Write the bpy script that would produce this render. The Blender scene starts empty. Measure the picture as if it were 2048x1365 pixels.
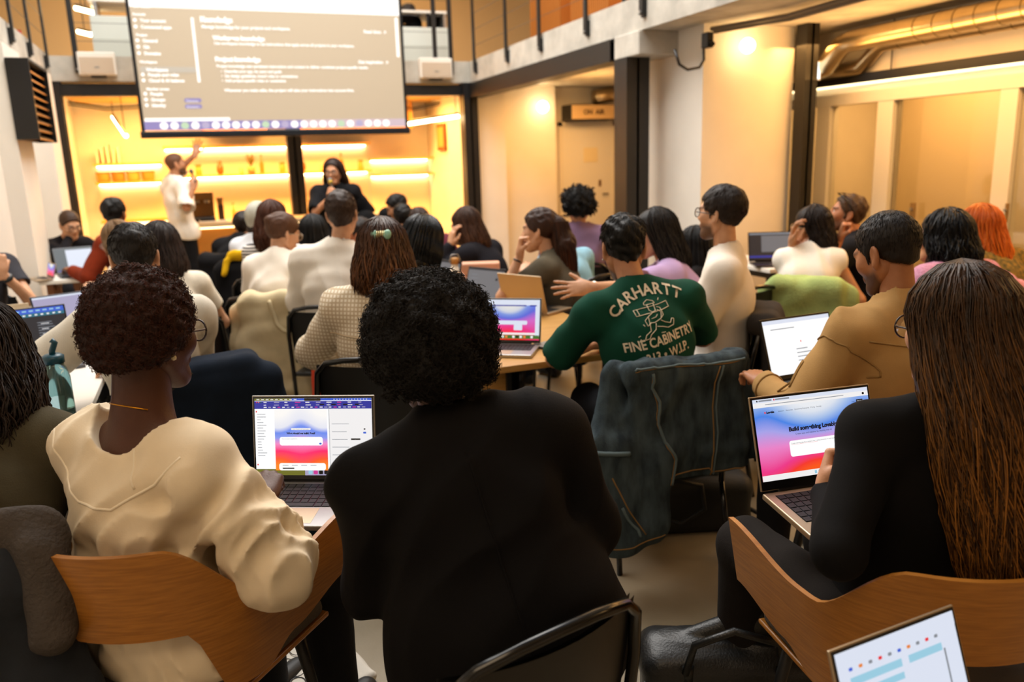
import bpy, bmesh, math, random, re
import numpy as np
from mathutils import Vector, Matrix
from mathutils.bvhtree import BVHTree
sc = bpy.context.scene
random.seed(4); np.random.seed(4)
# ---------------------------------------------------------------- camera
F_PX, CX, CY, HC = 1600., 1024., 682.5, 1.58
YAW, PITCH, ROLL = 21.0, 12.8, 1.8
def _cam_axes():
    y, p, r = map(math.radians, (YAW, PITCH, ROLL))
    f = np.array([math.sin(y)*math.cos(p), math.cos(y)*math.cos(p), -math.sin(p)]); rt = np.array([math.cos(y), -math.sin(y), 0.]); up = np.cross(rt, f)
    return rt*math.cos(r)-up*math.sin(r), up*math.cos(r)+rt*math.sin(r), f
CR, CU, CF = _cam_axes(); CC = np.array([0., 0., HC])
def ray(px, py): return CF+CR*(px-CX)/F_PX+CU*(CY-py)/F_PX
def atd(px, py, d): return CC+ray(px, py)*d
def atz(px, py, z): r = ray(px, py); return CC+r*((z-HC)/r[2])
def atY(px, py, Y): r = ray(px, py); return CC+r*(Y/r[1])
def atX(px, py, X): r = ray(px, py); return CC+r*(X/r[0])
cam = bpy.data.cameras.new('camera'); cam_o = bpy.data.objects.new('camera', cam); sc.collection.objects.link(cam_o); sc.camera = cam_o
cam.sensor_width = 36.; cam.lens = F_PX/2048*36; cam.clip_start = .05
cam_o.matrix_world = Matrix(((CR[0], CU[0], -CF[0], 0), (CR[1], CU[1], -CF[1], 0), (CR[2], CU[2], -CF[2], HC), (0, 0, 0, 1)))
cam.dof.use_dof = True; cam.dof.focus_distance = 2.05; cam.dof.aperture_fstop = 2.6
# ---------------------------------------------------------------- world and light
wd = bpy.data.worlds.new('world'); sc.world = wd; wd.use_nodes = True
wd.node_tree.nodes['Background'].inputs[0].default_value = (.75, .86, 1., 1); wd.node_tree.nodes['Background'].inputs[1].default_value = .35
def area(name, loc, sx, sy, power, col, rot=(0, 0, 0)):
    l = bpy.data.lights.new(name, 'AREA'); l.shape = 'RECTANGLE'; l.size = sx; l.size_y = sy; l.energy = power; l.color = col
    o = bpy.data.objects.new(name, l); sc.collection.objects.link(o); o.location = loc; o.rotation_euler = rot; return o
WARM = (1., .50, .15); WARM2 = (1., .56, .20)
area('skylight', (1.2, 6.9, 6.1), 4.4, 6.6, 760, (1., .95, .89))                 # glazed roof over the hall
area('bar_ceiling_lamp', (1.1, 12.1, 2.45), 4.6, .5, 330, (1., .50, .11))
area('side_room_lamp', (5.0, 10.1, 2.5), 1.2, .8, 52, WARM)
area('corridor_lamp', (5.05, 4.3, 2.45), .6, 3.2, 74, WARM)
area('corridor_ceiling_fill', (5.0, 3.6, 2.16), .25, 4.2, 34, WARM, (math.pi, 0, 0)); area('bar_ceiling_fill', (1.1, 12.3, 2.1), 4., .3, 55, (1., .5, .1), (math.pi, 0, 0)); area('side_room_ceiling_fill', (4.9, 9.6, 2.1), .8, .8, 12, WARM, (math.pi, 0, 0))   # upward fills added to brighten the ceilings, no fixtures of their own
area('gallery_lamp', (4.5, 1.2, 2.5), 1.0, 2.6, 60, WARM2)
area('entrance_lamp', (-.3, .2, 3.3), 1.6, 1.6, 30, (1., .74, .48))
sc.view_settings.view_transform = 'Standard'; sc.view_settings.look = 'None'; sc.view_settings.gamma = 1.; sc.view_settings.use_curve_mapping = False
sc.view_settings.exposure = 0.0
cy = sc.cycles; cy.max_bounces = 6; cy.diffuse_bounces = 3; cy.glossy_bounces = 3; cy.transmission_bounces = 4; cy.transparent_max_bounces = 6; cy.caustics_reflective = False; cy.caustics_refractive = False
# ---------------------------------------------------------------- helpers
COL = bpy.context.scene.collection
def vec(*a): return np.array(a, float)
def unit(v):
    v = np.array(v, float); n = np.linalg.norm(v)
    return v/n if n > 1e-9 else v
def mesh_obj(name, V, Fc, mat=None, parent=None, smooth=True, mats=None, midx=None):
    me = bpy.data.meshes.new(name)
    me.from_pydata([tuple(map(float, v)) for v in V] if not isinstance(V, np.ndarray) else V.tolist(), [], Fc.tolist() if isinstance(Fc, np.ndarray) else Fc)
    if smooth: me.polygons.foreach_set('use_smooth', [True]*len(me.polygons))
    if mats:
        for m in mats: me.materials.append(m)
        if midx is not None: me.polygons.foreach_set('material_index', midx)
    elif mat: me.materials.append(mat)
    me.update()
    return link(name, me, parent)
def link(name, me, parent=None):
    o = bpy.data.objects.new(name, me); COL.objects.link(o)
    if parent is not None: o.parent = parent
    return o
def tag(o, label=None, cat=None, group=None, kind=None):
    if label: o['label'] = label
    if cat: o['category'] = cat
    if group: o['group'] = group
    if kind: o['kind'] = kind
    return o
def empty(name, loc=(0,0,0), rz=0., label=None, cat=None, group=None, rot=None):
    o = bpy.data.objects.new(name, None); COL.objects.link(o)
    o.empty_display_size = .1
    o.location = tuple(map(float, loc)); o.rotation_euler = rot if rot is not None else (0, 0, rz)
    return tag(o, label, cat, group)

class MB:
    """collects boxes, tubes, lathes, quads into one mesh"""
    def __init__(s): s.v = []; s.f = []
    def add(s, V, Fc):
        n = len(s.v); s.v += [tuple(map(float, p)) for p in V]; s.f += [tuple(i+n for i in q) for q in Fc]; return s
    def box(s, lo, hi, M=None, bev=0.):
        (x0, y0, z0), (x1, y1, z1) = lo, hi
        if bev <= 0:
            V = [(x0,y0,z0),(x1,y0,z0),(x1,y1,z0),(x0,y1,z0),(x0,y0,z1),(x1,y0,z1),(x1,y1,z1),(x0,y1,z1)]
            Fc = [(0,3,2,1),(4,5,6,7),(0,1,5,4),(1,2,6,5),(2,3,7,6),(3,0,4,7)]
        else:
            bm = bmesh.new(); bmesh.ops.create_cube(bm, size=1)
            for v in bm.verts: v.co = ((x0+x1)/2+v.co.x*(x1-x0), (y0+y1)/2+v.co.y*(y1-y0), (z0+z1)/2+v.co.z*(z1-z0))
            bmesh.ops.bevel(bm, geom=bm.edges[:], offset=bev, segments=2, affect='EDGES', profile=.5)
            bm.verts.index_update(); V = [tuple(v.co) for v in bm.verts]; Fc = [tuple(v.index for v in f.verts) for f in bm.faces]; bm.free()
        if M is not None: V = [M @ Vector(p) for p in V]
        return s.add(V, Fc)
    def tube(s, pts, r, n=8, caps=True, M=None):
        pts = [np.array(p, float) for p in pts]; m = len(pts)
        rs = r if hasattr(r, '__len__') else [r]*m
        V = []; prev = None
        for i, p in enumerate(pts):
            t = unit(pts[min(i+1, m-1)]-pts[max(i-1, 0)])
            if prev is None:
                a = unit(np.cross(t, [0, 0, 1])) if abs(t[2]) < .95 else unit(np.cross(t, [1, 0, 0]))
            else: a = unit(prev - t*np.dot(prev, t))
            prev = a; b = np.cross(t, a)
            V += [p+rs[i]*(math.cos(2*math.pi*k/n)*a+math.sin(2*math.pi*k/n)*b) for k in range(n)]
        Fc = [(i*n+k, i*n+(k+1) % n, (i+1)*n+(k+1) % n, (i+1)*n+k) for i in range(m-1) for k in range(n)]
        if caps: Fc += [tuple(range(n-1, -1, -1)), tuple((m-1)*n+k for k in range(n))]
        if M is not None: V = [M @ Vector(p) for p in V]
        return s.add(V, Fc)
    def lathe(s, prof, n=20, c=(0,0,0)):
        V = []; Fc = []
        for (r, z) in prof: V += [(c[0]+r*math.cos(2*math.pi*k/n), c[1]+r*math.sin(2*math.pi*k/n), c[2]+z) for k in range(n)]
        for i in range(len(prof)-1): Fc += [(i*n+k, i*n+(k+1) % n, (i+1)*n+(k+1) % n, (i+1)*n+k) for k in range(n)]
        Fc += [tuple(range(n-1, -1, -1)), tuple((len(prof)-1)*n+k for k in range(n))]
        return s.add(V, Fc)
    def grid(s, fn, nu, nv, closed_u=False):
        V = [fn(u/(nu if closed_u else nu-1), v/(nv-1)) for v in range(nv) for u in range(nu)]
        Fc = [(v*nu+u, v*nu+(u+1) % nu, (v+1)*nu+(u+1) % nu, (v+1)*nu+u) for v in range(nv-1) for u in range(nu if closed_u else nu-1)]
        return s.add(V, Fc)
    def build(s, name, mat, parent=None, smooth=False, autosm=False):
        o = mesh_obj(name, s.v, s.f, mat, parent, smooth)
        if autosm: 
            for e in o.data.edges: pass
            o.data.set_sharp_from_angle(angle=math.radians(40))
        return o

# ---------------------------------------------------------------- signed distance mesher
class Field:
    def __init__(s, lo, hi, h):
        s.h = h; s.lo = np.array(lo, float)-2*h
        s.n = np.maximum(((np.array(hi, float)+2*h-s.lo)/h).astype(int)+1, 4)
        s.ax = [s.lo[i]+h*np.arange(s.n[i]) for i in range(3)]
        s.f = np.full(s.n, 1.0, np.float32)
    def _sub(s, lo, hi):
        sl = []
        for i in range(3):
            a = max(0, int((lo[i]-s.lo[i])/s.h)); b = min(s.n[i], int((hi[i]-s.lo[i])/s.h)+2)
            if b <= a: return None
            sl.append(slice(a, b))
        return tuple(sl)
    def _xyz(s, sl):
        return (s.ax[0][sl[0]][:, None, None].astype(np.float32), s.ax[1][sl[1]][None, :, None].astype(np.float32), s.ax[2][sl[2]][None, None, :].astype(np.float32))
    def put(s, fn, lo, hi, k=.03, op='u'):
        m = (k if op == 'u' else k)+2.5*s.h
        sl = s._sub(np.array(lo)-m, np.array(hi)+m)
        if sl is None: return s
        d = fn(*s._xyz(sl)).astype(np.float32); a = s.f[sl]
        if op == 'u':
            if k > 0: t = np.maximum(k-np.abs(a-d), 0)/k; s.f[sl] = np.minimum(a, d)-t*t*k*.25
            else: s.f[sl] = np.minimum(a, d)
        else:
            d = -d
            if k > 0: t = np.maximum(k-np.abs(a-d), 0)/k; s.f[sl] = np.maximum(a, d)+t*t*k*.25
            else: s.f[sl] = np.maximum(a, d)
        return s
    def cap(s, a, b, r1, r2=None, k=.03, op='u', flat=None, fs=1.):
        a = np.array(a, float); b = np.array(b, float); r2 = r1 if r2 is None else r2; ba = b-a; L2 = max(float(ba@ba), 1e-9)
        def fn(x, y, z):
            qx, qy, qz = x-a[0], y-a[1], z-a[2]
            t = np.clip((qx*ba[0]+qy*ba[1]+qz*ba[2])/L2, 0, 1)
            dx, dy, dz = qx-t*ba[0], qy-t*ba[1], qz-t*ba[2]
            d2 = dx*dx+dy*dy+dz*dz
            if flat is not None:
                c = dx*flat[0]+dy*flat[1]+dz*flat[2]; d2 = d2+c*c*(1/fs**2-1)
                return (np.sqrt(d2)-(r1+(r2-r1)*t))*(.5+.5*fs)
            return np.sqrt(d2)-(r1+(r2-r1)*t)
        r = max(r1, r2)
        return s.put(fn, np.minimum(a, b)-r, np.maximum(a, b)+r, k, op)
    def ell(s, c, r, R=None, k=.03, op='u'):
        c = np.array(c, float); r = np.array(r, float)
        def fn(x, y, z):
            q = (x-c[0], y-c[1], z-c[2])
            if R is not None: q = tuple(R[0, i]*q[0]+R[1, i]*q[1]+R[2, i]*q[2] for i in range(3))
            k0 = np.sqrt((q[0]/r[0])**2+(q[1]/r[1])**2+(q[2]/r[2])**2); k1 = np.sqrt((q[0]/r[0]**2)**2+(q[1]/r[1]**2)**2+(q[2]/r[2]**2)**2)
            return k0*(k0-1)/np.maximum(k1, 1e-6)
        e = np.full(3, r.max()) if R is not None else r
        return s.put(fn, c-e, c+e, k, op)
    def box(s, c, hf, R=None, rd=.01, k=.02, op='u'):
        c = np.array(c, float); hf = np.array(hf, float)-rd
        def fn(x, y, z):
            q = (x-c[0], y-c[1], z-c[2])
            if R is not None: q = tuple(R[0, i]*q[0]+R[1, i]*q[1]+R[2, i]*q[2] for i in range(3))
            q = [np.abs(q[i])-hf[i] for i in range(3)]
            out = np.sqrt(np.maximum(q[0], 0)**2+np.maximum(q[1], 0)**2+np.maximum(q[2], 0)**2)
            return out+np.minimum(np.maximum(q[0], np.maximum(q[1], q[2])), 0)-rd
        e = np.full(3, np.linalg.norm(hf)+rd) if R is not None else hf+rd
        return s.put(fn, c-e, c+e, k, op)
    def cut(s, fn, k=.01):
        """keep where fn<0"""
        d = fn(*s._xyz((slice(None),)*3)).astype(np.float32); a = s.f
        if k > 0: t = np.maximum(k-np.abs(a-d), 0)/k; s.f = np.maximum(a, d)+t*t*k*.25
        else: s.f = np.maximum(a, d)
        return s
    def disp(s, fn, band=.03):
        i = np.nonzero(np.abs(s.f) < band)
        if len(i[0]): s.f[i] += fn(s.ax[0][i[0]], s.ax[1][i[1]], s.ax[2][i[2]]).astype(np.float32)
        return s
    def mesh(s):
        f = s.f; n = f.shape; ins = f < 0
        c = np.zeros((n[0]-1, n[1]-1, n[2]-1), np.int8)
        off = [(i, j, k) for i in (0, 1) for j in (0, 1) for k in (0, 1)]
        for (i, j, k) in off: c += ins[i:n[0]-1+i, j:n[1]-1+j, k:n[2]-1+k]
        I = np.nonzero((c > 0) & (c < 8)); N = len(I[0])
        vals = np.stack([f[I[0]+i, I[1]+j, I[2]+k] for (i, j, k) in off], 1)
        acc = np.zeros((N, 3)); cnt = np.zeros(N)
        O = np.array(off, float)
        for a in range(8):
            for b in range(a+1, 8):
                if abs(O[a]-O[b]).sum() != 1: continue
                va, vb = vals[:, a], vals[:, b]; m = (va < 0) != (vb < 0)
                t = np.where(m, va/np.where(m, va-vb, 1), 0)
                acc += m[:, None]*(O[a]+t[:, None]*(O[b]-O[a])); cnt += m
        V = (np.stack(I, 1)+acc/cnt[:, None])*s.h+s.lo
        idx = np.full(c.shape, -1, np.int64); idx[I] = np.arange(N)
        Fs = []
        for ax in range(3):
            s0 = [slice(1, -1)]*3; s1 = [slice(1, -1)]*3; s0[ax] = slice(0, -1); s1[ax] = slice(1, None)
            A = ins[tuple(s0)]; B = ins[tuple(s1)]
            for flip, m in ((0, A & ~B), (1, ~A & B)):
                E = np.nonzero(m)
                if not len(E[0]): continue
                p = [E[0]+1, E[1]+1, E[2]+1]; p[ax] = E[ax]
                u, v = (ax+1) % 3, (ax+2) % 3
                def g(du, dv):
                    q = [p[0].copy(), p[1].copy(), p[2].copy()]; q[u] -= du; q[v] -= dv; return idx[tuple(q)]
                Q = np.stack([g(1, 1), g(0, 1), g(0, 0), g(1, 0)], 1)
                Fs.append(Q[:, ::-1] if flip else Q)
        Fc = np.concatenate(Fs) if Fs else np.zeros((0, 4), int)
        return V, Fc[(Fc >= 0).all(1)]
def smooth_mesh(V, Fc, it=1, lam=.5):
    for _ in range(it):
        S = np.zeros_like(V); n = np.zeros(len(V))
        for a, b in ((0, 1), (1, 2), (2, 3), (3, 0)):
            np.add.at(S, Fc[:, a], V[Fc[:, b]]); np.add.at(S, Fc[:, b], V[Fc[:, a]]); np.add.at(n, Fc[:, a], 1); np.add.at(n, Fc[:, b], 1)
        V = V+(S/np.maximum(n, 1)[:, None]-V)*lam
    return V
def joinm(*ms):
    Vs = []; Fs = []; n = 0
    for V, Fc in ms: Vs.append(V); Fs.append(np.asarray(Fc)+n); n += len(V)
    return np.concatenate(Vs), np.concatenate(Fs)
def wobble(seed, freq=9., amp=.005, st=(1, 1, 1)):
    r = np.random.RandomState(seed); K = r.normal(size=(5, 3))*freq*np.array(st); ph = r.uniform(0, 6.28, 10); K2 = r.normal(size=(5, 3))*freq*.45
    def fn(x, y, z):
        o = 0
        for i in range(5): o = o+np.sin(K[i, 0]*x+K[i, 1]*y+K[i, 2]*z+ph[i]+1.6*np.sin(K2[i, 0]*x+K2[i, 1]*y+K2[i, 2]*z+ph[i+5]))
        return o*amp*.45
    return fn
def folds(seed, freq, amp, d=(0, 0, 1), lo=None):
    """sharp cloth creases roughly running along direction d"""
    r = np.random.RandomState(seed); d = unit(d); a = unit(np.cross(d, [.3, .9, .2])); b = np.cross(d, a); ph = r.uniform(0, 6.28, 6)
    def fn(x, y, z):
        u = a[0]*x+a[1]*y+a[2]*z; v = b[0]*x+b[1]*y+b[2]*z; w = d[0]*x+d[1]*y+d[2]*z
        q = np.sin(freq*u+1.8*np.sin(freq*.35*w+ph[0])+ph[1]+1.2*np.sin(freq*.5*v+ph[2]))+.7*np.sin(freq*.8*v+1.8*np.sin(freq*.3*w+ph[3])+ph[4])
        m = .6+.4*np.sin(freq*.22*w+ph[5]+freq*.2*u)
        return amp*m*(np.abs(q)-.8)
    return fn

# ---------------------------------------------------------------- materials
MATS = {}
def srgb(c):
    if isinstance(c, str): c = [int(c[i:i+2], 16)/255 for i in (0, 2, 4)]
    return tuple((x/12.92 if x <= .04045 else ((x+.055)/1.055)**2.4) for x in c)+(1.,)
def newmat(name):
    m = bpy.data.materials.new(name); m.use_nodes = True; nt = m.node_tree; return m, nt, nt.nodes['Principled BSDF']
def nd(nt, t, **k):
    n = nt.nodes.new(t)
    for a, b in k.items(): setattr(n, a, b)
    return n
def mat(name, col, rough=.6, metal=0., noise=0., nscale=8., bump=0., bscale=60., spec=.5, st=(1,1,1), emit=None, estr=0., col2=None, sheen=0., coat=0., alpha=None, trans=0., sss=0.):
    if name in MATS: return MATS[name]
    m, nt, b = newmat(name); MATS[name] = m; L = nt.links.new
    b.inputs['Roughness'].default_value = rough; b.inputs['Metallic'].default_value = metal; b.inputs['Specular IOR Level'].default_value = spec
    c1 = srgb(col); b.inputs['Base Color'].default_value = c1
    if sheen: b.inputs['Sheen Weight'].default_value = sheen; b.inputs['Sheen Roughness'].default_value = .5
    if coat: b.inputs['Coat Weight'].default_value = coat; b.inputs['Coat Roughness'].default_value = .15
    if trans: b.inputs['Transmission Weight'].default_value = trans
    if sss: b.inputs['Subsurface Weight'].default_value = sss; b.inputs['Subsurface Radius'].default_value = (.012, .005, .003); b.inputs['Subsurface Scale'].default_value = 1.
    if alpha is not None: b.inputs['Alpha'].default_value = alpha
    if emit: b.inputs['Emission Color'].default_value = srgb(emit); b.inputs['Emission Strength'].default_value = estr
    if noise or bump or col2:
        tc = nd(nt, 'ShaderNodeTexCoord'); mp = nd(nt, 'ShaderNodeMapping'); mp.inputs['Scale'].default_value = st; L(tc.outputs['Object'], mp.inputs['Vector'])
    if noise or col2:
        n = nd(nt, 'ShaderNodeTexNoise'); n.inputs['Scale'].default_value = nscale; n.inputs['Detail'].default_value = 4; L(mp.outputs[0], n.inputs['Vector'])
        r = nd(nt, 'ShaderNodeValToRGB'); L(n.outputs['Fac'], r.inputs[0]); L(r.outputs[0], b.inputs['Base Color'])
        c2 = srgb(col2) if col2 else tuple(min(1, x*(1+noise)) for x in c1[:3])+(1,)
        c0 = c1 if col2 else tuple(x*(1-noise) for x in c1[:3])+(1,)
        r.color_ramp.elements[0].position = .32; r.color_ramp.elements[1].position = .68
        r.color_ramp.elements[0].color = c0; r.color_ramp.elements[1].color = c2
    if bump:
        n2 = nd(nt, 'ShaderNodeTexNoise'); n2.inputs['Scale'].default_value = bscale; n2.inputs['Detail'].default_value = 3; L(mp.outputs[0], n2.inputs['Vector'])
        bp = nd(nt, 'ShaderNodeBump'); bp.inputs['Strength'].default_value = bump; bp.inputs['Distance'].default_value = .01; L(n2.outputs['Fac'], bp.inputs['Height']); L(bp.outputs[0], b.inputs['Normal'])
    return m
def cloth(col, name=None, noise=.12, bump=.12, bscale=260., rough=.9, nscale=14., **k):
    return mat(name or 'cloth_'+str(col), col, rough=rough, noise=noise, nscale=nscale, bump=bump, bscale=bscale, spec=.2, **k)
def skin(col, lips=None, brow='1a100a', beard=None, name=None):
    key = 'skin_%s_%s_%s' % (col, brow, beard)
    if key in MATS: return MATS[key]
    m, nt, b = newmat(key); MATS[key] = m; L = nt.links.new
    base = srgb(col); lp = srgb(lips) if lips else (base[0]*.75, base[1]*.45, base[2]*.45, 1)
    at = nd(nt, 'ShaderNodeAttribute', attribute_name='mask'); sp = nd(nt, 'ShaderNodeSeparateColor'); L(at.outputs['Color'], sp.inputs[0])
    tc = nd(nt, 'ShaderNodeTexCoord'); n = nd(nt, 'ShaderNodeTexNoise'); n.inputs['Scale'].default_value = 25; L(tc.outputs['Object'], n.inputs['Vector'])
    r = nd(nt, 'ShaderNodeValToRGB'); L(n.outputs['Fac'], r.inputs[0])
    r.color_ramp.elements[0].position = .3; r.color_ramp.elements[1].position = .7
    r.color_ramp.elements[0].color = (base[0]*.9, base[1]*.84, base[2]*.82, 1); r.color_ramp.elements[1].color = (min(1, base[0]*1.06), base[1]*1.04, base[2]*1.02, 1)
    prev = r.outputs[0]
    for ch, c, am in (('Red', lp, .8), ('Green', srgb(brow), .85), ('Blue', srgb(beard) if beard else base, .85 if beard else 0.)):
        mx = nd(nt, 'ShaderNodeMix', data_type='RGBA'); mu = nd(nt, 'ShaderNodeMath', operation='MULTIPLY'); mu.inputs[1].default_value = am
        L(sp.outputs[ch], mu.inputs[0]); L(mu.outputs[0], mx.inputs[0]); L(prev, mx.inputs[6]); mx.inputs[7].default_value = c; prev = mx.outputs[2]
    L(prev, b.inputs['Base Color']); b.inputs['Roughness'].default_value = .5; b.inputs['Subsurface Weight'].default_value = .0
    b.inputs['Subsurface Radius'].default_value = (.01, .004, .002); b.inputs['Subsurface Scale'].default_value = 1.
    b.inputs['Specular IOR Level'].default_value = .4
    n2 = nd(nt, 'ShaderNodeTexNoise'); n2.inputs['Scale'].default_value = 220; L(tc.outputs['Object'], n2.inputs['Vector'])
    bp = nd(nt, 'ShaderNodeBump'); bp.inputs['Strength'].default_value = .12; bp.inputs['Distance'].default_value = .004; L(n2.outputs['Fac'], bp.inputs['Height']); L(bp.outputs[0], b.inputs['Normal'])
    return m
def hairmat(col, tip=None, rough=.55, name=None):
    key = 'hair_%s_%s' % (col, tip)
    if key in MATS: return MATS[key]
    m, nt, b = newmat(key); MATS[key] = m; L = nt.links.new
    c = srgb(col); t = srgb(tip) if tip else tuple(min(1, x*1.9+.006) for x in c[:3])+(1,)
    at = nd(nt, 'ShaderNodeAttribute', attribute_name='tone'); mx = nd(nt, 'ShaderNodeMix', data_type='RGBA')
    tc = nd(nt, 'ShaderNodeTexCoord'); mp = nd(nt, 'ShaderNodeMapping'); mp.inputs['Scale'].default_value = (1, 1, .12); L(tc.outputs['Object'], mp.inputs['Vector'])
    n = nd(nt, 'ShaderNodeTexNoise'); n.inputs['Scale'].default_value = 130; n.inputs['Detail'].default_value = 3; L(mp.outputs[0], n.inputs['Vector'])
    ad = nd(nt, 'ShaderNodeMath', operation='MULTIPLY_ADD'); ad.inputs[1].default_value = .4; ad.inputs[2].default_value = -.19; ad.use_clamp = True
    L(n.outputs['Fac'], ad.inputs[0]); a2 = nd(nt, 'ShaderNodeMath', operation='ADD'); a2.use_clamp = True
    L(ad.outputs[0], a2.inputs[0]); L(at.outputs['Fac'], a2.inputs[1]); L(a2.outputs[0], mx.inputs[0])
    mx.inputs[6].default_value = c; mx.inputs[7].default_value = t; L(mx.outputs[2], b.inputs['Base Color'])
    b.inputs['Roughness'].default_value = rough; b.inputs['Specular IOR Level'].default_value = .32
    bp = nd(nt, 'ShaderNodeBump'); bp.inputs['Strength'].default_value = .5; bp.inputs['Distance'].default_value = .006; L(n.outputs['Fac'], bp.inputs['Height']); L(bp.outputs[0], b.inputs['Normal'])
    return m

# ---------------------------------------------------------------- human templates
def head_template(h):
    f = Field((-.1, -.125, -.135), (.1, .135, .135), h)
    f.ell((0, -.014, .036), (.074, .096, .084)).ell((0, .028, -.03), (.06, .064, .086), k=.04)
    f.cap((-.018, .068, -.1), (.018, .068, -.1), .017, k=.03)
    for s in (-1, 1):
        f.cap((s*.05, .0, -.052), (s*.02, .06, -.098), .02, .018, k=.03).ell((s*.04, .062, -.018), (.022, .022, .024), k=.03)
    f.cap((-.036, .08, .024), (.036, .08, .024), .012, k=.02)
    f.cap((0, .088, .018), (0, .108, -.024), .007, .0115, k=.018)
    for s in (-1, 1):
        f.ell((s*.012, .098, -.029), (.009, .011, .008), k=.01).ell((s*.032, .1, .006), (.016, .014, .011), k=.016, op='s')
    f.cap((-.016, .09, -.054), (.016, .09, -.054), .0065, k=.012).cap((-.014, .088, -.066), (.014, .088, -.066), .0075, k=.012)
    for s in (-1, 1):
        R = np.array(Matrix.Rotation(s*.35, 3, 'Z') @ Matrix.Rotation(.15, 3, 'X'))
        f.ell((s*.079, -.012, -.004), (.009, .019, .033), R, k=.012).ell((s*.089, -.008, .002), (.006, .010, .019), R, k=.006, op='s')
        f.ell((s*.077, -.004, -.034), (.008, .009, .011), k=.012)
    V, Fc = f.mesh()
    x, y, z = V.T
    g = lambda v: np.clip(v, 0, 1)
    lips = g(1.4-np.sqrt((x/.024)**2+((z+.06)/.0115)**2))*(y > .075)
    brow = g(1.6-np.sqrt(((np.abs(x)-.034)/.02)**2+((z-.027)/.0065)**2))*(y > .06)
    beard = g((.0-z-.035+.25*np.abs(y-.06)*0)*40)*g((y+.0)*60)*(1-lips)*g((.1-np.abs(x))*50)
    beard = np.maximum(beard, g(1.5-np.sqrt((x/.026)**2+((z+.043)/.008)**2))*(y > .07))
    M = np.stack([lips, brow, beard], 1)
    return V, Fc, M
HEADS = {}
def head_mesh(lod):
    if lod not in HEADS: HEADS[lod] = head_template({0: .0042, 1: .0058, 2: .0075}[lod])
    return HEADS[lod]
FING = [(-.030, .094, .0, .078, .0082), (-.010, .100, .0, .086, .0086), (.011, .097, .0, .080, .0084), (.030, .086, .0, .062, .0072)]
def hand_template(pose, h):
    """left-to-right: fingers along +y, palm facing -z, thumb on +x side"""
    f = Field((-.075, -.04, -.11), (.10, .21, .05), h)
    f.ell((0, .05, 0), (.040, .052, .0145), k=.01).cap((0, -.03, 0), (0, .02, 0), .026, .03, k=.025, flat=vec(0, 0, 1), fs=.72)
    for i in range(4): f.cap((FING[i][0]*.55*-1, .02, 0), (-FING[i][0], FING[i][1]-.004, 0), .012, .0095, k=.012)
    curl = {'open': (.05, .08, .06), 'relax': (.45, .5, .35), 'type': (.35, .85, .5), 'grip': (1.35, 1.45, .8), 'point': (.2, .2, .1)}[pose]
    sp = {'open': .16, 'relax': .05, 'type': .07, 'grip': .0, 'point': .05}[pose]
    for i, (x, y, z, L, r) in enumerate(FING):
        x = -x; p = vec(x, y, z); a = 0; side = (1.5-i)*sp*(1 if True else 1)
        c = curl
        if pose == 'point' and i == 0: c = (0, 0, 0)
        for j, fr in enumerate((.45, .31, .24)):
            a += c[j]*(1+.08*i)
            d = vec(math.sin(side)*math.cos(a), math.cos(side)*math.cos(a), -math.sin(a))
            q = p+d*L*fr; f.cap(p, q, r*(1-.08*j), r*(1-.08*(j+1)), k=.005 if pose == 'grip' else .006); p = q
    T = {'open': ((.032, .03, -.004), (.062, .06, -.008), (.082, .085, -.01)), 'relax': ((.03, .03, -.008), (.052, .062, -.026), (.056, .09, -.034)), 'type': ((.03, .03, -.008), (.052, .06, -.024), (.054, .088, -.036)),
         'grip': ((.03, .035, -.012), (.046, .062, -.036), (.022, .08, -.05)), 'point': ((.03, .03, -.008), (.05, .06, -.02), (.05, .09, -.03))}[pose]
    f.cap((.012, .01, 0), T[0], .015, .0125, k=.014).cap(T[0], T[1], .0122, .0105, k=.008).cap(T[1], T[2], .0105, .0085, k=.005)
    return f.mesh()
HANDS = {}
def hand_mesh(pose, lod):
    k = (pose, min(lod, 1))
    if k not in HANDS: HANDS[k] = hand_template(pose, .0033 if lod == 0 else .0047)
    return HANDS[k]
def frame(y, zhint):
    y = unit(y); x = unit(np.cross(y, zhint)); z = np.cross(x, y); return np.stack([x, y, z], 1)
def ik(S, W, l1, l2, hint):
    d = W-S; D = np.linalg.norm(d); 
    if D > (l1+l2)*.995: W = S+d/D*(l1+l2)*.995; d = W-S; D = np.linalg.norm(d)
    a = (l1*l1-l2*l2+D*D)/(2*D); h = math.sqrt(max(l1*l1-a*a, 0)); u = d/D
    n = unit(np.array(hint, float)-u*np.dot(hint, u))
    return S+u*a+n*h, W

def strand_tubes(paths, radii, tones, n=3):
    """paths: (N,m,3); radii: (m,) or (N,m); tones (N,m)"""
    P = np.asarray(paths, float); N, m, _ = P.shape
    T = np.gradient(P, axis=1); T /= np.maximum(np.linalg.norm(T, axis=2, keepdims=True), 1e-9)
    A = np.cross(T, np.array([.31, .87, .39])); A /= np.maximum(np.linalg.norm(A, axis=2, keepdims=True), 1e-9); B = np.cross(T, A)
    r = np.broadcast_to(np.asarray(radii), (N, m))[..., None, None]
    ang = 2*math.pi*np.arange(n)/n
    V = P[:, :, None, :]+r*(np.cos(ang)[None, None, :, None]*A[:, :, None, :]+np.sin(ang)[None, None, :, None]*B[:, :, None, :])
    idx = np.arange(N*m*n).reshape(N, m, n)
    a, b = idx[:, :-1, :], idx[:, 1:, :]
    Fc = np.stack([a, np.roll(a, -1, 2), np.roll(b, -1, 2), b], -1).reshape(-1, 4)
    t = np.repeat(np.broadcast_to(np.asarray(tones), (N, m)).reshape(-1), n)
    return V.reshape(-1, 3), Fc, t
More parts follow.
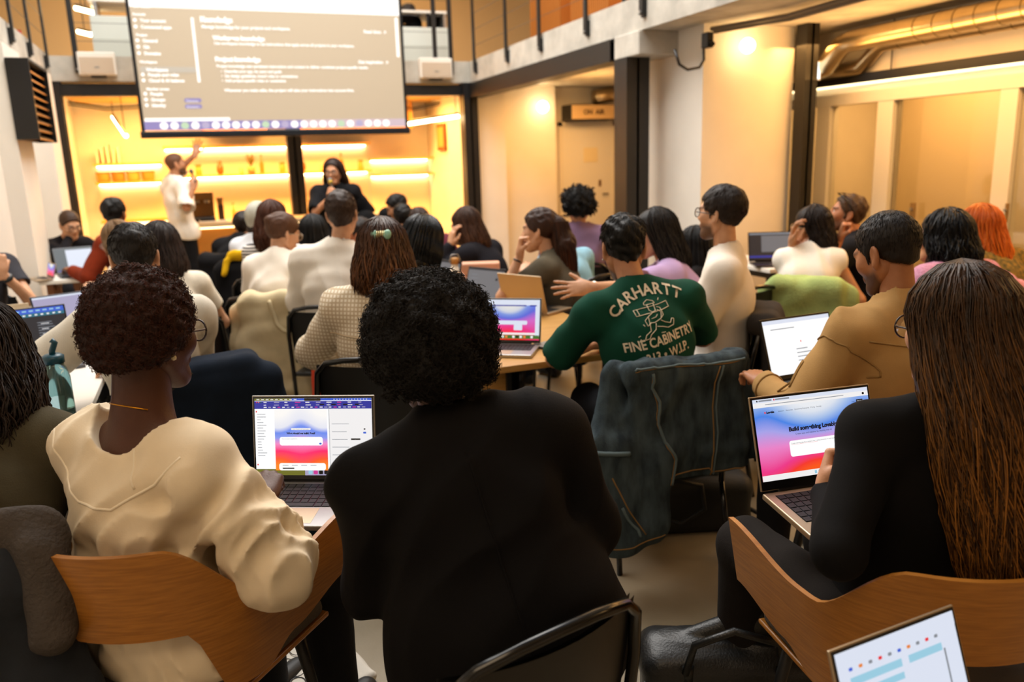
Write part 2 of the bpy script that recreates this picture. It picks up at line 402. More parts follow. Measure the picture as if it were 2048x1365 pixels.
# ---------------------------------------------------------------- hair (head space: origin mid-head, +y face, +z up)
def hairline(x, y, z, fr=.068, ear=.012, nape=-.07):
    """positive below the hairline"""
    g = np.where(y > .03, ear+(fr-ear)*np.clip((y-.03)/.05, 0, 1.6), nape+(ear-nape)*np.clip((y+.1)/.13, 0, 1))
    return (g-z)*.75
def hair_mesh(style, lod, seed=0, t=.014, L=.3, n=260, wave=.0, vol=1., rad=.0022, amp=.004, hl=0., nape=-.07, fr=.068, cz=0., part=0., back=0.):
    h = {0: .005, 1: .0068, 2: .009}[lod]
    rs = np.random.RandomState(seed+77); tones = None; extra = None
    if style == 'afro':
        R = t
        f = Field((-R*1.3-.02, -R*1.3-.05, -R*1.3), (R*1.3+.02, R*1.3, R*1.4+.06), h)
        f.ell((0, -.024, .035+cz), (R, R*1.03, R*1.02), k=.0).ell((0, -.045, -.02+cz), (R*.84, R*.72, R*.8), k=.05)
        f.cut(lambda x, y, z: hairline(x, y, z, .05, -.02, nape), .02)
        f.disp(wobble(seed, 70, amp)).disp(wobble(seed+1, 160, amp*.7), .02)
        V, Fc = f.mesh()
        # little coils on the surface
        nn = n; k = rs.choice(len(V), min(nn, len(V)), replace=False); P0 = V[k]; c = np.array([0, -.02, .03]); N0 = P0-c; N0 /= np.linalg.norm(N0, axis=1, keepdims=True)
        m = 6; s = np.linspace(0, 1, m)[None, :, None]; A = np.cross(N0, rs.normal(size=N0.shape)); A /= np.linalg.norm(A, axis=1, keepdims=True); B = np.cross(N0, A)
        ph = rs.uniform(0, 6.28, (nn, 1, 1)); ln = rs.uniform(.4, 1, (nn, 1, 1))*L
        paths = P0[:, None]-N0[:, None]*.004+N0[:, None]*s*ln+(A[:, None]*np.cos(ph+s*7)+B[:, None]*np.sin(ph+s*7))*ln*.45
        sv, sf, st = strand_tubes(paths, np.linspace(rad, rad*.55, m), rs.uniform(0, .35, (nn, 1))*np.ones((1, m)))
        V2, F2 = joinm((V, Fc), (sv, sf)); return V2, F2, np.concatenate([np.zeros(len(V)), st])
    f = Field((-.15, -.28, -max(L, .1)-.06), (.15, .13, .16), h)
    T = t
    if style in ('short', 'crop'):
        ts = min(T, .004+T*.25)
        f.ell((0, -.014, .036), (.0745+ts, .0965+ts*1.1, .085+ts), k=0).ell((0, -.012, .052), (.069+T*.55, .088+T*.7, .066+T), k=.03)
        f.ell((0, -.042, -.035), (.056, .041, .05), k=.03)
        f.cut(lambda x, y, z: hairline(x, y, z, fr, .004, nape), .02)
        for s in (-1, 1): f.cap((s*.0765, .014, .025), (s*.0745, .02, -.022), .006, .003, k=.008)
        f.disp(wobble(seed, 60, amp, (1, 1, .6)))
        f.disp(wobble(seed+3, 130, amp*.5))
    else:
        f.ell((0, -.014, .038+cz), (.0745+T, .0965+T, .085+T), k=0)
        f.cut(lambda x, y, z: hairline(x, y, z, fr, .005, nape), .01)
    zc = None
    if style in ('bob', 'long'):
        w = .092*vol
        f.ell((0, -.034, -.015), (w*.84, .060*vol, .10), k=.03)
        if style == 'bob':
            f.cap((0, -.05, -.06), (0, -.055, -L+.03), w*.92, w*.98, k=.03, flat=vec(0, 1, 0), fs=.72)
            for s in (-1, 1): f.cap((s*.065, .01, .0), (s*.075, .005, -L+.03), .03, .03, k=.03)
        else:
            f.cap((0, -.06, -.05), (0, -.10, -L*.55), w*.62, w*.92, k=.04, flat=vec(0, 1, 0), fs=.42)
            f.cap((0, -.095, -L*.55), (0, -.085, -L+.08), w*.85, w*.5, k=.04, flat=vec(0, 1, 0), fs=.26)
            for s in (-1, 1): f.cap((s*.066, -.012, .0), (s*.078, -.055, -L*.5), .016, .024, k=.03)
        f.ell((0, .088, -.035), (.064, .08, .115), k=.015, op='s')
        f.cap((0, .03, -.1), (0, .06, -L-.1), .055, .06, k=.02, op='s')
        if style == 'bob': f.cut(lambda x, y, z: -L-z+.012*np.sin(x*60), .012)
        f.disp(folds(seed, 130, amp, (0, 0, 1)), .03)
    elif style == 'bun':
        f.ell((0, -.105, .06), (.032*vol, .034*vol, .032*vol), k=.012).disp(folds(seed, 130, .003, (0, .7, .7)), .03)
    elif style == 'pony':
        f.ell((0, -.108, .045), (.026, .028, .026), k=.02)
        f.cap((0, -.12, .035), (0, -.15, -.08), .03*vol, .042*vol, k=.02).cap((0, -.15, -.08), (0, -.14, -L+.05), .042*vol, .026, k=.02)
        f.disp(folds(seed, 120, amp, (0, 0, 1)), .03)
    elif style == 'half':
        f.ell((0, -.115, .07), (.03, .03, .026), k=.012)
        f.cap((0, -.08, -.02), (0, -.10, -L+.05), .075, .055, k=.03, flat=vec(0, 1, 0), fs=.6)
        f.disp(folds(seed, 110, amp, (0, 0, 1)), .03)
    V, Fc = f.mesh(); tone = np.zeros(len(V))
    if style in ('short', 'crop') and n and T > .005:
        nn = {0: 1500, 1: 700, 2: 300}[lod]; k = rs.choice(len(V), min(nn, len(V)), replace=False); P0 = V[k]; nn = len(k)
        N0 = P0-np.array([0, -.014, .03]); N0 /= np.linalg.norm(N0, axis=1, keepdims=True); fl = P0-np.array([.012, -.045, .14]); fl += rs.normal(size=fl.shape)*.012; fl -= N0*(fl*N0).sum(1, keepdims=True); fl /= np.maximum(np.linalg.norm(fl, axis=1, keepdims=True), 1e-6)
        m = 4; sl = np.linspace(0, 1, m)[None, :, None]; ln = rs.uniform(.5, 1, (nn, 1, 1))*(.010+T*.9)*np.clip((P0[:, 2]+.1)/.16, .25, 1)[:, None, None]
        paths = P0[:, None]-N0[:, None]*.001+fl[:, None]*sl*ln+N0[:, None]*(sl*.28-sl**2*.30)*ln
        sv, sf, st = strand_tubes(paths, np.linspace(.0016, .0006, m)*(1 if lod < 2 else 1.6), rs.uniform(0, .5, (nn, 1))*np.ones((1, m))); V2, F2 = joinm((V, Fc), (sv, sf)); return V2, F2, np.concatenate([tone, st])
    if style in ('bob', 'long', 'pony', 'half') and n:
        m = 16; nn = n; az = rs.uniform(-1, 1, nn)
        if style in ('pony',):
            az = rs.uniform(-math.pi, math.pi, nn); s = np.linspace(0, 1, m)
            rr = rs.uniform(.6, 1.1, nn)[:, None]*(.03*vol+.018*np.sin(np.pi*np.clip(s*1.05, 0, 1)))[None]
            cx = np.zeros(m); cy = -.12-.03*np.sin(s*2.2); cz_ = .05-(L+.02)*s
            paths = np.stack([cx+rr*np.cos(az)[:, None], cy+rr*np.sin(az)[:, None], cz_*np.ones((nn, 1))], -1)
        else:
            A0 = 2.05 if style != 'half' else 1.5
            phi = az*A0  # 0 = straight back
            s = np.linspace(0, 1, m)[None]
            ll = (L*(rs.uniform(.86, 1.03, nn) if style == 'long' else rs.uniform(.93, 1.0, nn)))[:, None]
            arc = .19; Ltot = arc+ll; dist = s*Ltot
            th = np.clip(dist/arc, 0, 1)*(1.62)  # polar angle from crown
            tw = T+rs.uniform(.001, .010, nn)[:, None]
            ex, ey, ez = .0745+tw, .0965+tw, .085+tw
            wid = np.where(style == 'bob', 1.0, 1.0)
            sx, cy_ = np.sin(phi)[:, None], -np.cos(phi)[:, None]
            X = ex*np.sin(th)*sx; Y = -.014+ey*np.sin(th)*cy_; Z = .038+cz+ez*np.cos(th)
            below = np.clip(dist-arc, 0, None); fr_ = below/np.maximum(ll, .01)
            Z = Z-below
            if style == 'long':
                X = X*(1+.28*vol*np.sin(np.clip(fr_*1.6, 0, 1)*1.57)-.25*fr_**3); Y = Y*(1-fr_*.35)-.072*np.clip(fr_*2, 0, 1)*(1-.35*np.abs(sx))-back*fr_
            elif style == 'half':
                X = X*(1-.15*fr_); Y = Y*(1-.4*fr_)-.06*np.clip(fr_*2, 0, 1)
            else:
                X = X*(1+.22*vol*np.sin(np.clip(fr_*1.3, 0, 1)*1.9)); Y = Y*(1+.0*fr_)-.016*np.sin(fr_*2.2)
                Y = Y+.02*fr_**4*np.sign(Y+.001)*-1
            if part: X = X+part*np.cos(th)*.5*(th < 1.5)
            paths = np.stack([X, Y, Z], -1)
        wv = rs.uniform(0, 6.28, (nn, 1)); fq = rs.uniform(.7, 1.3, (nn, 1)); sl = np.linspace(0, 1, m)[None]
        paths[..., 0] += (wave*sl+.0015)*np.sin(wv+fq*14*sl); paths[..., 1] += (wave*sl+.0015)*np.cos(wv*1.7+fq*13*sl)
        rad_ = rs.uniform(.6, 1.4, (nn, 1))*rad*np.array([1.]*(m-5)+[.95, .85, .7, .5, .2])[None]
        base = (rs.uniform(0, 1, (nn, 1))**2)
        tn = hl*base*np.clip(sl*2-.55, 0, 1)+rs.uniform(0, .14, (nn, 1))
        sv, sf, st = strand_tubes(paths, rad_, np.clip(tn, 0, 1)); V2, F2 = joinm((V, Fc), (sv, sf)); return V2, F2, np.concatenate([tone, st])
    return V, Fc, tone

# ---------------------------------------------------------------- people
def tri_count(): return sum(len(o.data.polygons)*2 for o in COL.objects if o.type == 'MESH')
def person(label, head, face=0., lean=.05, side=0., hyaw=0., hpitch=0., hroll=0., hz=.55, stand=False, lod=2, g=1., girth=1., sw=.178, fem=False,
           L=None, R=None, top=None, sleeve='long', collar=0., neck=.0, fold=(26, .006), fit=.0, bottom=None, shoe=None, skinm=None, hair=None, hairm=None,
           slope=0., legs=True, eyes=True, knee=None, hscale=1., bulge=.02, group=None, twist=0., topname='shirt', nohand=(), hemz=None, flare=0., neckr=.056, topres=None, nback=0., gather=0.):
    """head: world position of the head centre. arms: dict(w=local wrist xyz | None, hint, pose, palm, hd)"""
    a = math.radians(face); fw = vec(math.sin(a), math.cos(a), 0); rt = vec(math.cos(a), -math.sin(a), 0)
    base = np.array([head[0], head[1], 0.])-fw*lean-rt*side
    root = empty('person', base, -a, label, 'person', group)
    Mw = lambda p: vec((np.array(p)-base)@rt, (np.array(p)-base)@fw, p[2])
    P = vec(0, 0, hz); Hc = vec(side, lean, head[2]); T = Hc-P; Lt = np.linalg.norm(T); s = Lt/.72
    up = T/Lt; tw = math.radians(twist); sx = unit(vec(math.cos(tw), math.sin(tw), 0)-up*np.dot(vec(math.cos(tw), math.sin(tw), 0), up)); fr = np.cross(up, sx)*1.
    bk = -fr*bulge
    NB = P+T*.722+bk*.8-fr*.008; CH = P+T*.45+bk; WA = P+T*.2+bk*.4
    RM = np.stack([sx, fr, up], 1)
    S = {k: NB+sg*sx*sw-up*(.052+slope)*s+fr*.004 for k, sg in (('L', -1), ('R', 1))}
    hm = Matrix.Translation(Vector(Hc)) @ Matrix.Rotation(-math.radians(hyaw), 4, 'Z') @ Matrix.Rotation(math.radians(hpitch), 4, 'X') @ Matrix.Rotation(math.radians(hroll), 4, 'Y') @ Matrix.Scale(hscale, 4)
    HM = np.array(hm); hx = lambda V: V@HM[:3, :3].T+HM[:3, 3]
    hip = {k: P+vec(sg*.085*girth, .02, -.02) for k, sg in (('L', -1), ('R', 1))}
    if stand:
        kn = {k: vec(sg*.1, .035, hz*.53) for k, sg in (('L', -1), ('R', 1))}; an = {k: vec(sg*.12, .0, .085) for k, sg in (('L', -1), ('R', 1))}
    else:
        ko = knee or (.0, .43, .0); kn = {k: vec(sg*.13+ko[0], ko[1], hz-.03+ko[2]) for k, sg in (('L', -1), ('R', 1))}; an = {k: vec(sg*.13+ko[0], ko[1]+.02, .085) for k, sg in (('L', -1), ('R', 1))}
    arms = {}
    for k, sp, sg in (('L', L, -1), ('R', R, 1)):
        sp = dict(sp or {}); W = sp.get('w')
        if sp.get('world') is not None: W = Mw(sp['world'])
        W = vec(sg*.17, .40, .80) if W is None else np.array(W, float)
        E, W = ik(S[k], W, .285*g, .255*g, sp.get('hint', (sg*.55, -.35, -.8)))
        arms[k] = (E, W, sp)
    # body
    h = {0: .009, 1: .011, 2: .0135}[lod]
    pts = [P, Hc]+[q for k in arms for q in (arms[k][0], arms[k][1])]+list(S.values())+(list(kn.values())+list(an.values()) if legs else [])
    lo = np.min(pts, 0)-.2; hi = np.max(pts, 0)+.2
    f = Field(lo, hi, h)
    def torso(f, off, k=.06):
        gg = girth
        f.cap(hip['L'], hip['R'], .095*gg+off, k=k).ell(WA, vec(.132*gg+off, .098*gg+off, .15*s), RM, k=k).ell(CH, vec(.155*gg+off, .108*gg+off, .19*s), RM, k=k)
        f.cap(S['L'], S['R'], .05+off, k=k)
        for q in S.values(): f.cap(NB+up*.02, q-sx*np.sign((q-NB)@sx)*.03, .045+off, .05+off, k=.04)
        if fem:
            for sg in (-1, 1): f.ell(CH+fr*.085+sx*sg*.075+up*.02, vec(.06, .055, .06)+off, k=.04)
    torso(f, -.014)
    f.cap(NB-up*.05, Hc+HM[:3, :3]@vec(0, -.018, -.045), .0+neckr*hscale, .0+(neckr-.006)*hscale, k=.035)
    for k, (E, W, sp) in arms.items():
        f.cap(S[k], E, .044*g, .036*g, k=.03).cap(E, W, .037*g, .024*g, k=.02)
    if legs:
        for k in hip: f.cap(hip[k], kn[k], .075, .052, k=.03).cap(kn[k], an[k], .05, .032, k=.03)
    parts = [f.mesh()]; masks = [np.zeros((len(parts[0][0]), 3))]
    V, Fc, Mk = head_mesh(lod); parts.append((hx(V), Fc)); masks.append(Mk)
    for k, (E, W, sp) in arms.items():
        if k in nohand: continue
        V, Fc = hand_mesh(sp.get('pose', 'relax'), lod); sg = 1 if k == 'L' else -1
        V = V.copy(); V[:, 0] *= sg; Fc = Fc if sg > 0 else Fc[:, ::-1]
        R_ = frame(np.array(sp.get('hd', W-E), float), -np.array(sp.get('palm', (0, 0, -1)), float))
        parts.append(((V*g)@R_.T+W, Fc)); masks.append(np.zeros((len(V), 3)))
    V, Fc = joinm(*parts)
    o = mesh_obj('body', V, Fc, skinm, root)
    ca = o.data.color_attributes.new('mask', 'FLOAT_COLOR', 'POINT'); M4 = np.concatenate([np.concatenate(masks), np.ones((len(V), 1))], 1).astype(np.float32); ca.data.foreach_set('color', M4.ravel())
    # eyes
    if eyes:
        for sg in (-1, 1):
            mb = MB(); c = hx(np.array([[sg*.032, .0775, .006]]))[0]
            mb.lathe([(.0001, -.0125), (.008, -.0095), (.0125, 0), (.008, .0095), (.0001, .0125)], 10, c); e = mb.build('eye', MATS['eyewhite'], root, True)
            c2 = hx(np.array([[sg*.032, .0832, .006]]))[0]; mb = MB(); mb.lathe([(.0001, -.0072), (.005, -.005), (.0075, 0), (.005, .005), (.0001, .0072)], 10, c2); mb.build('iris', MATS['iris'], e, True)
    # clothes
    sd = abs(hash(label)) % 1000 if False else sum(map(ord, label)) % 997
    h2 = {0: .0075, 1: .0105, 2: .0135}[lod]
    zl = hip['L'][2]-.12
    if top:
        lo = np.min([P-vec(.25, .22, .14)]+[q-.12 for k in arms for q in (arms[k][0], arms[k][1] if sleeve == 'long' else arms[k][0])]+[S['L']-.1, S['R']-.1], 0); hi = np.max([P+.25, NB+up*.12+.08]+[q+.12 for k in arms for q in (arms[k][0], arms[k][1] if sleeve == 'long' else arms[k][0])]+[S['L']+.1, S['R']+.1], 0)
        f = Field(lo, hi, topres or h2); torso(f, .006+fit)
        if flare: f.ell(P+T*.12, vec(.14*girth+flare, .105*girth+flare, .22*s), RM, k=.06).cap(hip['L'], hip['R'], .10*girth+flare*.6, k=.05)
        for k, (E, W, sp) in arms.items():
            Sk = S[k]
            if sleeve == 'long': f.cap(Sk, E, .057*g+fit, .05*g+fit, k=.035).cap(E, E+(W-E)*.93, .05*g+fit, .036*g+fit*.6, k=.02)
            elif sleeve == 'elbow': f.cap(Sk, E+(Sk-E)*.02, .06*g+fit, .058*g+fit, k=.035)
            elif sleeve == 'short': f.cap(Sk, Sk+(E-Sk)*.68, .06*g+fit, .062*g+fit, k=.035)
            elif sleeve == '34': f.cap(Sk, E, .06*g+fit, .066*g+fit, k=.035).cap(E, E+(W-E)*.42, .066*g+fit, .05*g+fit, k=.02)
            else: f.cap(Sk, Sk+(E-Sk)*.06, .05*g, k=.05)
        if fold[1]: f.disp(folds(sd, fold[0], fold[1], (.2, .1, 1)), .05).disp(wobble(sd, 18, .004), .05)
        if gather: f.disp(lambda x, y, z: folds(sd+9, 95, gather, (.12, .0, 1))(x, y, z)*np.clip((NB[2]-.13-z)*14, 0, 1), .05)
        for k, (E, W, sp) in arms.items():       # clean sleeve ends: hollow with the arm
            if sleeve in ('short', 'elbow'):
                q = Sk = S[k]; fr_ = .68 if sleeve == 'short' else .98; c = S[k]+(E-S[k])*(fr_+.0); u = unit(E-S[k])
                f.cap(c+u*.035, c+u*.11, .085, k=.006, op='s')
                f.cap(c-u*.02, c+u*.1, .046*g, k=.004, op='s')
        if collar > 0: f.cap(NB-up*.0, NB+up*(collar+.025)+fr*.012, .073, .066, k=.02)
        f.cap(NB+up*(collar+.038+.02-neck)+fr*(.02+neck*.6-nback), NB+up*.22+fr*.03, .062+neck*.9, .066+neck*1.2, k=.008, op='s')
        if collar > 0: f.cap(NB+up*.015+fr*.012, NB+up*.2+fr*.012, .06, .056, k=.004, op='s')
        zh = (hz-.12) if hemz is None else hemz
        f.cut(lambda x, y, z: zh-z+.01*np.sin(x*22)+0*y, .01)
        V, Fc = f.mesh(); to = mesh_obj(topname, smooth_mesh(V, Fc, 1, .4), Fc, top, root)
    else: to = None
    if bottom and legs:
        lo = np.min(list(hip.values())+list(kn.values())+list(an.values()), 0)-.16; hi = np.max(list(hip.values())+list(kn.values()), 0)+.16
        f = Field(lo, hi, h2*1.15)
        f.cap(hip['L'], hip['R'], .1*girth+.002, k=.05).ell(P+vec(0, -.0, .02), (.125*girth, .095*girth, .1), k=.05)
        for k in hip: f.cap(hip[k], kn[k], .093, .074, k=.04).cap(kn[k], an[k]-vec(0, 0, .01), .073, .06, k=.03)
        f.disp(folds(sd+5, 30, .005, (0, .6, .8)), .05)
        V, Fc = f.mesh(); mesh_obj('trousers', V, Fc, bottom, root)
    if legs:
        for k in an:
            f = Field(an[k]+vec(-.08, -.12, -.1), an[k]+vec(.08, .22, .06), .009)
            f.cap(an[k]+vec(0, -.03, -.045), an[k]+vec(0, .13, -.05), .04, .036, flat=vec(0, 0, 1), fs=.9).cap(an[k]+vec(0, -.02, -.03), an[k]+vec(0, .0, .02), .042, k=.03)
            f.cut(lambda x, y, z: .004-z, .004); V, Fc = f.mesh(); mesh_obj('shoe', V, Fc, shoe or MATS['shoe'], root)
    if hair:
        hp = dict(hair); st = hp.pop('style'); V, Fc, tn = hair_mesh(st, lod, sd, **hp); ho = mesh_obj('hair', hx(V), Fc, hairm, root)
        at = ho.data.attributes.new('tone', 'FLOAT', 'POINT'); at.data.foreach_set('value', tn.astype(np.float32))
    return dict(root=root, hx=hx, HM=HM, NB=NB, CH=CH, S=S, arms=arms, up=up, fr=fr, sx=sx, P=P, base=base, fw=fw, rt=rt, top=to, local=Mw, Hc=Hc)
def world(p, q): return p['base']+p['rt']*q[0]+p['fw']*q[1]+vec(0, 0, q[2])

def seam(p, pts, mat_, r=.003, name='seam', off=.3, cast=None):
    o = p['top']; bvh = p.get('bvh')
    if bvh is None: bvh = p['bvh'] = BVHTree.FromPolygons([v.co.copy() for v in o.data.vertices], [tuple(q.vertices) for q in o.data.polygons])
    Q = []
    for a, b in zip(pts[:-1], pts[1:]):
        for t in np.linspace(0, 1, 9)[:-1]:
            c = Vector(np.array(a)*(1-t)+np.array(b)*t)
            q, n, _, _ = bvh.find_nearest(c) if cast is None else bvh.ray_cast(c, Vector(cast))
            if q is not None: Q.append(np.array(q)+np.array(n)*r*off)
    if len(Q) > 2: MB().tube(Q, r, 6).build(name, mat_, o, True)
# ---------------------------------------------------------------- materials used all over
mat('eyewhite', 'd8d4cc', .3); mat('iris', '2a1a10', .2); mat('shoe', '1c1c1c', .5)
M_WHITE = mat('plaster', 'e9e2d6', .75, noise=.03, nscale=3, bump=.05, bscale=40)
M_CONC = mat('concrete', 'b9b4a9', .85, noise=.16, nscale=5, bump=.25, bscale=30)
M_FLOOR = mat('floor_concrete', '9c8f79', .42, noise=.16, nscale=2.2, bump=.06, bscale=90, col2='84775f')
M_STEEL = mat('black_steel', '0c0b0b', .45, noise=.1, nscale=6)
M_BLACK = mat('black_plastic', '0b0b0c', .35)
M_GLOSS = mat('black_gloss', '070707', .16, coat=.5)
M_OAK = mat('oak', 'c99a58', .42, col2='b5833f', nscale=7, st=(1.2, 14, 14), bump=.05, bscale=40)
M_PLY = mat('oak_shell', 'b87a30', .38, col2='9e6424', nscale=9, st=(1.5, 1.5, 22), bump=.08, bscale=30, coat=.15)
M_WHT = mat('white_laminate', 'ece8df', .35); M_ALU = mat('aluminium', 'a9a6a2', .38, metal=.85, noise=.03, nscale=40)
M_ALUD = mat('aluminium_dark', '55565a', .4, metal=.8); M_CHAMP = mat('aluminium_champagne', 'c0ab8e', .4, metal=.8)
M_DUCT = mat('duct_metal', 'c9b48e', .28, metal=.95, noise=.06, nscale=14)
M_GLASS = mat('glass', 'f2efe6', .03, trans=1., spec=.3)
def em(name, col, s, base=None):
    return mat(name, base or '101010', .5, emit=col, estr=s)
M_LED = em('led_warm', 'ffe0a8', 20.); M_LED2 = em('led_soft', 'ffd79a', 7.); M_GLOBE = em('globe_glow', 'ffe2b0', 11.)
def part_box(name, lo, hi, m, parent, bev=0.): return MB().box(lo, hi, bev=bev).build(name, m, parent)
def structure(name, lo, hi, m, label=None):
    o = part_box(name, lo, hi, m, None); tag(o, label, kind='structure'); return o
XR, YB, XL = 3.69, 10.9, -1.40; ZB, ZT = 2.62, 2.90
# ---------------------------------------------------------------- room shell
structure('floor', (-3.2, -3.2, -.12), (8.2, 15, 0), M_FLOOR, 'polished concrete floor')
structure('wall_left', (XL-.35, -3, 0), (XL-.1, 15, ZB), M_WHITE, 'white plastered wall along the left')
for i, (y0, y1) in enumerate(((5.9, 7.0), (7.75, 8.45), (9.6, 10.2))):
    structure('trim_%d' % (i+1), (XL-.1, y0, 0), (XL+.1, y1, ZB), M_WHITE, 'white pilaster of the left wall')
structure('wall_behind', (-3, -3.2, 0), (8.2, -3, 6.4), M_WHITE)
structure('wall_back', (XL-.3, 13.35, 0), (3.9, 13.55, ZB), M_WHITE, 'plastered wall behind the bar shelves')
structure('wall_back_right', (3.72, 11.0, 0), (4.22, 11.2, ZB), M_WHITE)
structure('wall_side_room', (4.22, 11.25, 0), (5.12, 11.45, ZB), M_WHITE, 'warm lit wall with round lamp')
structure('wall_door_room', (5.12, 11.55, 0), (7.2, 11.75, ZB), M_WHITE)
structure('wall_bar_side', (3.72, 11.2, 0), (3.92, 13.5, ZB), M_WHITE)
structure('wall_cross', (4.05, 5.92, 0), (4.98, 6.1, ZB), M_WHITE, 'plastered cross wall with round lamp')
structure('wall_cross_return', (4.05, 6.1, 0), (4.2, 7.1, ZB), M_WHITE)
structure('wall_cross_end', (4.2, 6.95, 0), (8, 7.1, ZB), M_WHITE)
structure('wall_right', (7.6, -3, 0), (7.8, 12, 6.4), M_WHITE)
# mezzanine slabs
structure('ceiling_right', (XR, -3, ZB), (7.7, 10.9, ZT), M_CONC, 'concrete gallery slab along the right')
structure('ceiling_back', (XL-.3, YB, ZB), (7.7, 14.6, ZT), M_CONC, 'concrete gallery slab above the bar')
structure('ceiling_left', (XL-.6, -3, ZB), (XL+.02, YB, ZT), M_CONC, 'concrete gallery slab along the left')
structure('ceiling_near', (XL+.02, -3, ZT+.5), (XR, 1.2, ZT+.7), M_WHITE)
structure('wall_upper_left', (-2.9, -3, ZT), (-2.7, 14.6, 6.4), M_WHITE)
structure('wall_upper_back', (-2.9, 14.4, ZT), (7.7, 14.6, 6.4), mat('plaster_warm', 'd9b27c', .8), 'warm wall of the upper gallery')
o = structure('ceiling_upper_right', (XR, -3, 5.2), (7.7, 14.6, 5.4), M_WHITE); structure('ceiling_upper_back', (-2.9, YB, 5.2), (XR, 14.6, 5.4), M_WHITE); structure('ceiling_upper_left', (-2.9, -3, 5.2), (XL, YB, 5.4), M_WHITE)
area('gallery_lamp_back', (1.5, 12.8, 5.0), 5, 1, 90, (1., .68, .36)); area('gallery_lamp_side', (5.4, 8, 5.0), 1, 5, 70, (1., .62, .28))
# steel columns and beams
def column(x, y, w, zt, label):
    r = empty('steel_column', (x, y, 0), 0, label, 'column'); r['kind'] = 'structure'
    h = w/2
    part_box('web', (-.012, -h, 0), (.012, h, zt), M_STEEL, r); part_box('flange', (-h, -h, 0), (h, -h+.018, zt), M_STEEL, r); part_box('flange', (-h, h-.018, 0), (h, h, zt), M_STEEL, r)
    part_box('casing', (-h, -h+.018, 0), (-h+.012, h-.018, zt), M_STEEL, r); part_box('base_plate', (-h-.03, -h-.03, 0), (h+.03, h+.03, .012), M_STEEL, r)
    return r
column(-1.40, YB+.1, .17, ZB, 'black steel column beside the left wall')
column(1.32, YB+.53, .19, ZB, 'black steel column behind the bar counter, below the projection screen')
column(XR-.02, YB+.05, .2, ZB, 'black steel column at the corner of the hall')
column(XR+.06, 6.58, .23, 2.42, 'thick black steel column carrying the concrete stub')
column(5.0, 5.78, .13, ZB, 'slim black steel column beside the glazed rooms')
b = empty('steel_beam', (XR+.06, 8.85, 2.42), 0, 'black steel beam under the right gallery slab', 'beam'); b['kind'] = 'structure'
for n, lo, hi in (('web', (-.01, -2.05, .015), (.01, 2.05, .175)), ('flange', (-.1, -2.05, 0), (.1, 2.05, .016)), ('flange', (-.1, -2.05, .174), (.1, 2.05, .19)), ('fascia', (-.1, -2.05, .016), (-.09, 2.05, .174))): part_box(n, lo, hi, M_STEEL, b)
b = empty('steel_beam', (1.15, YB+.12, 2.46), 0, 'black steel beam along the front of the bar ceiling', 'beam'); b['kind'] = 'structure'
for n, lo, hi in (('web', (-2.5, -.01, .015), (2.5, .01, .125)), ('flange', (-2.5, -.08, 0), (2.5, .08, .016)), ('flange', (-2.5, -.08, .124), (2.5, .08, .14)), ('fascia', (-2.5, -.08, .016), (2.5, -.07, .124))): part_box(n, lo, hi, M_STEEL, b)
tag(MB().box((XR-.03, 6.3, 2.42), (4.06, 6.74, ZB), bev=.01).build('concrete_stub', M_CONC), 'pale concrete stub beam on the thick black column', 'beam', kind='structure')
# railings: black flat posts bolted to the slab edge, thin cables
def railing(pts, label):
    r = empty('railing', (0, 0, ZT), 0, label, 'railing'); 
    for (x, y, nx, ny) in pts:
        p = MB(); p.box((x-.012-abs(ny)*.016, y-.012-abs(nx)*.016, -.17), (x+.012+abs(ny)*.016, y+.012+abs(nx)*.016, 1.02)); po = p.build('post', M_STEEL, r)
        MB().box((x-nx*.03-.02, y-ny*.03-.028, -.19), (x-nx*.03+.02, y-ny*.03+.028, -.05)).build('bracket', M_STEEL, po)
        MB().tube([(x+nx*.012, y+ny*.012, -.15), (x+nx*.022, y+ny*.022, -.15)], .013, 8).build('bolt', M_ALU, po)
    for z in (.16, .36, .56, .76):
        for a, c in zip(pts[:-1], pts[1:]): MB().tube([(a[0], a[1], z), (c[0], c[1], z)], .003, 5).build('cable', M_ALUD, r)
    MB().tube([(a[0], a[1], 1.03) for a in pts], .021, 8).build('handrail', M_STEEL, r)
xr = XR-.035
railing([(xr, y, -1, 0) for y in (10.6, 9.42, 8.42, 7.3, 6.25, 5.2, 4.1, 3.0)], 'black post and cable railing on the right gallery edge')
xl = XL+.055
railing([(xl, y, 1, 0) for y in (10.5, 9.5, 8.6, 7.75, 6.9, 6.0)], 'black post and cable railing on the left gallery edge')
railing([(x, YB-.03, 0, -1) for x in (-1.1, 3.2, 3.42)], 'black post and cable railing above the bar')
# conduit, small camera and cable under the right slab
c = empty('cable_tray', (0, 0, 0), 0, 'grey conduit bundle clipped under the right gallery slab', 'conduit')
for dz, dx in ((-.05, .0), (-.07, .03)): MB().tube([(4.08+dx, 5.86, ZB+dz), (4.3+dx, 5.2, ZB+dz), (4.22+dx, 4.0, ZB+dz), (4.1+dx, 2.2, ZB+dz), (4.0, -.5, ZB+dz)], .018, 8).build('pipe', mat('conduit_grey', '7d7364', .5, metal=.3), c, True)
MB().tube([(4.02, 5.88, 2.52), (4.03, 5.88, 2.33), (3.98, 5.87, 2.27), (3.86, 5.86, 2.25), (3.78, 5.86, 2.29), (3.76, 5.9, 2.41)], .012, 7).build('loose_cable', M_BLACK, c, True)
s = empty('security_camera', (4.0, 5.8, 2.5), 0, 'small black camera bracket at the cross wall corner', 'camera'); part_box('body', (-.03, -.05, -.09), (.03, .04, .03), M_BLACK, s, .008); MB().tube([(0, -.05, -.05), (0, -.08, -.07)], .022, 10).build('lens', M_GLOSS, s)
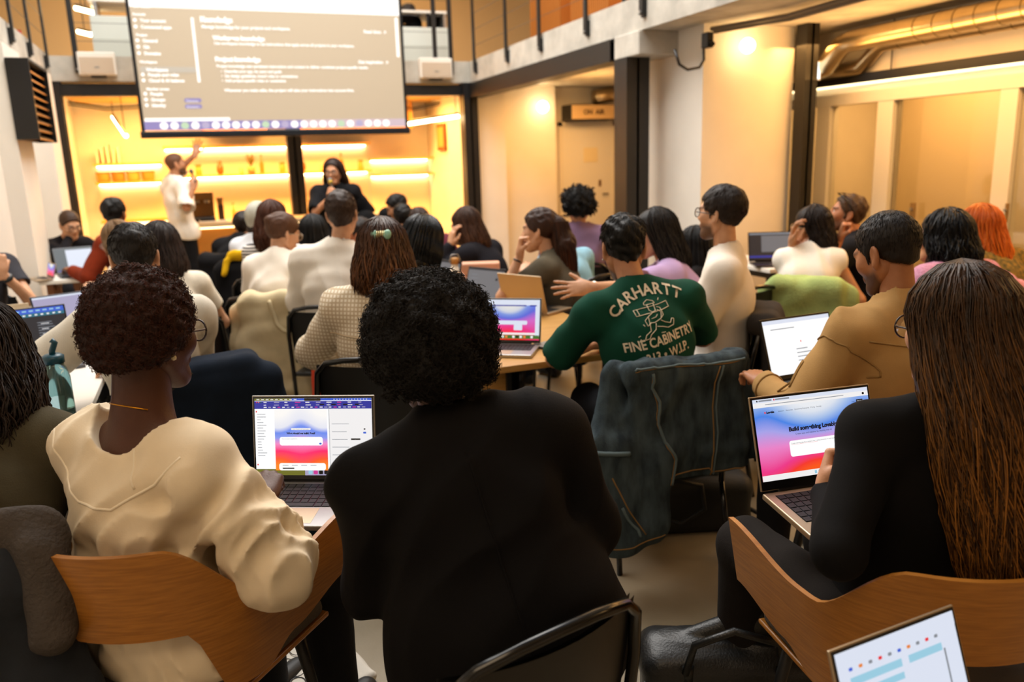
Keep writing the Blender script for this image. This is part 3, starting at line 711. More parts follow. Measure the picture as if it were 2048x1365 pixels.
# round lamps
def globe(loc, r, label, power):
    e = empty('wall_lamp', loc, 0, label, 'lamp')
    MB().lathe([(r*.55, -.0), (r*.6, .01), (r*.6, .03), (r*.5, .04)], 20).build('mount', M_BLACK, e, True).rotation_euler = (math.pi/2, 0, 0)
    n = 10; MB().lathe([(max(.001, r*math.sin(math.pi*i/n)), -r*math.cos(math.pi*i/n)) for i in range(n+1)], 20, (0, -r*.9, 0)).build('globe', M_GLOBE, e, True)
    l = bpy.data.lights.new('wall_lamp_bulb', 'POINT'); l.energy = power; l.color = WARM2; l.shadow_soft_size = r; o = bpy.data.objects.new('bulb', l); COL.objects.link(o); o.parent = e; o.location = (0, -r*2.2, 0)
p = atY(1484, 94, 5.9); globe((p[0], 5.88, p[2]), .062, 'glowing round wall lamp on the cross wall', 5)
p = atY(1081, 215, 11.23); globe((p[0], 11.22, p[2]), .085, 'glowing round wall lamp beside the sign', 5)
# sign box
p = atY(1143, 240, 11.2); q = atY(1226, 208, 11.2)
s = empty('sign_box', (p[0], 11.35, p[2]), 0, 'beige light box sign with dark letters above the door', 'sign')
sw_, sh_ = (q[0]-p[0])*1.12, q[2]-p[2]
part_box('case', (0, -.14, 0), (sw_, .2, sh_), M_BLACK, s, .006); part_box('panel', (.012, -.148, .012), (sw_-.012, -.139, sh_-.012), mat('sign_panel', 'd8b88a', .6), s)
def text_mesh(body, size, mat_, parent, M, name='lettering', align='LEFT', ext=.0, bold=0.):
    cu = bpy.data.curves.new('txt', 'FONT'); cu.body = body; cu.size = size; cu.align_x = align; cu.extrude = ext; cu.offset = bold; cu.resolution_u = 3
    ob = bpy.data.objects.new('txt', cu); COL.objects.link(ob); dg = bpy.context.evaluated_depsgraph_get()
    me = bpy.data.meshes.new_from_object(ob.evaluated_get(dg)); bpy.data.objects.remove(ob); bpy.data.curves.remove(cu)
    me.transform(M); me.materials.clear(); me.materials.append(mat_); return link(name, me, parent)
RX = Matrix.Rotation(math.pi/2, 4, 'X')
text_mesh('ON  AIR', sh_*.42, mat('sign_ink', '5a4630', .7), s, Matrix.Translation((sw_*.48, -.152, sh_*.36)) @ RX, align='CENTER', bold=.004)
# door of the side room
d = empty('door_1', (5.35, 11.53, 0), 0, 'cream door with small notice in the side room', 'door'); d['kind'] = 'structure'
part_box('leaf', (0, -.02, 0), (.86, .02, 2.05), M_WHT, d); part_box('frame', (-.06, -.03, 0), (0, .03, 2.11), M_WHITE, d); part_box('frame', (.86, -.03, 0), (.92, .03, 2.11), M_WHITE, d); part_box('frame', (-.06, -.03, 2.05), (.92, .03, 2.11), M_WHITE, d)
part_box('notice', (.36, -.026, 1.5), (.6, -.02, 1.72), mat('paper', 'f0e0b8', .7), d); part_box('light_switch', (.62, -.03, 1.12), (.66, -.02, 1.22), mat('switch_brown', '6a4a20', .5), d); MB().tube([(.78, -.05, 1.0), (.68, -.05, 1.0)], .01, 8).build('handle', M_ALUD, d)
part_box('track_light', (4.3, 8.4, 2.52), (4.34, 10.8, 2.57), M_BLACK, None); tag(bpy.data.objects['track_light'], 'black light track on the side room ceiling', 'track light')
dd = empty('air_duct', (6.35, 11.3, 2.48), 0, 'short round duct elbow above the sign box', 'duct'); MB().tube([(-.55, 0, -.02), (-.3, 0, .02), (0, 0, .02), (.8, 0, .02)], .11, 14).build('pipe', M_DUCT, dd, True); MB().tube([(.1, 0, .12), (.1, 0, .262)], .006, 6).build('hanger', M_STEEL, dd)
# ---------------------------------------------------------------- glazed rooms on the right
XG = 5.62
g = empty('window_1', (XG, 0, 0), 0, 'white framed glazed partition of the right hand rooms', 'partition'); g['kind'] = 'structure'
ys = [6.62, 6.42, 5.72, 5.48, 4.62, 4.42, 3.5, 2.6, 1.6]
for i, (y0, y1) in enumerate(((6.10, 6.27), (5.36, 5.53), (4.24, 4.38), (2.9, 3.06), (1.4, 1.56))): part_box('post', (-.05, y0, 0), (.06, y1, 2.0), M_WHT, g)
part_box('rail', (-.055, 1.4, 1.97), (.065, 6.95, 2.07), M_WHT, g)
for y0, y1 in ((6.27, 6.95), (5.53, 6.10), (4.38, 5.36), (3.06, 4.24), (1.56, 2.9)): part_box('pane', (-.004, y0, .1), (.004, y1, 1.97), M_GLASS, g); part_box('sill', (-.05, y0, 0), (.06, y1, .1), M_WHT, g)
structure('wall_over_partition', (XG-.03, 1.2, 2.07), (XG+.08, 6.95, ZB), M_WHITE)
structure('wall_room_back', (7.0, 1.2, 0), (7.1, 6.95, ZB), mat('plaster_beige', 'e4d2b0', .8), 'beige wall inside the glazed rooms')
structure('wall_room_split', (XG+.1, 4.27, 0), (7.0, 4.35, ZB), M_WHITE)
area('room_lamp', (6.3, 5.6, 2.5), .8, 1.2, 40, WARM2); area('room_lamp', (6.3, 3.2, 2.5), .8, 1.6, 40, WARM2)
q_ = atX(1650, 388, 6.965); s = empty('wall_phone', (6.965, q_[1], q_[2]), 0, 'small black phone hanging on the beige room wall', 'phone'); part_box('body', (-.03, -.035, -.09), (.035, .035, .07), M_BLACK, s, .01); MB().tube([(-.02, 0, .07), (-.02, 0, .1)], .01, 6).build('knob', M_BLACK, s)
for y, z, w, lb in ((atX(1826, 423, XG-.05)[1], atX(1826, 423, XG-.05)[2], .026, 'small metal door plate on the white partition post'), (atX(2014, 426, XG-.05)[1], atX(2014, 426, XG-.05)[2], .012, 'narrow dark door pull on the rightmost partition post')):
    s = empty('door_plate', (XG-.05, y, z), 0, lb, 'door plate'); part_box('plate', (-.012, -w, -.07), (0.004, w, .07), mat('plate_brass', '9a7a4a', .5, metal=.3), s, .004); MB().tube([(-.012, 0, .02), (-.03, 0, .02)], .012, 8).build('knob', M_ALU, s)
# led line with black channel
l = empty('led_line', (XG-.06, 4.2, 2.13), 0, 'long black ceiling channel with a glowing warm strip', 'lamp')
part_box('channel', (-.03, -2.6, .012), (.03, 2.45, .09), M_STEEL, l); part_box('diffuser', (-.012, -2.6, -.004), (.012, 2.45, .012), em('led_line_glow', 'ffe0a8', 4.), l)
for y in (-2, -.4, 1.2): part_box('hanger', (-.004, y, .09), (.004, y+.008, .49), M_STEEL, l)
# spiral ducts
def duct(pts, r, label, rings):
    e = empty('spiral_duct', (0, 0, 0), 0, label, 'duct')
    MB().tube(pts, r, 22).build('pipe', M_DUCT, e, True)
    P = [np.array(p) for p in pts]
    for seg, n in rings:
        a, b_ = P[seg], P[seg+1]
        for i in range(n):
            c = a+(b_-a)*(i+.5)/n; u = unit(b_-a); MB().tube([c-u*.004, c+u*.004], r*1.035, 22).build('seam', mat('duct_seam', '8a7a5c', .4, metal=.8), e, True)
duct([(5.32, 6.3, 2.28), (5.32, 6.0, 2.28), (5.32, 5.9, 2.30), (5.32, 5.72, 2.45), (5.32, 5.62, 2.47), (5.32, 5.0, 2.47), (5.32, 3.6, 2.47), (5.32, 1.6, 2.47)], .088, 'spiral metal air duct nearest the ceiling edge', [(5, 8), (6, 8)])
duct([(5.52, 6.3, 2.26), (5.52, 5.7, 2.27), (5.52, 5.5, 2.42), (5.52, 5.4, 2.43), (5.52, 3.4, 2.43), (5.52, 1.6, 2.43)], .062, 'thinner spiral metal air duct beside the partition wall', [(3, 8), (4, 6)])
s = empty('exit_sign', (5.12, 5.9, 2.18), 0, 'small glowing white sign box behind the slim column', 'sign'); part_box('case', (-.08, 0, 0), (.14, .05, .16), M_WHT, s); part_box('panel', (-.07, -.006, .01), (.13, 0, .15), em('sign_white', 'f4f6f2', 2.2), s)
# ---------------------------------------------------------------- projection screen
YS = 9.95
bl, br = atY(290, 262, YS), atY(811, 253, YS); sx0, sx1, sz0 = bl[0], br[0], (bl[2]+br[2])/2; SW = sx1-sx0; SH = SW*.62
scr = empty('projection_screen', (sx0, YS, sz0), 0, 'large hanging projection screen showing a settings page', 'projection screen')
M_FAB = mat('screen_fabric', '8f8676', .8, emit='c4ab8c', estr=.62)
part_box('fabric', (0, 0, 0), (SW, .004, SH), M_FAB, scr)
part_box('border', (-.035, -.004, -.02), (0, .006, SH), M_BLACK, scr); part_box('border', (SW, -.004, -.02), (SW+.035, .006, SH), M_BLACK, scr)
part_box('bottom_bar', (-.05, -.03, -.085), (SW+.05, .03, -.01), mat('bar_dark', '20242a', .35, metal=.4), scr, .01)
part_box('roller_case', (-.1, -.06, SH), (SW+.1, .08, SH+.14), M_WHT, scr); 
for x in (.2, SW-.2): MB().tube([(x, 0, SH+.14), (x, 0, 3.6)], .004, 5).build('hanging_wire', M_ALU, scr)
class UI:
    def __init__(s, parent, W, H, M): s.p, s.W, s.H, s.M, s.b = parent, W, H, M, {}
    def rect(s, x0, y0, x1, y1, m, ly=1, name='panel', rd=0.):
        e = .0006*ly if s.W < 1 else .0025*ly
        X0, X1, Z0, Z1 = x0*s.W, x1*s.W, (1-y1)*s.H, (1-y0)*s.H
        if rd > 0:
            r = rd*s.H; pts = []
            for cx, cz, a0 in ((X1-r, Z1-r, 0), (X0+r, Z1-r, 90), (X0+r, Z0+r, 180), (X1-r, Z0+r, 270)):
                pts += [(cx+r*math.cos(math.radians(a0+k*22.5)), -e, cz+r*math.sin(math.radians(a0+k*22.5))) for k in range(5)]
            V = pts; Fc = [tuple(range(len(pts)))]
        else: V = [(X0, -e, Z0), (X1, -e, Z0), (X1, -e, Z1), (X0, -e, Z1)]; Fc = [(0, 1, 2, 3)]
        o = mesh_obj(name, [s.M @ Vector(v) for v in V], Fc, m, s.p, False); uv = o.data.uv_layers.new(name='UVMap')
        if rd <= 0:
            for i, q in enumerate(((0, 0), (1, 0), (1, 1), (0, 1))): uv.data[i].uv = q
    def text(s, t, x, y, h, m, ly=2, align='LEFT', bold=0., name='lettering'):
        e = .0006*ly if s.W < 1 else .0025*ly
        return text_mesh(t, h*s.H*1.35, m, s.p, s.M @ Matrix.Translation((x*s.W, -e, (1-y)*s.H)) @ RX, name, align, bold=bold*h*s.H)
    def lines(s, x, y, w, n, dy, h, m, rs, ly=2):
        for i in range(n): s.rect(x, y+i*dy, x+w*rs.uniform(.5, 1), y+i*dy+h, m, ly, 'text_line')
    def done(s):
        pass
E_W = em('proj_white', 'fff8f0', 1.5); E_DIM = em('proj_grey', 'dccdb8', .95); E_LIL = em('proj_lilac', 'b4a4e0', .75); E_LIL2 = em('proj_lilac_pale', 'd9c9ea', .8); E_PNK = em('proj_pink', 'f0d4dc', .85)
E_GR = em('proj_green', 'd8f0c8', .9); E_YL = em('proj_yellow', 'e4e48a', .85)
ui = UI(scr, SW, SH, Matrix.Identity(4)); V0 = .18   # part of the picture above the photo's frame
def uy(py): return 1-((262-py)/270.)*(SH_V)          # photo row on the screen -> ui v
SH_V = (atY(290, 0, YS)[2]-atY(290, 262, YS)[2])/SH
def ux(px): return (px-288)/(810-288.)
ui.rect(ux(288), uy(6)-.25, ux(810), uy(7), E_W, 1)
ui.rect(ux(395), uy(25), ux(400), uy(160), E_W, 1); ui.rect(ux(800), uy(12), ux(806), uy(100), E_W, 1)
for t, x, y, h in (('Go back', 292, 8, .016), ('Account', 290, 24, .012), ('Your account', 302, 37, .015), ('Connected apps', 302, 50, .015), ('Project', 292, 66, .012), ('General', 302, 78, .015), ('Git', 302, 91, .015), ('Domains', 302, 104, .015), ('Workspace', 292, 121, .012), ('People and roles', 304, 148, .015), ('Cloud & AI balance', 304, 160, .015), ('Member access', 298, 177, .012), ('People', 304, 188, .015), ('Groups', 304, 200, .015), ('Identity', 304, 212, .015)):
    ui.text(t, ux(x+2), uy(y), h*1.25, E_W, bold=.06)
    if x > 300: ui.rect(ux(x-10), uy(y-7), ux(x-4), uy(y), E_W, 1, 'icon', .008)
ui.rect(ux(293), uy(128), ux(395), uy(140), E_DIM, 1, 'highlight', .012); ui.text('Workspace', ux(304), uy(137.5), .019, E_W, 3, bold=.06)
ui.rect(ux(366), uy(194), ux(398), uy(203), E_LIL, 1, 'badge', .012); ui.rect(ux(366), uy(207), ux(398), uy(216), E_LIL, 1, 'badge', .012)
ui.text('Enterprise', ux(370), uy(202), .012, E_W, 3); ui.text('Enterprise', ux(370), uy(214.5), .012, E_W, 3)
for t, x, y, h in (('Knowledge', 412, 33, .03), ('Manage knowledge for your projects and workspace.', 413, 46, .018), ('Workspace knowledge', 432, 70, .024), ('Use workspace knowledge to set instructions that apply across all projects in your workspace.', 433, 80, .0165),
                   ('Project knowledge', 432, 115, .026), ('Project knowledge sets persistent instructions and context to deliver consistent project-specific results.', 433, 128, .0165),
                   ('•  Describe your app, its users and goals', 440, 139, .0165), ('•  Set design guidelines, brand rules or conventions', 440, 149, .0165), ('•  Add project-specific rules or constraints', 440, 159, .0165), ('Whenever you make edits, the project will take your instructions into account first.', 443, 180, .0175), ('Read docs  ↗', 732, 48, .02), ('Get inspiration  ↗', 716, 116, .02)):
    ui.text(t, ux(x), uy(y), h, E_W, bold=.1 if h > .02 else .05)
ui.rect(ux(290), uy(236), ux(448), uy(243), E_W, 1, 'bar'); ui.rect(ux(288), uy(243), ux(592), uy(262), E_LIL, 1, 'dock'); ui.rect(ux(592), uy(243), ux(812), uy(262), E_PNK, 1, 'dock')
for i in range(24):
    x = 316+i*19.3; ui.rect(ux(x), uy(245), ux(x+15), uy(260), (E_W, E_W, E_GR, E_W, E_LIL2, E_W, E_W, E_YL if i == 11 else E_W)[i % 8], 2, 'app_icon', .02)
ui.done()
# ---------------------------------------------------------------- slatted vent box on the left wall
v = empty('vent_box', (XL+.1, 7.75, 1.86), 0, 'black box with bronze louvre slats high on the left wall', 'vent')
part_box('side_panel', (0, -.02, 0), (.17, .0, .62), M_BLACK, v); part_box('back_panel', (0, 0, 0), (.03, .9, .62), M_BLACK, v); part_box('side_panel', (0, .9, 0), (.17, .92, .62), M_BLACK, v); part_box('top_panel', (0, 0, .62), (.17, .92, .64), M_BLACK, v)
for i in range(9): MB().box((-.055, 0, -.006), (.055, .9, .006), Matrix.Translation((.1, 0, .04+i*.068)) @ Matrix.Rotation(.6, 4, 'Y')).build('slat', mat('bronze_slat', '9a7448', .35, metal=.7), v)
# ---------------------------------------------------------------- bar
YC = 10.72
bc = empty('bar_counter', (0, YC, 0), 0, 'long bar counter with fluted wooden front and pale top', 'counter')
part_box('carcass', (-.05, .03, 0), (2.6, .62, .87), mat('bar_wood', 'b06a20', .5), bc); part_box('worktop', (-.12, -.06, .87), (2.66, .6, .93), mat('worktop_beige', 'cbb48c', .4), bc, .006); part_box('led_strip', (-.05, -.03, .855), (2.6, -.015, .87), M_LED2, bc)
flute = MB().box((-.011, -.012, .0), (.011, .03, .85), bev=.004).build('flute', mat('flute_wood', 'd08a34', .45), bc); flute.location = (-.04, 0, 0)
for i in range(1, 88): f_ = flute.copy(); COL.objects.link(f_); f_.parent = bc; f_.location = (-.04+i*.03, 0, 0)
def shelf_unit(x0, x1, zs, depth, led, label):
    e = empty('wall_shelf', (x0, 13.35-depth, 0), 0, label, 'shelf')
    for z in zs:
        part_box('board', (0, 0, z), (x1-x0, depth, z+.035), mat('shelf_oak', 'd9a24a', .5), e)
        part_box('led_strip', (.02, depth-.06, z-.02), (x1-x0-.02, depth-.02, z-.004), M_LED, e)
    part_box('back_panel', (0, depth-.012, zs[0]), (x1-x0, depth-.002, zs[-1]+.035), mat('tile_white', 'f2e6cc', .3), e)
    return e
YW = 12.95
pL = [atY(188, y, YW)[2] for y in (420, 372, 316)]; xL0, xL1 = atY(188, 350, YW)[0], atY(325, 350, YW)[0]
shelf_unit(xL0, xL1, [atY(250, 446, YW)[2], atY(250, 368, YW)[2], atY(250, 331, YW)[2]], .4, 1, 'lit oak shelves at the left end of the bar wall')
xM0, xM1 = atY(332, 350, YW)[0], atY(745, 350, YW)[0]
zM = [atY(500, 446, YW)[2], atY(500, 352, YW)[2], atY(500, 294, YW)[2]]
shelf_unit(xM0, xM1, zM, .4, 1, 'long lit oak shelves behind the bar counter')
xN0, xN1 = atY(750, 350, YW)[0], 3.7
shelf_unit(xN0, xN1, [atY(790, 446, YW)[2], atY(790, 352, YW)[2], atY(790, 320, YW)[2]], .4, 1, 'lit oak shelves at the right end of the bar wall')
rs = np.random.RandomState(11)
zl1 = atY(250, 368, YW)[2]+.035; zt1 = atY(250, 331, YW)[2]+.035; zm0, zm1, zm2 = [z+.035 for z in zM]
BOX = ['c79a4a', 'b88a3c', 'd0a85a', 'c39446']
for i in range(4):
    x = xL0+.1+i*(xL1-xL0-.3)/3.; e = empty('storage_basket', (x, 13.12, zl1), 0, ['woven basket at the wall end of the left bar shelf', 'second woven basket on the left bar shelf', 'third woven basket on the left bar shelf', 'woven basket on the left bar shelf nearest the bald speaker'][i], 'basket', 'baskets on the bar shelf')
    MB().lathe([(.07, 0), (.085, .02), (.092, .12), (.096, .13), (.088, .13), (.08, .03)], 16).build('basket', mat('wicker%d' % i, BOX[i], .8, bump=.4, bscale=60), e, True); MB().tube([(.093*math.cos(t), .093*math.sin(t), .13) for t in np.linspace(0, 6.28, 17)], .008, 6).build('rim', mat('wicker_rim', '8a5a20', .8), e, True)
def book(x, z, h, w, col, tilt, lb):
    e = empty('book', (x, 13.0, z), 0, lb, 'book', 'books on the bar shelf', rot=(0, tilt, 0)); part_box('cover', (0, 0, 0), (w, .17, h), mat('book_'+col, col, .5), e); part_box('pages', (.004, -.002, .004), (w-.004, .168, h-.004), mat('pages', 'f0e4c8', .8), e)
for i, (c, lb) in enumerate((('402a50', 'dark purple book on the upper left bar shelf'), ('b03418', 'red book on the upper left bar shelf'), ('c8541c', 'orange book on the upper left bar shelf'), ('d8a040', 'ochre book leaning on the upper left bar shelf'), ('a8b0a0', 'grey book on the upper left bar shelf'))): book(xL0+.05+i*.07, zt1+.002, .2+.03*(i % 3), .035, c, .06 if i == 3 else 0, lb)
def vessel(name, x, z, kind, col, lb, grp, y=13.1, tr=0.):
    e = empty(name, (x, y, z), 0, lb, name.split('_')[-1], grp); m_ = mat('vessel_'+col+str(tr), col, .25, trans=tr)
    prof = {'bottle': [(.03, 0), (.034, .01), (.034, .14), (.014, .19), (.012, .25)], 'jar': [(.04, 0), (.046, .01), (.046, .1), (.036, .12), (.036, .13)], 'cup': [(.026, 0), (.03, .005), (.04, .09), (.037, .09), (.028, .01)], 'vase': [(.03, 0), (.055, .05), (.05, .12), (.022, .17), (.028, .2)]}[kind]
    MB().lathe(prof, 14).build('body', m_, e, True); z1 = prof[-1][1]
    if kind in ('bottle', 'jar'): MB().lathe([(prof[-1][0]*1.2, z1), (prof[-1][0]*1.2, z1+.025)], 12).build('lid', mat('lid_brass', 'a87830', .4, metal=.5), e)
    return e
WH = ['at the left end', 'second from the left', 'third from the left', 'fourth from the left', 'fifth from the left', 'sixth from the left', 'seventh from the left', 'eighth from the left', 'ninth from the left', 'at the right end']
for i in range(10):
    x = xM0+.15+i*(xM1-xM0-.3)/9; k = ['bottle', 'jar', 'vase', 'cup'][i % 4]
    vessel({'bottle': 'glass_bottle', 'jar': 'storage_jar', 'vase': 'clay_vase', 'cup': 'tea_cup'}[k], x, zm1, k, ['b8802c', 'c89840', '8a5a24', 'e0c080'][i % 4], 'amber %s on the middle bar shelf, %s' % (k, WH[i]), 'vessels on the middle bar shelf')
for i in range(7):
    x = xM0+.5+i*(xM1-xM0-.7)/6; k = ['cup', 'bottle', 'jar'][i % 3]
    vessel({'bottle': 'glass_bottle', 'jar': 'storage_jar', 'cup': 'tea_cup'}[k], x, zm0, k, ['e8d8b0', 'd0a050', 'b07828'][i % 3], 'pale %s on the lowest bar shelf, %s' % (k, WH[i] if i < 6 else 'at the right end'), 'vessels on the lowest bar shelf')
def plant(x, y, z, lb, n=14, h=.22, sd=3):
    e = empty('potted_plant', (x, y, z), 0, lb, 'plant'); MB().lathe([(.05, 0), (.065, .1), (.06, .1), (.05, .085)], 16).build('pot', mat('pot_clay', 'c09058', .7), e, True); rs_ = np.random.RandomState(sd)
    for i in range(n):
        a = rs_.uniform(0, 6.28); r = rs_.uniform(.05, .12); hh = rs_.uniform(.5, 1)*h; d_ = vec(math.cos(a), math.sin(a), 0); s_ = vec(-math.sin(a), math.cos(a), 0); b0 = vec(0, 0, .09); 
        P = [b0, b0+d_*r*.5+vec(0, 0, hh*.7)-s_*.014, b0+d_*r+vec(0, 0, hh), b0+d_*r*.5+vec(0, 0, hh*.7)+s_*.014]; MB().add(P, [(0, 1, 2, 3)]).build('leaf', mat('leaf_olive', '7a6a20', .6), e)
plant(xM0+2.05, 13.1, zm0, 'small potted plant on the lowest bar shelf', sd=5); plant(xL0+.25, 13.12, atY(250, 446, YW)[2]+.035, 'leafy potted plant at the left end of the bar wall', sd=8); plant(xM0+1.2, 12.98, zm1, 'trailing potted plant on the middle bar shelf beside a vase', sd=9)
# espresso machine, grinder and counter things
cz = .93
px_ = atY(403, 400, YC+.25)[0]
e = empty('espresso_machine', (px_, YC+.3, cz), 0, 'brown and black espresso machine on the bar counter', 'coffee machine')
M_COF = mat('coffee_bronze', '6a4a20', .35, metal=.5); part_box('body', (-.14, -.02, .05), (.14, .24, .36), M_COF, e, .015); part_box('drip_tray', (-.14, -.2, 0), (.14, .24, .06), M_BLACK, e, .01); part_box('head', (-.14, -.18, .27), (.14, 0, .37), M_COF, e, .015)
for s_ in (-.06, .06): MB().lathe([(.03, 0), (.034, .03)], 14, (s_, -.1, .235)).build('group_head', M_ALU, e); MB().tube([(s_, -.12, .25), (s_, -.24, .235)], .011, 8).build('portafilter_handle', M_BLACK, e)
px_ = atY(442, 420, YC+.25)[0]; e = empty('coffee_grinder', (px_, YC+.3, cz), 0, 'narrow dark coffee grinder beside the espresso machine', 'grinder'); part_box('body', (-.035, -.05, 0), (.035, .06, .2), mat('grinder_dark', '3a2410', .4), e, .008); MB().lathe([(.03, .2), (.04, .27), (.04, .29)], 14).build('hopper', mat('hopper', '70501c', .3, trans=.4), e, True)
px_ = atY(425, 436, YC+.2)[0]; e = empty('serving_tray', (px_, YC+.12, cz), 0, 'flat white tray on the bar counter', 'tray'); part_box('base', (-.16, -.1, 0), (.16, .1, .012), M_WHT, e); 
for q in (-.16, .15): part_box('rim', (q, -.1, .012), (q+.01, .1, .03), M_WHT, e)
px_ = atY(545, 415, YC+.3)[0]; e = empty('picture_frame', (px_, YC+.35, cz), 0, 'small dark framed board standing on the bar counter', 'frame'); part_box('panel', (-.09, 0, .01), (.09, .012, .19), mat('board_beige', 'd8c090', .7), e)
for lo, hi in (((-.1, -.006, 0), (.1, .016, .014)), ((-.1, -.006, .186), (.1, .016, .2)), ((-.1, -.006, 0), (-.088, .016, .2)), ((.088, -.006, 0), (.1, .016, .2))): part_box('moulding', lo, hi, M_BLACK, e)
# hanging beams and timber battens under the bar ceiling, cables
for i in range(4):
    y = 11.4+i*.5; o = structure('ceiling_joist_%d' % (i+1), (XL, y, ZB-.1), (3.7, y+.09, ZB), mat('joist', 'd8b070', .8)); o.name = 'trim_%d' % (10+i)
for j, (xa, xb) in enumerate(((.2, 1.1), (1.5, 3.3))):
    e = empty('wooden_hood', (xa, 12.6, 2.1), 0, ['timber panelled cupboard above the left part of the long bar shelf', 'timber panelled cupboard above the right part of the long bar shelf'][j], 'cupboard'); n_ = 4
    for i in range(n_): w_ = (xb-xa)/n_; part_box('panel', (i*w_+.008, 0, 0), ((i+1)*w_-.008, .02, .52), mat('hood_timber', 'a8702c', .6), e); 
    part_box('carcass', (0, .02, 0), (xb-xa, .7, .52), mat('hood_carcass', '7c501e', .6), e)
def tube_lamp(a, b_, label):
    e = empty('tube_lamp', (0, 0, 0), 0, label, 'lamp'); a = np.array(a); b_ = np.array(b_)
    MB().tube([a, b_], .026, 12).build('diffuser', M_LED, e, True); MB().tube([a+vec(0, 0, .03), b_+vec(0, 0, .03)], .02, 8).build('housing', M_BLACK, e)
    for q in (a+(b_-a)*.04, b_-(b_-a)*.06): MB().tube([q+vec(0, 0, .03), q+vec(0, 0, ZB-q[2])], .006, 6).build('hanger', M_BLACK, e)
a, b_ = atY(226, 234, 12.9), atY(252, 272, 11.5); tube_lamp(a, b_, 'glowing tube lamp on the left of the projection screen')
a, b_ = atY(815, 248, 11.7), atY(918, 232, 11.3); tube_lamp(a, b_, 'glowing tube lamp on the right of the projection screen')
for j, (pts, lb) in enumerate(((((-1.3, 11.3, 2.42), (-.9, 11.4, 2.36), (-.3, 11.5, 2.4), (.4, 11.6, 2.42)), 'black cable slung under the bar ceiling near the left column'), (((2.6, 11.6, 2.4), (3.0, 11.5, 2.33), (3.4, 11.4, 2.4)), 'black cable slung under the bar ceiling near the corner column'))):
    e = empty('loose_cable', (0, 0, 0), 0, lb, 'cable'); MB().tube(pts, .012, 6).build('strand', M_BLACK, e, True); MB().tube([(p[0], p[1]+.03, p[2]-.03) for p in pts], .008, 6).build('strand', M_BLACK, e, True)
f_ = empty('wall_picture', (atY(872, 300, 11.0)[0], 13.0, 1.9), 0, 'small dark framed picture beside the corner column', 'picture'); f_.location = (3.70, 12.4, 1.8); part_box('frame', (-.03, -.2, -.05), (.01, .2, .35), mat('pic_brown', '7a4a1c', .5), f_); part_box('print', (-.034, -.15, 0), (-.03, .15, .3), mat('pic_print', 'c09050', .6), f_)
# ---------------------------------------------------------------- upper gallery
def divider(px0, px1, pyt, pyb, label):
    a, b_ = atY(px0, pyt, YB+.5), atY(px1, pyb, YB+.5)
    e = empty('desk_divider', (a[0], YB+.5, ZT), 0, label, 'desk'); w = b_[0]-a[0]; h = a[2]-ZT
    part_box('screen_panel', (0, 0, .25), (w, .04, h), mat('felt_pale', 'ccd2cc', .9, bump=.1), e, .01); part_box('leg', (.05, .05, 0), (.09, .6, .7), M_ALU, e); part_box('leg', (w-.09, .05, 0), (w-.05, .6, .7), M_ALU, e); part_box('desktop', (0, .04, .7), (w, .75, .73), M_WHT, e); part_box('modesty_panel', (0, .0, .02), (w, .03, .25), mat('felt_pale2', 'c2c6be', .9), e)
    return e
divider(178, 420, 30, 110, 'pale felt desk divider on the gallery left of the projection screen'); divider(700, 905, 50, 125, 'pale felt desk divider on the gallery right of the projection screen')
for px0, px1, py0, py1, lb in ((158, 228, 104, 150, 'white box loudspeaker on the gallery edge left of the screen'), (842, 904, 116, 156, 'white box loudspeaker on the gallery edge right of the screen')):
    a, b_ = atY(px0, py1, YB-.12), atY(px1, py0, YB-.12); e = empty('loudspeaker', (a[0], YB-.12, a[2]), 0, lb, 'loudspeaker'); w, h = b_[0]-a[0], b_[2]-a[2]
    part_box('cabinet', (0, 0, 0), (w, .11, h), M_WHT, e, .012); part_box('grille', (.02, -.006, .015), (w-.02, .002, h-.06), mat('grille_beige', 'c8b6a0', .8, bump=.3, bscale=300), e); part_box('bracket', (w*.3, .03, -.02), (w*.7, .115, .0), M_STEEL, e); part_box('badge', (w*.44, -.009, h*.3), (w*.56, -.005, h*.36), M_ALU, e)
part_box('sheet', (0, 0, 0), (.001, .001, .001), M_WHT, None); bpy.data.objects.remove(bpy.data.objects['sheet'])
e = empty('paper_pile', (atY(225, 28, YB+.8)[0], YB+.85, ZT+.73), 0, 'pile of crumpled white paper on the left gallery desk', 'paper')
f = Field((-.3, -.15, -.02), (.35, .15, .2), .012); f.ell((0, 0, .03), (.26, .12, .07)).ell((.2, 0, .05), (.1, .1, .08)).disp(wobble(3, 30, .02), .06).cut(lambda x, y, z: -z, .004); V, Fc = f.mesh(); mesh_obj('sheets', V, Fc, M_WHT, e, False)
for y0, lb in ((6.7, 'orange timber slatted cabinet behind the right gallery railing, nearest the camera'), (8.6, 'orange timber slatted cabinet in the middle of the right gallery'), (9.9, 'orange timber slatted cabinet at the far end of the right gallery')):
    e = empty('slatted_cabinet', (4.6, y0, ZT), 0, lb, 'cabinet'); part_box('carcass', (.02, 0, 0), (.5, 1.0, 1.3), mat('timber_orange', 'b5651c', .6), e); part_box('plinth', (0, 0, 0), (.03, 1.0, .12), mat('timber_pale', 'd8c8a8', .6), e)
    for i in range(20): part_box('slat', (0, i*.05+.006, .12), (.025, i*.05+.04, 1.3), mat('timber_slat', 'a8621e', .55), e)
e = empty('dark_chair', (4.3, 7.7, ZT), .4, 'dark mesh office chair on the right gallery', 'chair'); part_box('seat', (-.22, -.22, .42), (.22, .22, .48), M_BLACK, e, .02); part_box('backrest', (-.2, .2, .5), (.2, .23, .95), mat('mesh_grey', '3a3634', .8), e, .015); MB().tube([(0, 0, .05), (0, 0, .42)], .025, 8).build('stem', M_BLACK, e)
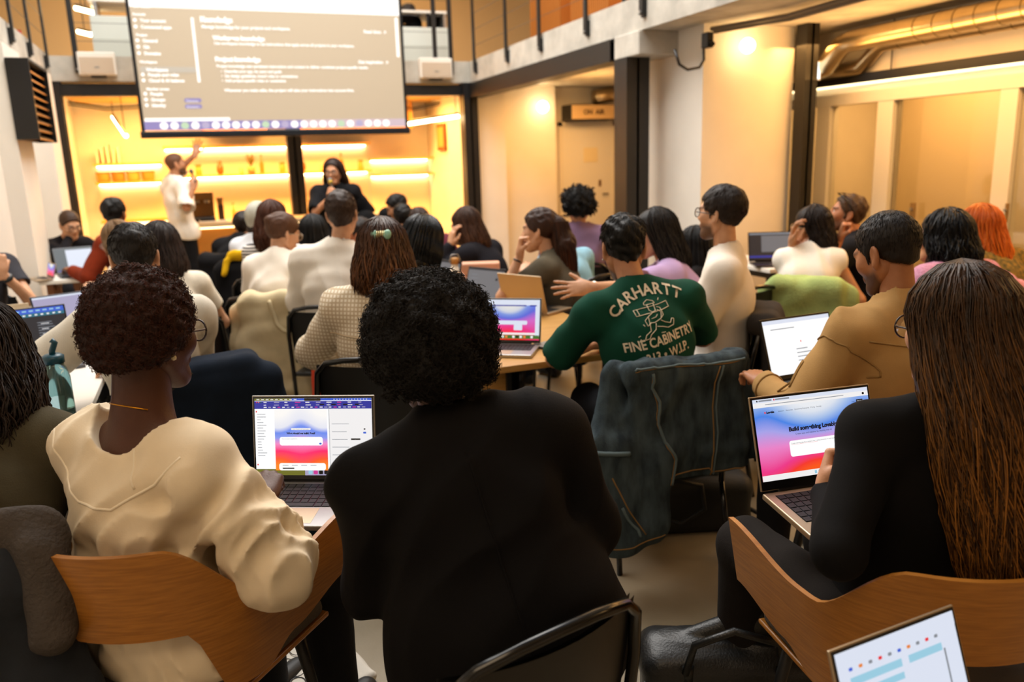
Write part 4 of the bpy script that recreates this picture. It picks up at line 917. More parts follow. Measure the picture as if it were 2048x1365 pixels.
for i in range(5): a_ = i*1.256; MB().tube([(0, 0, .06), (.26*math.cos(a_), .26*math.sin(a_), .03)], .016, 6).build('foot', M_BLACK, e)
MB().tube([(atY(108, 60, YB-.2)[0], YB-.3, ZT+.1), (atY(108, 60, YB-.2)[0], YB-.3, ZT+.32)], [.05, .045], 14).build('fire_extinguisher', mat('red_gloss', 'b01818', .3)); tag(bpy.data.objects['fire_extinguisher'], 'small red canister on the left gallery behind the railing', 'extinguisher')
bpy.data.objects['fire_extinguisher'].location = (-.35, 0, -.1)
for a, b_, lb in ((atY(152, 16, 12.3), atY(192, 26, 12.0), 'upper glowing tube lamp of the left gallery'), (atY(157, 63, 13.5), atY(182, 69, 13.2), 'lower glowing tube lamp of the left gallery')):
    e = empty('tube_lamp', (0, 0, 0), 0, lb, 'lamp'); MB().tube([a, b_], .03, 10).build('diffuser', M_LED, e, True); MB().tube([a+vec(0, 0, .03), b_+vec(0, 0, .03)], .02, 8).build('housing', M_BLACK, e); MB().tube([(a+b_)/2+vec(0, 0, .03), vec(*((a+b_)/2)[:2], 5.2)], .006, 5).build('hanger', M_BLACK, e)
# ---------------------------------------------------------------- tables
def table(name, x0, x1, y0, y1, zt, label, mtop, mleg, legw=.05, panel=False, th=.03):
    e = empty(name, ((x0+x1)/2, (y0+y1)/2, 0), 0, label, 'table'); hx, hy = (x1-x0)/2, (y1-y0)/2
    part_box('tabletop', (-hx, -hy, zt-th), (hx, hy, zt), mtop, e, .004)
    for sx in (-1, 1):
        for sy in (-1, 1):
            if panel: part_box('leg', (sx*(hx-.06)-.05, sy*(hy-.12)-.03, 0), (sx*(hx-.06)+.05, sy*(hy-.12)+.03, zt-th), mleg, e, .004)
            else: part_box('leg', (sx*(hx-.07)-legw/2, sy*(hy-.07)-legw/2, 0), (sx*(hx-.07)+legw/2, sy*(hy-.07)+legw/2, zt-th), mleg, e)
    for sx in (-1, 1): part_box('rail', (sx*(hx-.1)-.01, -hy+.1, zt-th-.06), (sx*(hx-.1)+.01, hy-.1, zt-th), mleg, e)
    return e
TZ = .74
t1 = table('oak_table', 1.06, 1.84, 3.02, 5.4, TZ, 'long pale oak table in the middle of the hall', M_OAK, M_OAK, panel=True)
part_box('steel_bracket', (-.31, -1.17, .62), (-.29, -1.15, .71), M_STEEL, t1)
table('white_table', -1.28, -.44, 2.72, 4.9, TZ, 'long white table along the left wall', M_WHT, M_ALU)
table('white_table', -1.24, -.9, 7.3, 7.78, TZ, 'small white table in the far left corner', M_WHT, mat('table_brown', '7a4a24', .5))
table('white_table', 3.84, 4.7, 4.72, 5.5, TZ, 'white table in front of the cross wall', M_WHT, M_STEEL)
table('white_table', 3.78, 4.55, 2.05, 2.92, TZ, 'white table at the right edge carrying dark laptops', M_WHT, M_STEEL)
# ---------------------------------------------------------------- chairs
M_TUBE = mat('chair_tube', '0a0a0a', .22, metal=.3, coat=.4); M_SEAT = mat('chair_plastic', '101010', .4)
def make_black_chair():
    me = {}
    def shell(u, v):      # backrest plate
        x = (u-.5)*.42; z = .50+v*.30; y = -.205-.05*v+.05*(2*u-1)**2*1.0; return (x, y, z)
    b = MB(); b.grid(shell, 13, 7); n = len(b.v); b.grid(lambda u, v: (shell(1-u, v)[0], shell(1-u, v)[1]-.012, shell(1-u, v)[2]), 13, 7)
    s = MB().box((-.21, -.2, .425), (.21, .21, .45), bev=.01)
    fr = MB().tube([(-.225, -.17, .30), (-.228, -.175, .48), (-.222, -.205, .66), (-.205, -.225, .77), (-.16, -.247, .815), (-.08, -.258, .83), (0, -.262, .834), (.08, -.258, .83), (.16, -.247, .815), (.205, -.225, .77), (.222, -.205, .66), (.228, -.175, .48), (.225, -.17, .30)], .0125, 8)
    legs = [MB().tube([(sx*.225, y0, z0), (sx*.235, y1, .0)], .0115, 8) for sx, y0, z0, y1 in ((-1, -.17, .31, -.225), (1, -.17, .31, -.225), (-1, .18, .43, .22), (1, .18, .43, .22))]
    sr = MB().tube([(-.225, -.18, .425), (-.225, .2, .425), (.225, .2, .425), (.225, -.18, .425)], .011, 8)
    def m(mb, mt, nm, sm=True):
        o = mesh_obj(nm, mb.v, mb.f, mt, None, sm); d = o.data; bpy.data.objects.remove(o); return d
    return [('backrest', m(b, M_SEAT, 'backrest')), ('seat', m(s, M_SEAT, 'seat', False)), ('back_frame', m(fr, M_TUBE, 'back_frame')), ('seat_frame', m(sr, M_TUBE, 'seat_frame'))]+[('leg', m(l, M_TUBE, 'leg')) for l in legs]
BC = make_black_chair()
def black_chair(x, y, face, label, sc_=1.):
    e = empty('black_chair', (x, y, 0), -math.radians(face), label, 'chair', 'black tubular chairs')
    for n, d in BC: link(n, d, e)
    return e
def wood_chair(x, y, face, label):
    e = empty('wooden_shell_chair', (x, y, 0), -math.radians(face), label, 'chair')
    def plan(s):      # s in -1..1, 0 = middle of the back
        a = abs(s); sg = -1 if s < 0 else 1
        if a < .55: t = a/.55*math.radians(86); return vec(sg*.275*math.sin(t), -.02-.255*math.cos(t), 0)
        k = (a-.55)/.45; return vec(sg*(.275+.03*k), -.02-.255*math.cos(math.radians(86))+.27*k, 0)
    def sm(e0, e1, x): t = min(1, max(0, (x-e0)/(e1-e0))); return t*t*(3-2*t)
    zt = lambda s: .795-.145*sm(.26, .52, abs(s))+.055*sm(.6, 1., abs(s))
    zb = lambda s: .60-.17*sm(.30, .42, abs(s))+.05*sm(.55, .7, abs(s))+.055*sm(.7, 1., abs(s))
    def pt(u, v, off):
        s = 2*u-1; p = plan(s); z = zb(s)+(zt(s)-zb(s))*v; c = vec(0, .02, 0); d = p-c; n = unit(vec(d[0], min(d[1], .05), 0))
        p = p+n*((z-.55)*.16+off); return (p[0], p[1], z)
    mb = MB(); nu, nv = 73, 9
    mb.grid(lambda u, v: pt(u, v, 0.), nu, nv); k = len(mb.v); mb.grid(lambda u, v: pt(u, v, .013), nu, nv)
    Fc = [f for f in mb.f[:len(mb.f)//2]]; Fo = [tuple(reversed(f)) for f in mb.f[len(mb.f)//2:]]
    rim = []
    for u in range(nu-1):
        rim.append((u+1, u, k+u, k+u+1)); a = (nv-1)*nu+u; rim.append((a, a+1, k+a+1, k+a))
    for v in range(nv-1):
        a = v*nu; rim.append((a, a+nu, k+a+nu, k+a)); a = v*nu+nu-1; rim.append((a+nu, a, k+a, k+a+nu))
    o = mesh_obj('shell', mb.v, Fc+Fo+rim, M_PLY, e); o.data.set_sharp_from_angle(angle=math.radians(50))
    f = Field((-.28, -.28, .38), (.28, .28, .5), .012); f.box((0, -.01, .435), (.25, .24, .025), rd=.022, k=0); V, Fq = f.mesh(); mesh_obj('seat_pad', V, Fq, mat('wool_pad', '4c4238', .95, bump=.3, bscale=200), e)
    MB().box((-.25, -.25, .40), (.25, .24, .413), bev=.004).build('seat_board', M_PLY, e)
    for sx in (-1, 1):
        for sy in (-1, 1): MB().tube([(sx*.19, sy*.17, .41), (sx*.235, sy*.23, 0)], [.017, .012], 10).build('leg', M_STEEL, e, True)
    return e
# ---------------------------------------------------------------- laptops
def gradmat(name, stops, strength, centre=.35, mode=0):
    m, nt, b = newmat(name); Lk = nt.links.new; MATS[name] = m
    uv = nd(nt, 'ShaderNodeUVMap'); uv.uv_map = 'UVMap'; sp = nd(nt, 'ShaderNodeSeparateXYZ'); Lk(uv.outputs[0], sp.inputs[0])
    def ma(op, a, b_=None, clamp=False):
        n = nd(nt, 'ShaderNodeMath', operation=op); n.use_clamp = clamp
        for i, v in enumerate((a, b_)):
            if v is None: continue
            if isinstance(v, (int, float)): n.inputs[i].default_value = v
            else: Lk(v, n.inputs[i])
        return n.outputs[0]
    u, v = sp.outputs[0], sp.outputs[1]
    du = ma('SUBTRACT', u, .5); w = ma('COSINE', ma('MULTIPLY', du, 2*math.pi*(1.15 if mode == 0 else 1.)))
    amp = ma('MULTIPLY', ma('SUBTRACT', v, .42), centre)       # bottom colours rise, top colours sink in the middle
    vv = ma('ADD', v, ma('MULTIPLY', w, amp), True)
    r = nd(nt, 'ShaderNodeValToRGB'); Lk(vv, r.inputs[0]); el = r.color_ramp.elements
    while len(el) < len(stops): el.new(.5)
    for e_, (p, c) in zip(el, stops): e_.position = p; e_.color = srgb(c)
    Lk(r.outputs[0], b.inputs['Emission Color']); b.inputs['Emission Strength'].default_value = strength; b.inputs['Base Color'].default_value = (.01, .01, .01, 1); b.inputs['Roughness'].default_value = .25
    return m
SE = 1.0   # brightness of lit screens
LOV = [(.0, 'ff5a1e'), (.10, 'fb3c30'), (.22, 'f23c8c'), (.40, 'ef86cc'), (.54, 'a9a6ee'), (.66, '4a86ea'), (.78, 'a9c4ee'), (.9, 'dfe6f2'), (1., 'eef1f6')]
G_LOV = gradmat('screen_gradient', LOV, SE*.95); G_LOV2 = gradmat('screen_gradient_b', [(.0, 'ff2018'), (.12, 'ff1e50'), (.3, 'f0308c'), (.46, 'd868cc'), (.58, '5a6ae0'), (.72, '7e9ae6'), (.84, 'd8dce8'), (1., 'ecebe8')], SE*.9, .5)
G_LOV3 = gradmat('screen_gradient_c', [(.0, 'ff8a1e'), (.14, 'ff5a2c'), (.3, 'ff2a6e'), (.44, 'f58cc8'), (.56, '8a9cf0'), (.66, '6a8cf0'), (.76, 'e6e8f4'), (1., 'fbf9f6')], SE*.98, -.22)
S_WHITE = em('screen_white', 'f6f4f4', SE*.95); S_PAPER = em('screen_paper', 'ffffff', SE); S_GREY = em('screen_grey', '8b8a8e', SE*.6); S_DARK = em('screen_dark', '26262e', SE*.7); S_NAVY = em('screen_navy', '2f37a8', SE*.8); S_BLUE = em('screen_blue', '3a62d8', SE*.9)
S_INK = em('screen_ink', '16161c', .25); S_TXT = em('screen_text_grey', '9aa0aa', SE*.7); S_LIL = em('screen_lilac', 'b9b2d4', SE*.8); S_PALE = em('screen_pale', 'dfe6f6', SE*.95); S_CY = em('screen_cyan', '9fd4ea', SE*.9); S_TEAL = em('screen_teal', '2a7f96', SE*.7); S_RED = em('screen_red', 'f0343c', SE*.9); S_GRN = em('screen_green', '4c8a34', SE*.6); S_GRASS = em('screen_grass', '8c8c34', SE*.6); S_ORG = em('screen_orange', 'f08a3c', SE*.9); S_PNK = em('screen_pink', 'd63a9a', SE*.9)
M_KEY = mat('key_black', '0e0e10', .5); M_BEZ = mat('bezel', '0a0a0b', .25)
KEYME = {}
def key_mesh(w, d):
    k = (round(w, 4), round(d, 4))
    if k not in KEYME:
        o = MB().box((-w/2, -d/2, 0), (w/2, d/2, .0014), bev=.0004).build('key', M_KEY, None); KEYME[k] = o.data; bpy.data.objects.remove(o)
    return KEYME[k]
def laptop(label, hinge, face, tilt=18., w=.31, dp=.22, shell=None, screen=None, keys=0, content=None, bez=.008, chin=.012, pitch=0., roll=0., th=.015, name='laptop'):
    """hinge: world point in the middle of the hinge (top of the base). face: heading from user to screen."""
    shell = shell or M_ALU
    e = empty(name, hinge, 0, label, 'laptop', 'open laptops', rot=(Matrix.Rotation(-math.radians(face), 3, 'Z') @ Matrix.Rotation(math.radians(pitch), 3, 'X') @ Matrix.Rotation(math.radians(roll), 3, 'Y')).to_euler())
    e.location = tuple(map(float, hinge))
    part_box('base', (-w/2, -dp-.004, -th), (w/2, -.004, 0), shell, e, .003)
    kb = part_box('keyboard_well', (-w*.43, -dp*.60-.004, .0001), (w*.43, -.022, .0007), M_BEZ if keys != 3 else M_KEY, e)
    part_box('trackpad', (-w*.18, -dp*.96, .0001), (w*.18, -dp*.64, .0005), M_ALUD if shell is not M_ALU else M_CHAMP, e)
    if keys:
        nx, ny = 14, 6; kw, kd = w*.86/nx, (dp*.60-.018)/ny
        if keys == 2: joined = MB()
        for j in range(ny):
            for i in range(nx):
                x, y = -w*.43+kw*(i+.5), -.022-kd*(j+.5)
                if j == ny-1 and 4 <= i <= 8:
                    if i != 6: continue
                    ww = kw*4.8
                else: ww = kw*.86
                if keys == 1: k = link('key', key_mesh(ww, kd*.84), kb); k.location = (x, y, .0007)
                else: joined.box((x-ww/2, y-kd*.42, .0007), (x+ww/2, y+kd*.42, .0016))
        if keys == 2: joined.build('keys', M_KEY, kb)
    T = Matrix.Rotation(-math.radians(tilt), 4, 'X'); H = dp*.985
    lid = MB().box((-w/2, 0, .002), (w/2, .006, H), T, .002).build('lid', shell, e)
    MB().box((-w/2+.003, -.0008, .004), (w/2-.003, .0004, H-.003), T).build('bezel', M_BEZ, lid)
    W_, H_ = w-2*bez, H-chin-bez-.004
    M = T @ Matrix.Translation((-W_/2, -.0012, chin+.004))
    P = [M @ Vector(q) for q in ((0, 0, 0), (W_, 0, 0), (W_, 0, H_), (0, 0, H_))]
    so = mesh_obj('screen', P, [(0, 1, 2, 3)], screen or S_GREY, lid, False); uv = so.data.uv_layers.new(name='UVMap')
    for i, q in enumerate(((0, 0), (1, 0), (1, 1), (0, 1))): uv.data[i].uv = q
    MB().box((-w*.36, -.006, -.006), (w*.36, .004, .004)).build('hinge', M_BEZ, e)
    if content: u = UI(lid, W_, H_, M); content(u); u.done()
    return e
rs = np.random.RandomState(5)
def c_lovable(u):
    u.rect(0, 0, 1, .045, S_PALE, 1, 'tab_bar'); u.rect(0, .045, 1, .105, S_WHITE, 1, 'address_bar'); u.rect(0, .93, 1, 1, S_WHITE, 1, 'taskbar')
    u.rect(.05, .012, .16, .03, S_TXT, 2, 'text_line'); u.rect(.19, .012, .31, .03, S_TXT, 2, 'text_line'); u.rect(.175, .01, .185, .032, S_RED, 2, 'icon'); u.rect(.03, .01, .042, .032, S_INK, 2, 'icon', .01); u.rect(.1, .068, .78, .076, S_TXT, 2, 'text_line'); u.rect(.945, .06, .965, .09, S_INK, 2, 'icon', .014)
    u.rect(.085, .158, .097, .182, S_RED, 2, 'logo', .008); u.text('Lovable', .102, .182, .026, S_INK, bold=.1)
    for t, x in (('Solutions', .2), ('Resources', .268), ('Community', .34), ('Enterprise', .41), ('Pricing', .48), ('Security', .53)): u.text(t, x, .178, .017, S_INK)
    u.text('Log in', .845, .168, .015, S_INK); u.rect(.885, .142, .945, .178, S_INK, 2, 'button', .01); u.text('Get started', .892, .167, .014, S_WHITE, 3)
    u.text('Build something Lovable', .48, .432, .052, S_INK, align='CENTER', bold=.07); u.text('Create apps and websites by chatting with AI', .48, .482, .021, S_INK, align='CENTER')
    u.rect(.26, .55, .74, .745, S_PAPER, 1, 'prompt_box', .03); u.text('Create a landing page for a company that is selling AI services to small businesses', .275, .59, .015, S_INK); u.rect(.275, .597, .5, .599, S_RED, 3, 'underline')
    u.rect(.705, .69, .728, .726, S_INK, 2, 'send_button', .016); u.text('Chat', .64, .715, .014, S_TXT)
    u.rect(.78, .72, 1., .8, S_WHITE, 1, 'panel', .02)
    for i, m_ in enumerate((S_CY, S_TEAL, S_BLUE, S_NAVY, S_GRN, S_ORG)): u.rect(.44+i*.034, .945, .46+i*.034, .985, m_, 2, 'app_icon', .008)
def c_mac(u):
    u.rect(0, 0, 1, .028, S_GRASS, 1, 'menu_bar'); u.rect(.32, 0, 1, .028, S_BLUE, 2, 'menu_bar'); u.rect(.43, 0, .57, .032, M_BEZ, 3, 'notch', .008); u.rect(0, .9, 1, 1, S_GRASS, 1, 'wallpaper'); u.rect(.42, .925, 1, 1, S_LIL, 2, 'dock')
    for i in range(9): u.rect(.02+i*.04, .008, .045+i*.04, .018, S_WHITE, 3, 'text_line')
    for i in range(12): u.rect(.68+i*.025, .008, .69+i*.025, .018, S_WHITE, 3, 'text_line')
    u.rect(0, .035, 1, .135, S_NAVY, 2, 'tab_bar'); u.rect(0, .135, .64, .92, S_PAPER, 2, 'window'); u.rect(.64, .135, 1, .935, S_WHITE, 2, 'window'); u.rect(.636, .06, .64, .92, S_TXT, 3, 'window_edge')
    for i, m_ in enumerate((S_RED, S_ORG, S_GRN)): u.rect(.015+i*.018, .043, .026+i*.018, .056, m_, 3, 'window_button', .006)
    for r_, (y, h) in enumerate(((.046, .01), (.08, .01), (.108, .012))):
        for i in range(10 if r_ < 2 else 22): x = .08+i*(.09 if r_ < 2 else .04); u.rect(x, y, x+rs.uniform(.02, .05 if r_ < 2 else .03), y+h, (S_WHITE, S_LIL, S_WHITE, S_PNK)[i % 4], 3, 'text_line')
    for i in range(4): u.rect(.56+i*.1, .072, .6+i*.1, .09, S_INK, 3, 'tab', .006)
    u.rect(.17, .145, .62, .935, MATS['screen_gradient_c'], 3, 'hero')
    for i in range(16): u.rect(.02, .2+i*.036, .02+rs.uniform(.03, .08), .207+i*.036, S_TXT, 3, 'text_line')
    u.rect(.01, .16, .02, .18, S_RED, 3, 'icon'); u.rect(.01, .85, .022, .872, S_RED, 3, 'icon', .01)
    u.text('What should we build, Fred?', .395, .462, .024, S_INK, 5, 'CENTER', bold=.08); u.rect(.31, .385, .48, .41, S_WHITE, 4, 'chip', .012); u.text('New: Themes and visual edits', .325, .404, .013, S_TXT, 5)
    u.rect(.21, .50, .58, .61, S_PAPER, 4, 'prompt_box', .03); u.text('Ask to create a dashboard...', .23, .53, .014, S_TXT, 5); u.rect(.55, .575, .57, .598, S_BLUE, 5, 'send_button', .01)
    u.rect(.2, .84, .6, .935, S_PAPER, 4, 'panel', .03); u.rect(.23, .9, .33, .915, S_INK, 5, 'tab')
    for i in range(4): u.rect(.23+i*.08, .865, .28+i*.08, .872, S_TXT, 5, 'text_line')
    for i in range(5): u.rect(.66, .33+i*.1, .66+rs.uniform(.08, .16), .336+i*.1, S_TXT, 3, 'text_line')
    u.rect(.93, .39, .945, .408, S_INK, 3, 'dot', .008); u.rect(.925, .435, .95, .458, S_BLUE, 3, 'chip', .006); u.rect(.82, .52, .9, .54, S_INK, 3, 'tooltip', .005)
    for i, m_ in enumerate((S_CY, S_PNK, S_INK, S_INK, S_WHITE, S_WHITE, S_ORG, S_WHITE, S_RED, S_TEAL, S_GRN)): u.rect(.45+i*.045, .935, .485+i*.045, .985, m_, 4, 'app_icon', .012)
def c_table(u):
    u.rect(0, .06, .14, .86, S_WHITE, 1, 'sidebar'); u.rect(0, 0, 1, .14, S_PALE, 1, 'toolbar'); u.rect(.22, .13, .78, .16, S_NAVY, 2, 'banner'); u.rect(.84, .13, .95, .16, S_NAVY, 2, 'button'); u.rect(.28, .52, .8, .62, S_PALE, 2, 'prompt_box', .03); u.rect(.58, .62, .72, .76, S_PALE, 2, 'menu', .02); u.rect(.12, .82, .93, .87, S_WHITE, 1, 'bar'); u.rect(0, .88, 1, .97, S_GRN, 1, 'wallpaper'); u.rect(.93, .1, 1, .9, S_PALE, 1, 'margin')
    for i in range(14): u.rect(.08+i*.06, .895, .12+i*.06, .95, (S_WHITE, S_ORG, S_GRN, S_WHITE, S_INK)[i % 5], 2, 'app_icon', .01)
def c_doc(u):
    u.rect(0, 0, 1, .07, S_PALE, 1, 'toolbar'); u.rect(.1, .16, .45, .175, S_TXT, 1, 'text_line'); u.rect(.5, .42, .515, .45, S_RED, 1, 'icon'); u.lines(.42, .56, .3, 4, .07, .016, S_TXT, rs)
def c_code(u):
    u.rect(0, 0, 1, .1, S_BLUE, 1, 'tab_bar'); u.rect(0, .1, 1, .17, S_TEAL, 1, 'toolbar')
    for i in range(12): u.rect(.03+i*.08, .03, .08+i*.08, .06, S_CY, 2, 'text_line')
    for i in range(10): u.rect(.3+i*.07, .12, .33+i*.07, .15, S_WHITE, 2, 'icon')
    for c_ in range(3): u.lines(.06+c_*.3, .3, .2, 12, .055, .014, S_TXT, rs); u.lines(.1+c_*.3, .33, .15, 6, .11, .012, S_WHITE, rs)
    u.rect(.08, .24, .16, .32, S_WHITE, 2, 'icon', .02)
def c_lil(u): u.rect(0, 0, 1, .05, S_PALE, 1, 'toolbar'); u.lines(.3, .25, .12, 2, .1, .02, S_TXT, rs); u.lines(.5, .55, .4, 4, .04, .012, S_INK, rs); u.lines(.15, .5, .12, 3, .08, .015, S_TXT, rs); u.rect(.9, .15, .96, .2, S_BLUE, 1, 'icon')
def c_win(u): u.rect(.3, .08, 1, .92, S_PALE, 1, 'window'); u.rect(0, .95, 1, 1, S_NAVY, 1, 'taskbar')
def c_dk(u): u.rect(.28, .1, .98, .72, S_GREY, 1, 'window'); u.rect(0, .86, .9, .93, S_NAVY, 1, 'bar'); u.rect(0, 0, 1, .06, S_TXT, 1, 'toolbar')
def c_mail(u):
    u.rect(0, 0, 1, .12, S_PALE, 1, 'toolbar'); u.rect(.08, .24, .5, .31, S_CY, 1, 'highlight'); u.rect(.56, .24, .85, .31, S_CY, 1, 'highlight'); u.rect(.04, .36, .5, .42, S_CY, 1, 'highlight')
    for i in range(10): u.rect(.08+i*.08, .15, .11+i*.08, .18, (S_BLUE, S_ORG, S_TXT, S_RED, S_TXT)[i % 5], 2, 'icon', .01)
    u.lines(.06, .5, .3, 8, .06, .012, S_TXT, rs); u.rect(.86, .3, .875, 1, S_TXT, 1, 'scroll_bar')
def c_chat(u): u.rect(.05, .1, .4, .9, S_PAPER, 1, 'window'); u.rect(.72, .28, .95, .34, S_BLUE, 2, 'button', .02)
def c_g(u): u.rect(0, 0, 1, .05, S_DARK, 1, 'toolbar'); u.lines(.1, .2, .3, 5, .12, .012, S_TXT, rs); u.rect(.8, .28, .86, .36, S_INK, 2, 'icon', .02)
# ---------------------------------------------------------------- draped clothes (chair space: back of the chair at y=-.26, top z=.83)
def drape(name, label, x, y, face, m, parts, seams=(), seed=1, fold=(34, .008), h=.009, cat='jacket', extra=None, cut=None):
    e = empty(name, (x, y, 0), -math.radians(face), label, cat)
    P = np.array([q for p in parts for q in ((np.array(p[1])-np.array(p[2]), np.array(p[1])+np.array(p[2])) if p[0] == 'b' else (np.array(p[1])-max(p[3], p[4]), np.array(p[2])+max(p[3], p[4]), np.array(p[2])-max(p[3], p[4]), np.array(p[1])+max(p[3], p[4])))])
    f = Field(P.min(0)-.04, P.max(0)+.04, h)
    for p in parts:
        if p[0] == 'b': f.box(p[1], p[2], None, rd=min(p[2])*.9, k=.03)
        else: f.cap(p[1], p[2], p[3], p[4], k=.03, flat=vec(*p[5]) if len(p) > 5 else None, fs=.45)
    f.disp(folds(seed, fold[0], fold[1], (.15, .05, 1)), .05).disp(wobble(seed, 16, .008), .05)
    if cut: f.cut(cut, .008)
    V, Fc = f.mesh(); V = smooth_mesh(V, Fc, 1, .4); o = mesh_obj('fabric', V, Fc, m, e)
    bvh = BVHTree.FromPolygons([Vector(v) for v in V], [tuple(q) for q in Fc])
    for nm, pts, sm_, r in seams:
        Q = []
        for a, b_ in zip(pts[:-1], pts[1:]):
            for t in np.linspace(0, 1, 10)[: (10 if b_ is pts[-1] else 9)]:
                q, nrm, _, _ = bvh.find_nearest(Vector(np.array(a)*(1-t)+np.array(b_)*t)); 
                if q is not None: Q.append(np.array(q)+np.array(nrm)*r*.2)
        if len(Q) > 2: MB().tube(Q, r, 5).build(nm, sm_, e, True)
    return e
# ---------------------------------------------------------------- people
SK1 = 'd0a07e'; SK2 = 'bd8a66'; SK3 = '4f2e1e'
H_BLK = hairmat('0a0807'); H_DKB = hairmat('1d110a'); H_BRN = hairmat('3a2010', '9a5c2a'); H_MID = hairmat('4a2c18', 'a8703c')
def check_mat(name, base, line, k=160.):
    m, nt, b = newmat(name); Lk = nt.links.new; MATS[name] = m
    tc = nd(nt, 'ShaderNodeTexCoord'); sp = nd(nt, 'ShaderNodeSeparateXYZ'); Lk(tc.outputs['Object'], sp.inputs[0]); outs = []
    for i in (0, 2):
        mu = nd(nt, 'ShaderNodeMath', operation='MULTIPLY'); mu.inputs[1].default_value = k*2*math.pi/1.; Lk(sp.outputs[i], mu.inputs[0]); s_ = nd(nt, 'ShaderNodeMath', operation='SINE'); Lk(mu.outputs[0], s_.inputs[0]); g_ = nd(nt, 'ShaderNodeMath', operation='GREATER_THAN'); g_.inputs[1].default_value = .35; Lk(s_.outputs[0], g_.inputs[0]); outs.append(g_.outputs[0])
    mx = nd(nt, 'ShaderNodeMath', operation='MAXIMUM'); Lk(outs[0], mx.inputs[0]); Lk(outs[1], mx.inputs[1]); mi = nd(nt, 'ShaderNodeMix', data_type='RGBA'); Lk(mx.outputs[0], mi.inputs[0]); mi.inputs[6].default_value = srgb(base); mi.inputs[7].default_value = srgb(line); Lk(mi.outputs[2], b.inputs['Base Color']); b.inputs['Roughness'].default_value = .9
    return m
def stripe_mat(name, c1, c2, k):
    m, nt, b = newmat(name); Lk = nt.links.new; MATS[name] = m; tc = nd(nt, 'ShaderNodeTexCoord'); w = nd(nt, 'ShaderNodeTexWave', bands_direction='Z'); w.inputs['Scale'].default_value = k; w.inputs['Distortion'].default_value = 1.; Lk(tc.outputs['Object'], w.inputs['Vector'])
    r = nd(nt, 'ShaderNodeValToRGB'); r.color_ramp.interpolation = 'CONSTANT'; r.color_ramp.elements[0].color = srgb(c1); r.color_ramp.elements[1].color = srgb(c2); r.color_ramp.elements[1].position = .5; Lk(w.outputs['Fac'], r.inputs[0]); Lk(r.outputs[0], b.inputs['Base Color']); b.inputs['Roughness'].default_value = .9; return m
PP = {}
def seat(key, who, px, py, d, face, chair='black', clabel=None, lean=.06, side=0., hz=.55, cface=None, coff=(0, 0), **k):
    h = atd(px, py, d); dz = h[2]-hz
    if dz > .77: hz = h[2]-.77; dz = .77
    if math.hypot(dz, lean) < .645: lean = min(.30, math.sqrt(max(.645**2-dz*dz, 0)))
    p = person(who, h, group='people seated in the audience', face=face, lean=lean, side=side, hz=hz, **k); PP[key] = p
    if chair:
        c = p['base']+p['fw']*((.05 if chair == 'black' else .0)+coff[1])+p['rt']*coff[0]
        cl = clabel or ('black tubular chair of the '+re.split(' with | looking| at the| beside| behind| near| seated| turned| peering| half| reaching', who)[0] if ' in ' in who else 'black tubular chair of the '+who)
        p['chair'] = (black_chair if chair == 'black' else wood_chair)(c[0], c[1], face if cface is None else cface, cl)
        if abs(hz-.55) > .01: p['chair'].scale = (1, 1, (hz-.1)/.45)
    return p
TR = cloth('16161a'); TRB = cloth('1c2230'); JEAN = cloth('26303f')
def lap(z=.70, y=.36, x=.14): return dict(L=dict(w=(-x, y, z), pose='type'), R=dict(w=(x, y, z), pose='type'))
# --- front row
p1 = seat('P1', 'person in a loose cream blouse with short brown curls and gold chain', 297, 668, 1.75, 46, 'wood', 'wooden shell chair under the cream blouse at lower left', lean=.07, side=.015, cface=42, coff=(-.03, .10), slope=.03, lod=0, fem=True, girth=1.03, sw=.158, hyaw=4, hpitch=-8, neckr=.064, topres=.006,
    skinm=skin(SK3, brow='120a06'), top=cloth('ecdcc0', noise=.04, bump=.05), topname='blouse', sleeve='34', fit=.018, neck=.046, nback=.05, gather=.007, hemz=.40, flare=.03, fold=(46, .018), bottom=TR, hair=dict(style='afro', t=.110, L=.012, n=5200, rad=.0011, amp=.004, nape=-.075), hairm=hairmat('260f07', '6e341a', .7),
    R=dict(world=atd(522, 1008, 1.98), pose='grip', hint=(.8, -.35, -.65), hd=(-.35, .75, .4)), L=dict(w=(-.1, .42, .68), pose='type', hint=(-.7, -.3, -.6)), nohand=())
p2 = seat('P2', 'person in a black suit jacket with a round black afro', 858, 706, 1.74, 8, 'black', 'black tubular chair with glossy rim in the centre foreground', lean=.16, side=-.13, cface=-14, coff=(-.09, -.16), flare=.095, topres=.0065, lod=0, girth=1.16, sw=.205, hyaw=-6, hpitch=-14, bulge=.03,
    skinm=skin('5a3826', brow='0a0604'), top=cloth('080709', noise=.1, bump=.1), topname='suit_jacket', sleeve='long', fit=.018, collar=.02, fold=(24, .012), bottom=TR, hair=dict(style='afro', t=.137, L=.017, n=6500, rad=.0014, amp=.007, nape=-.1), hairm=hairmat('080605', '1c120c', .7),
    R=dict(w=(.14, .34, .70), pose='type', hint=(.5, -.4, -.85)), L=dict(w=(-.13, .34, .70), pose='type', hint=(-.5, -.4, -.8)))
PP['P2']['chair'].scale = (1.02, 1, .95); PP['P1']['chair'].scale = (1, 1, 1.06)
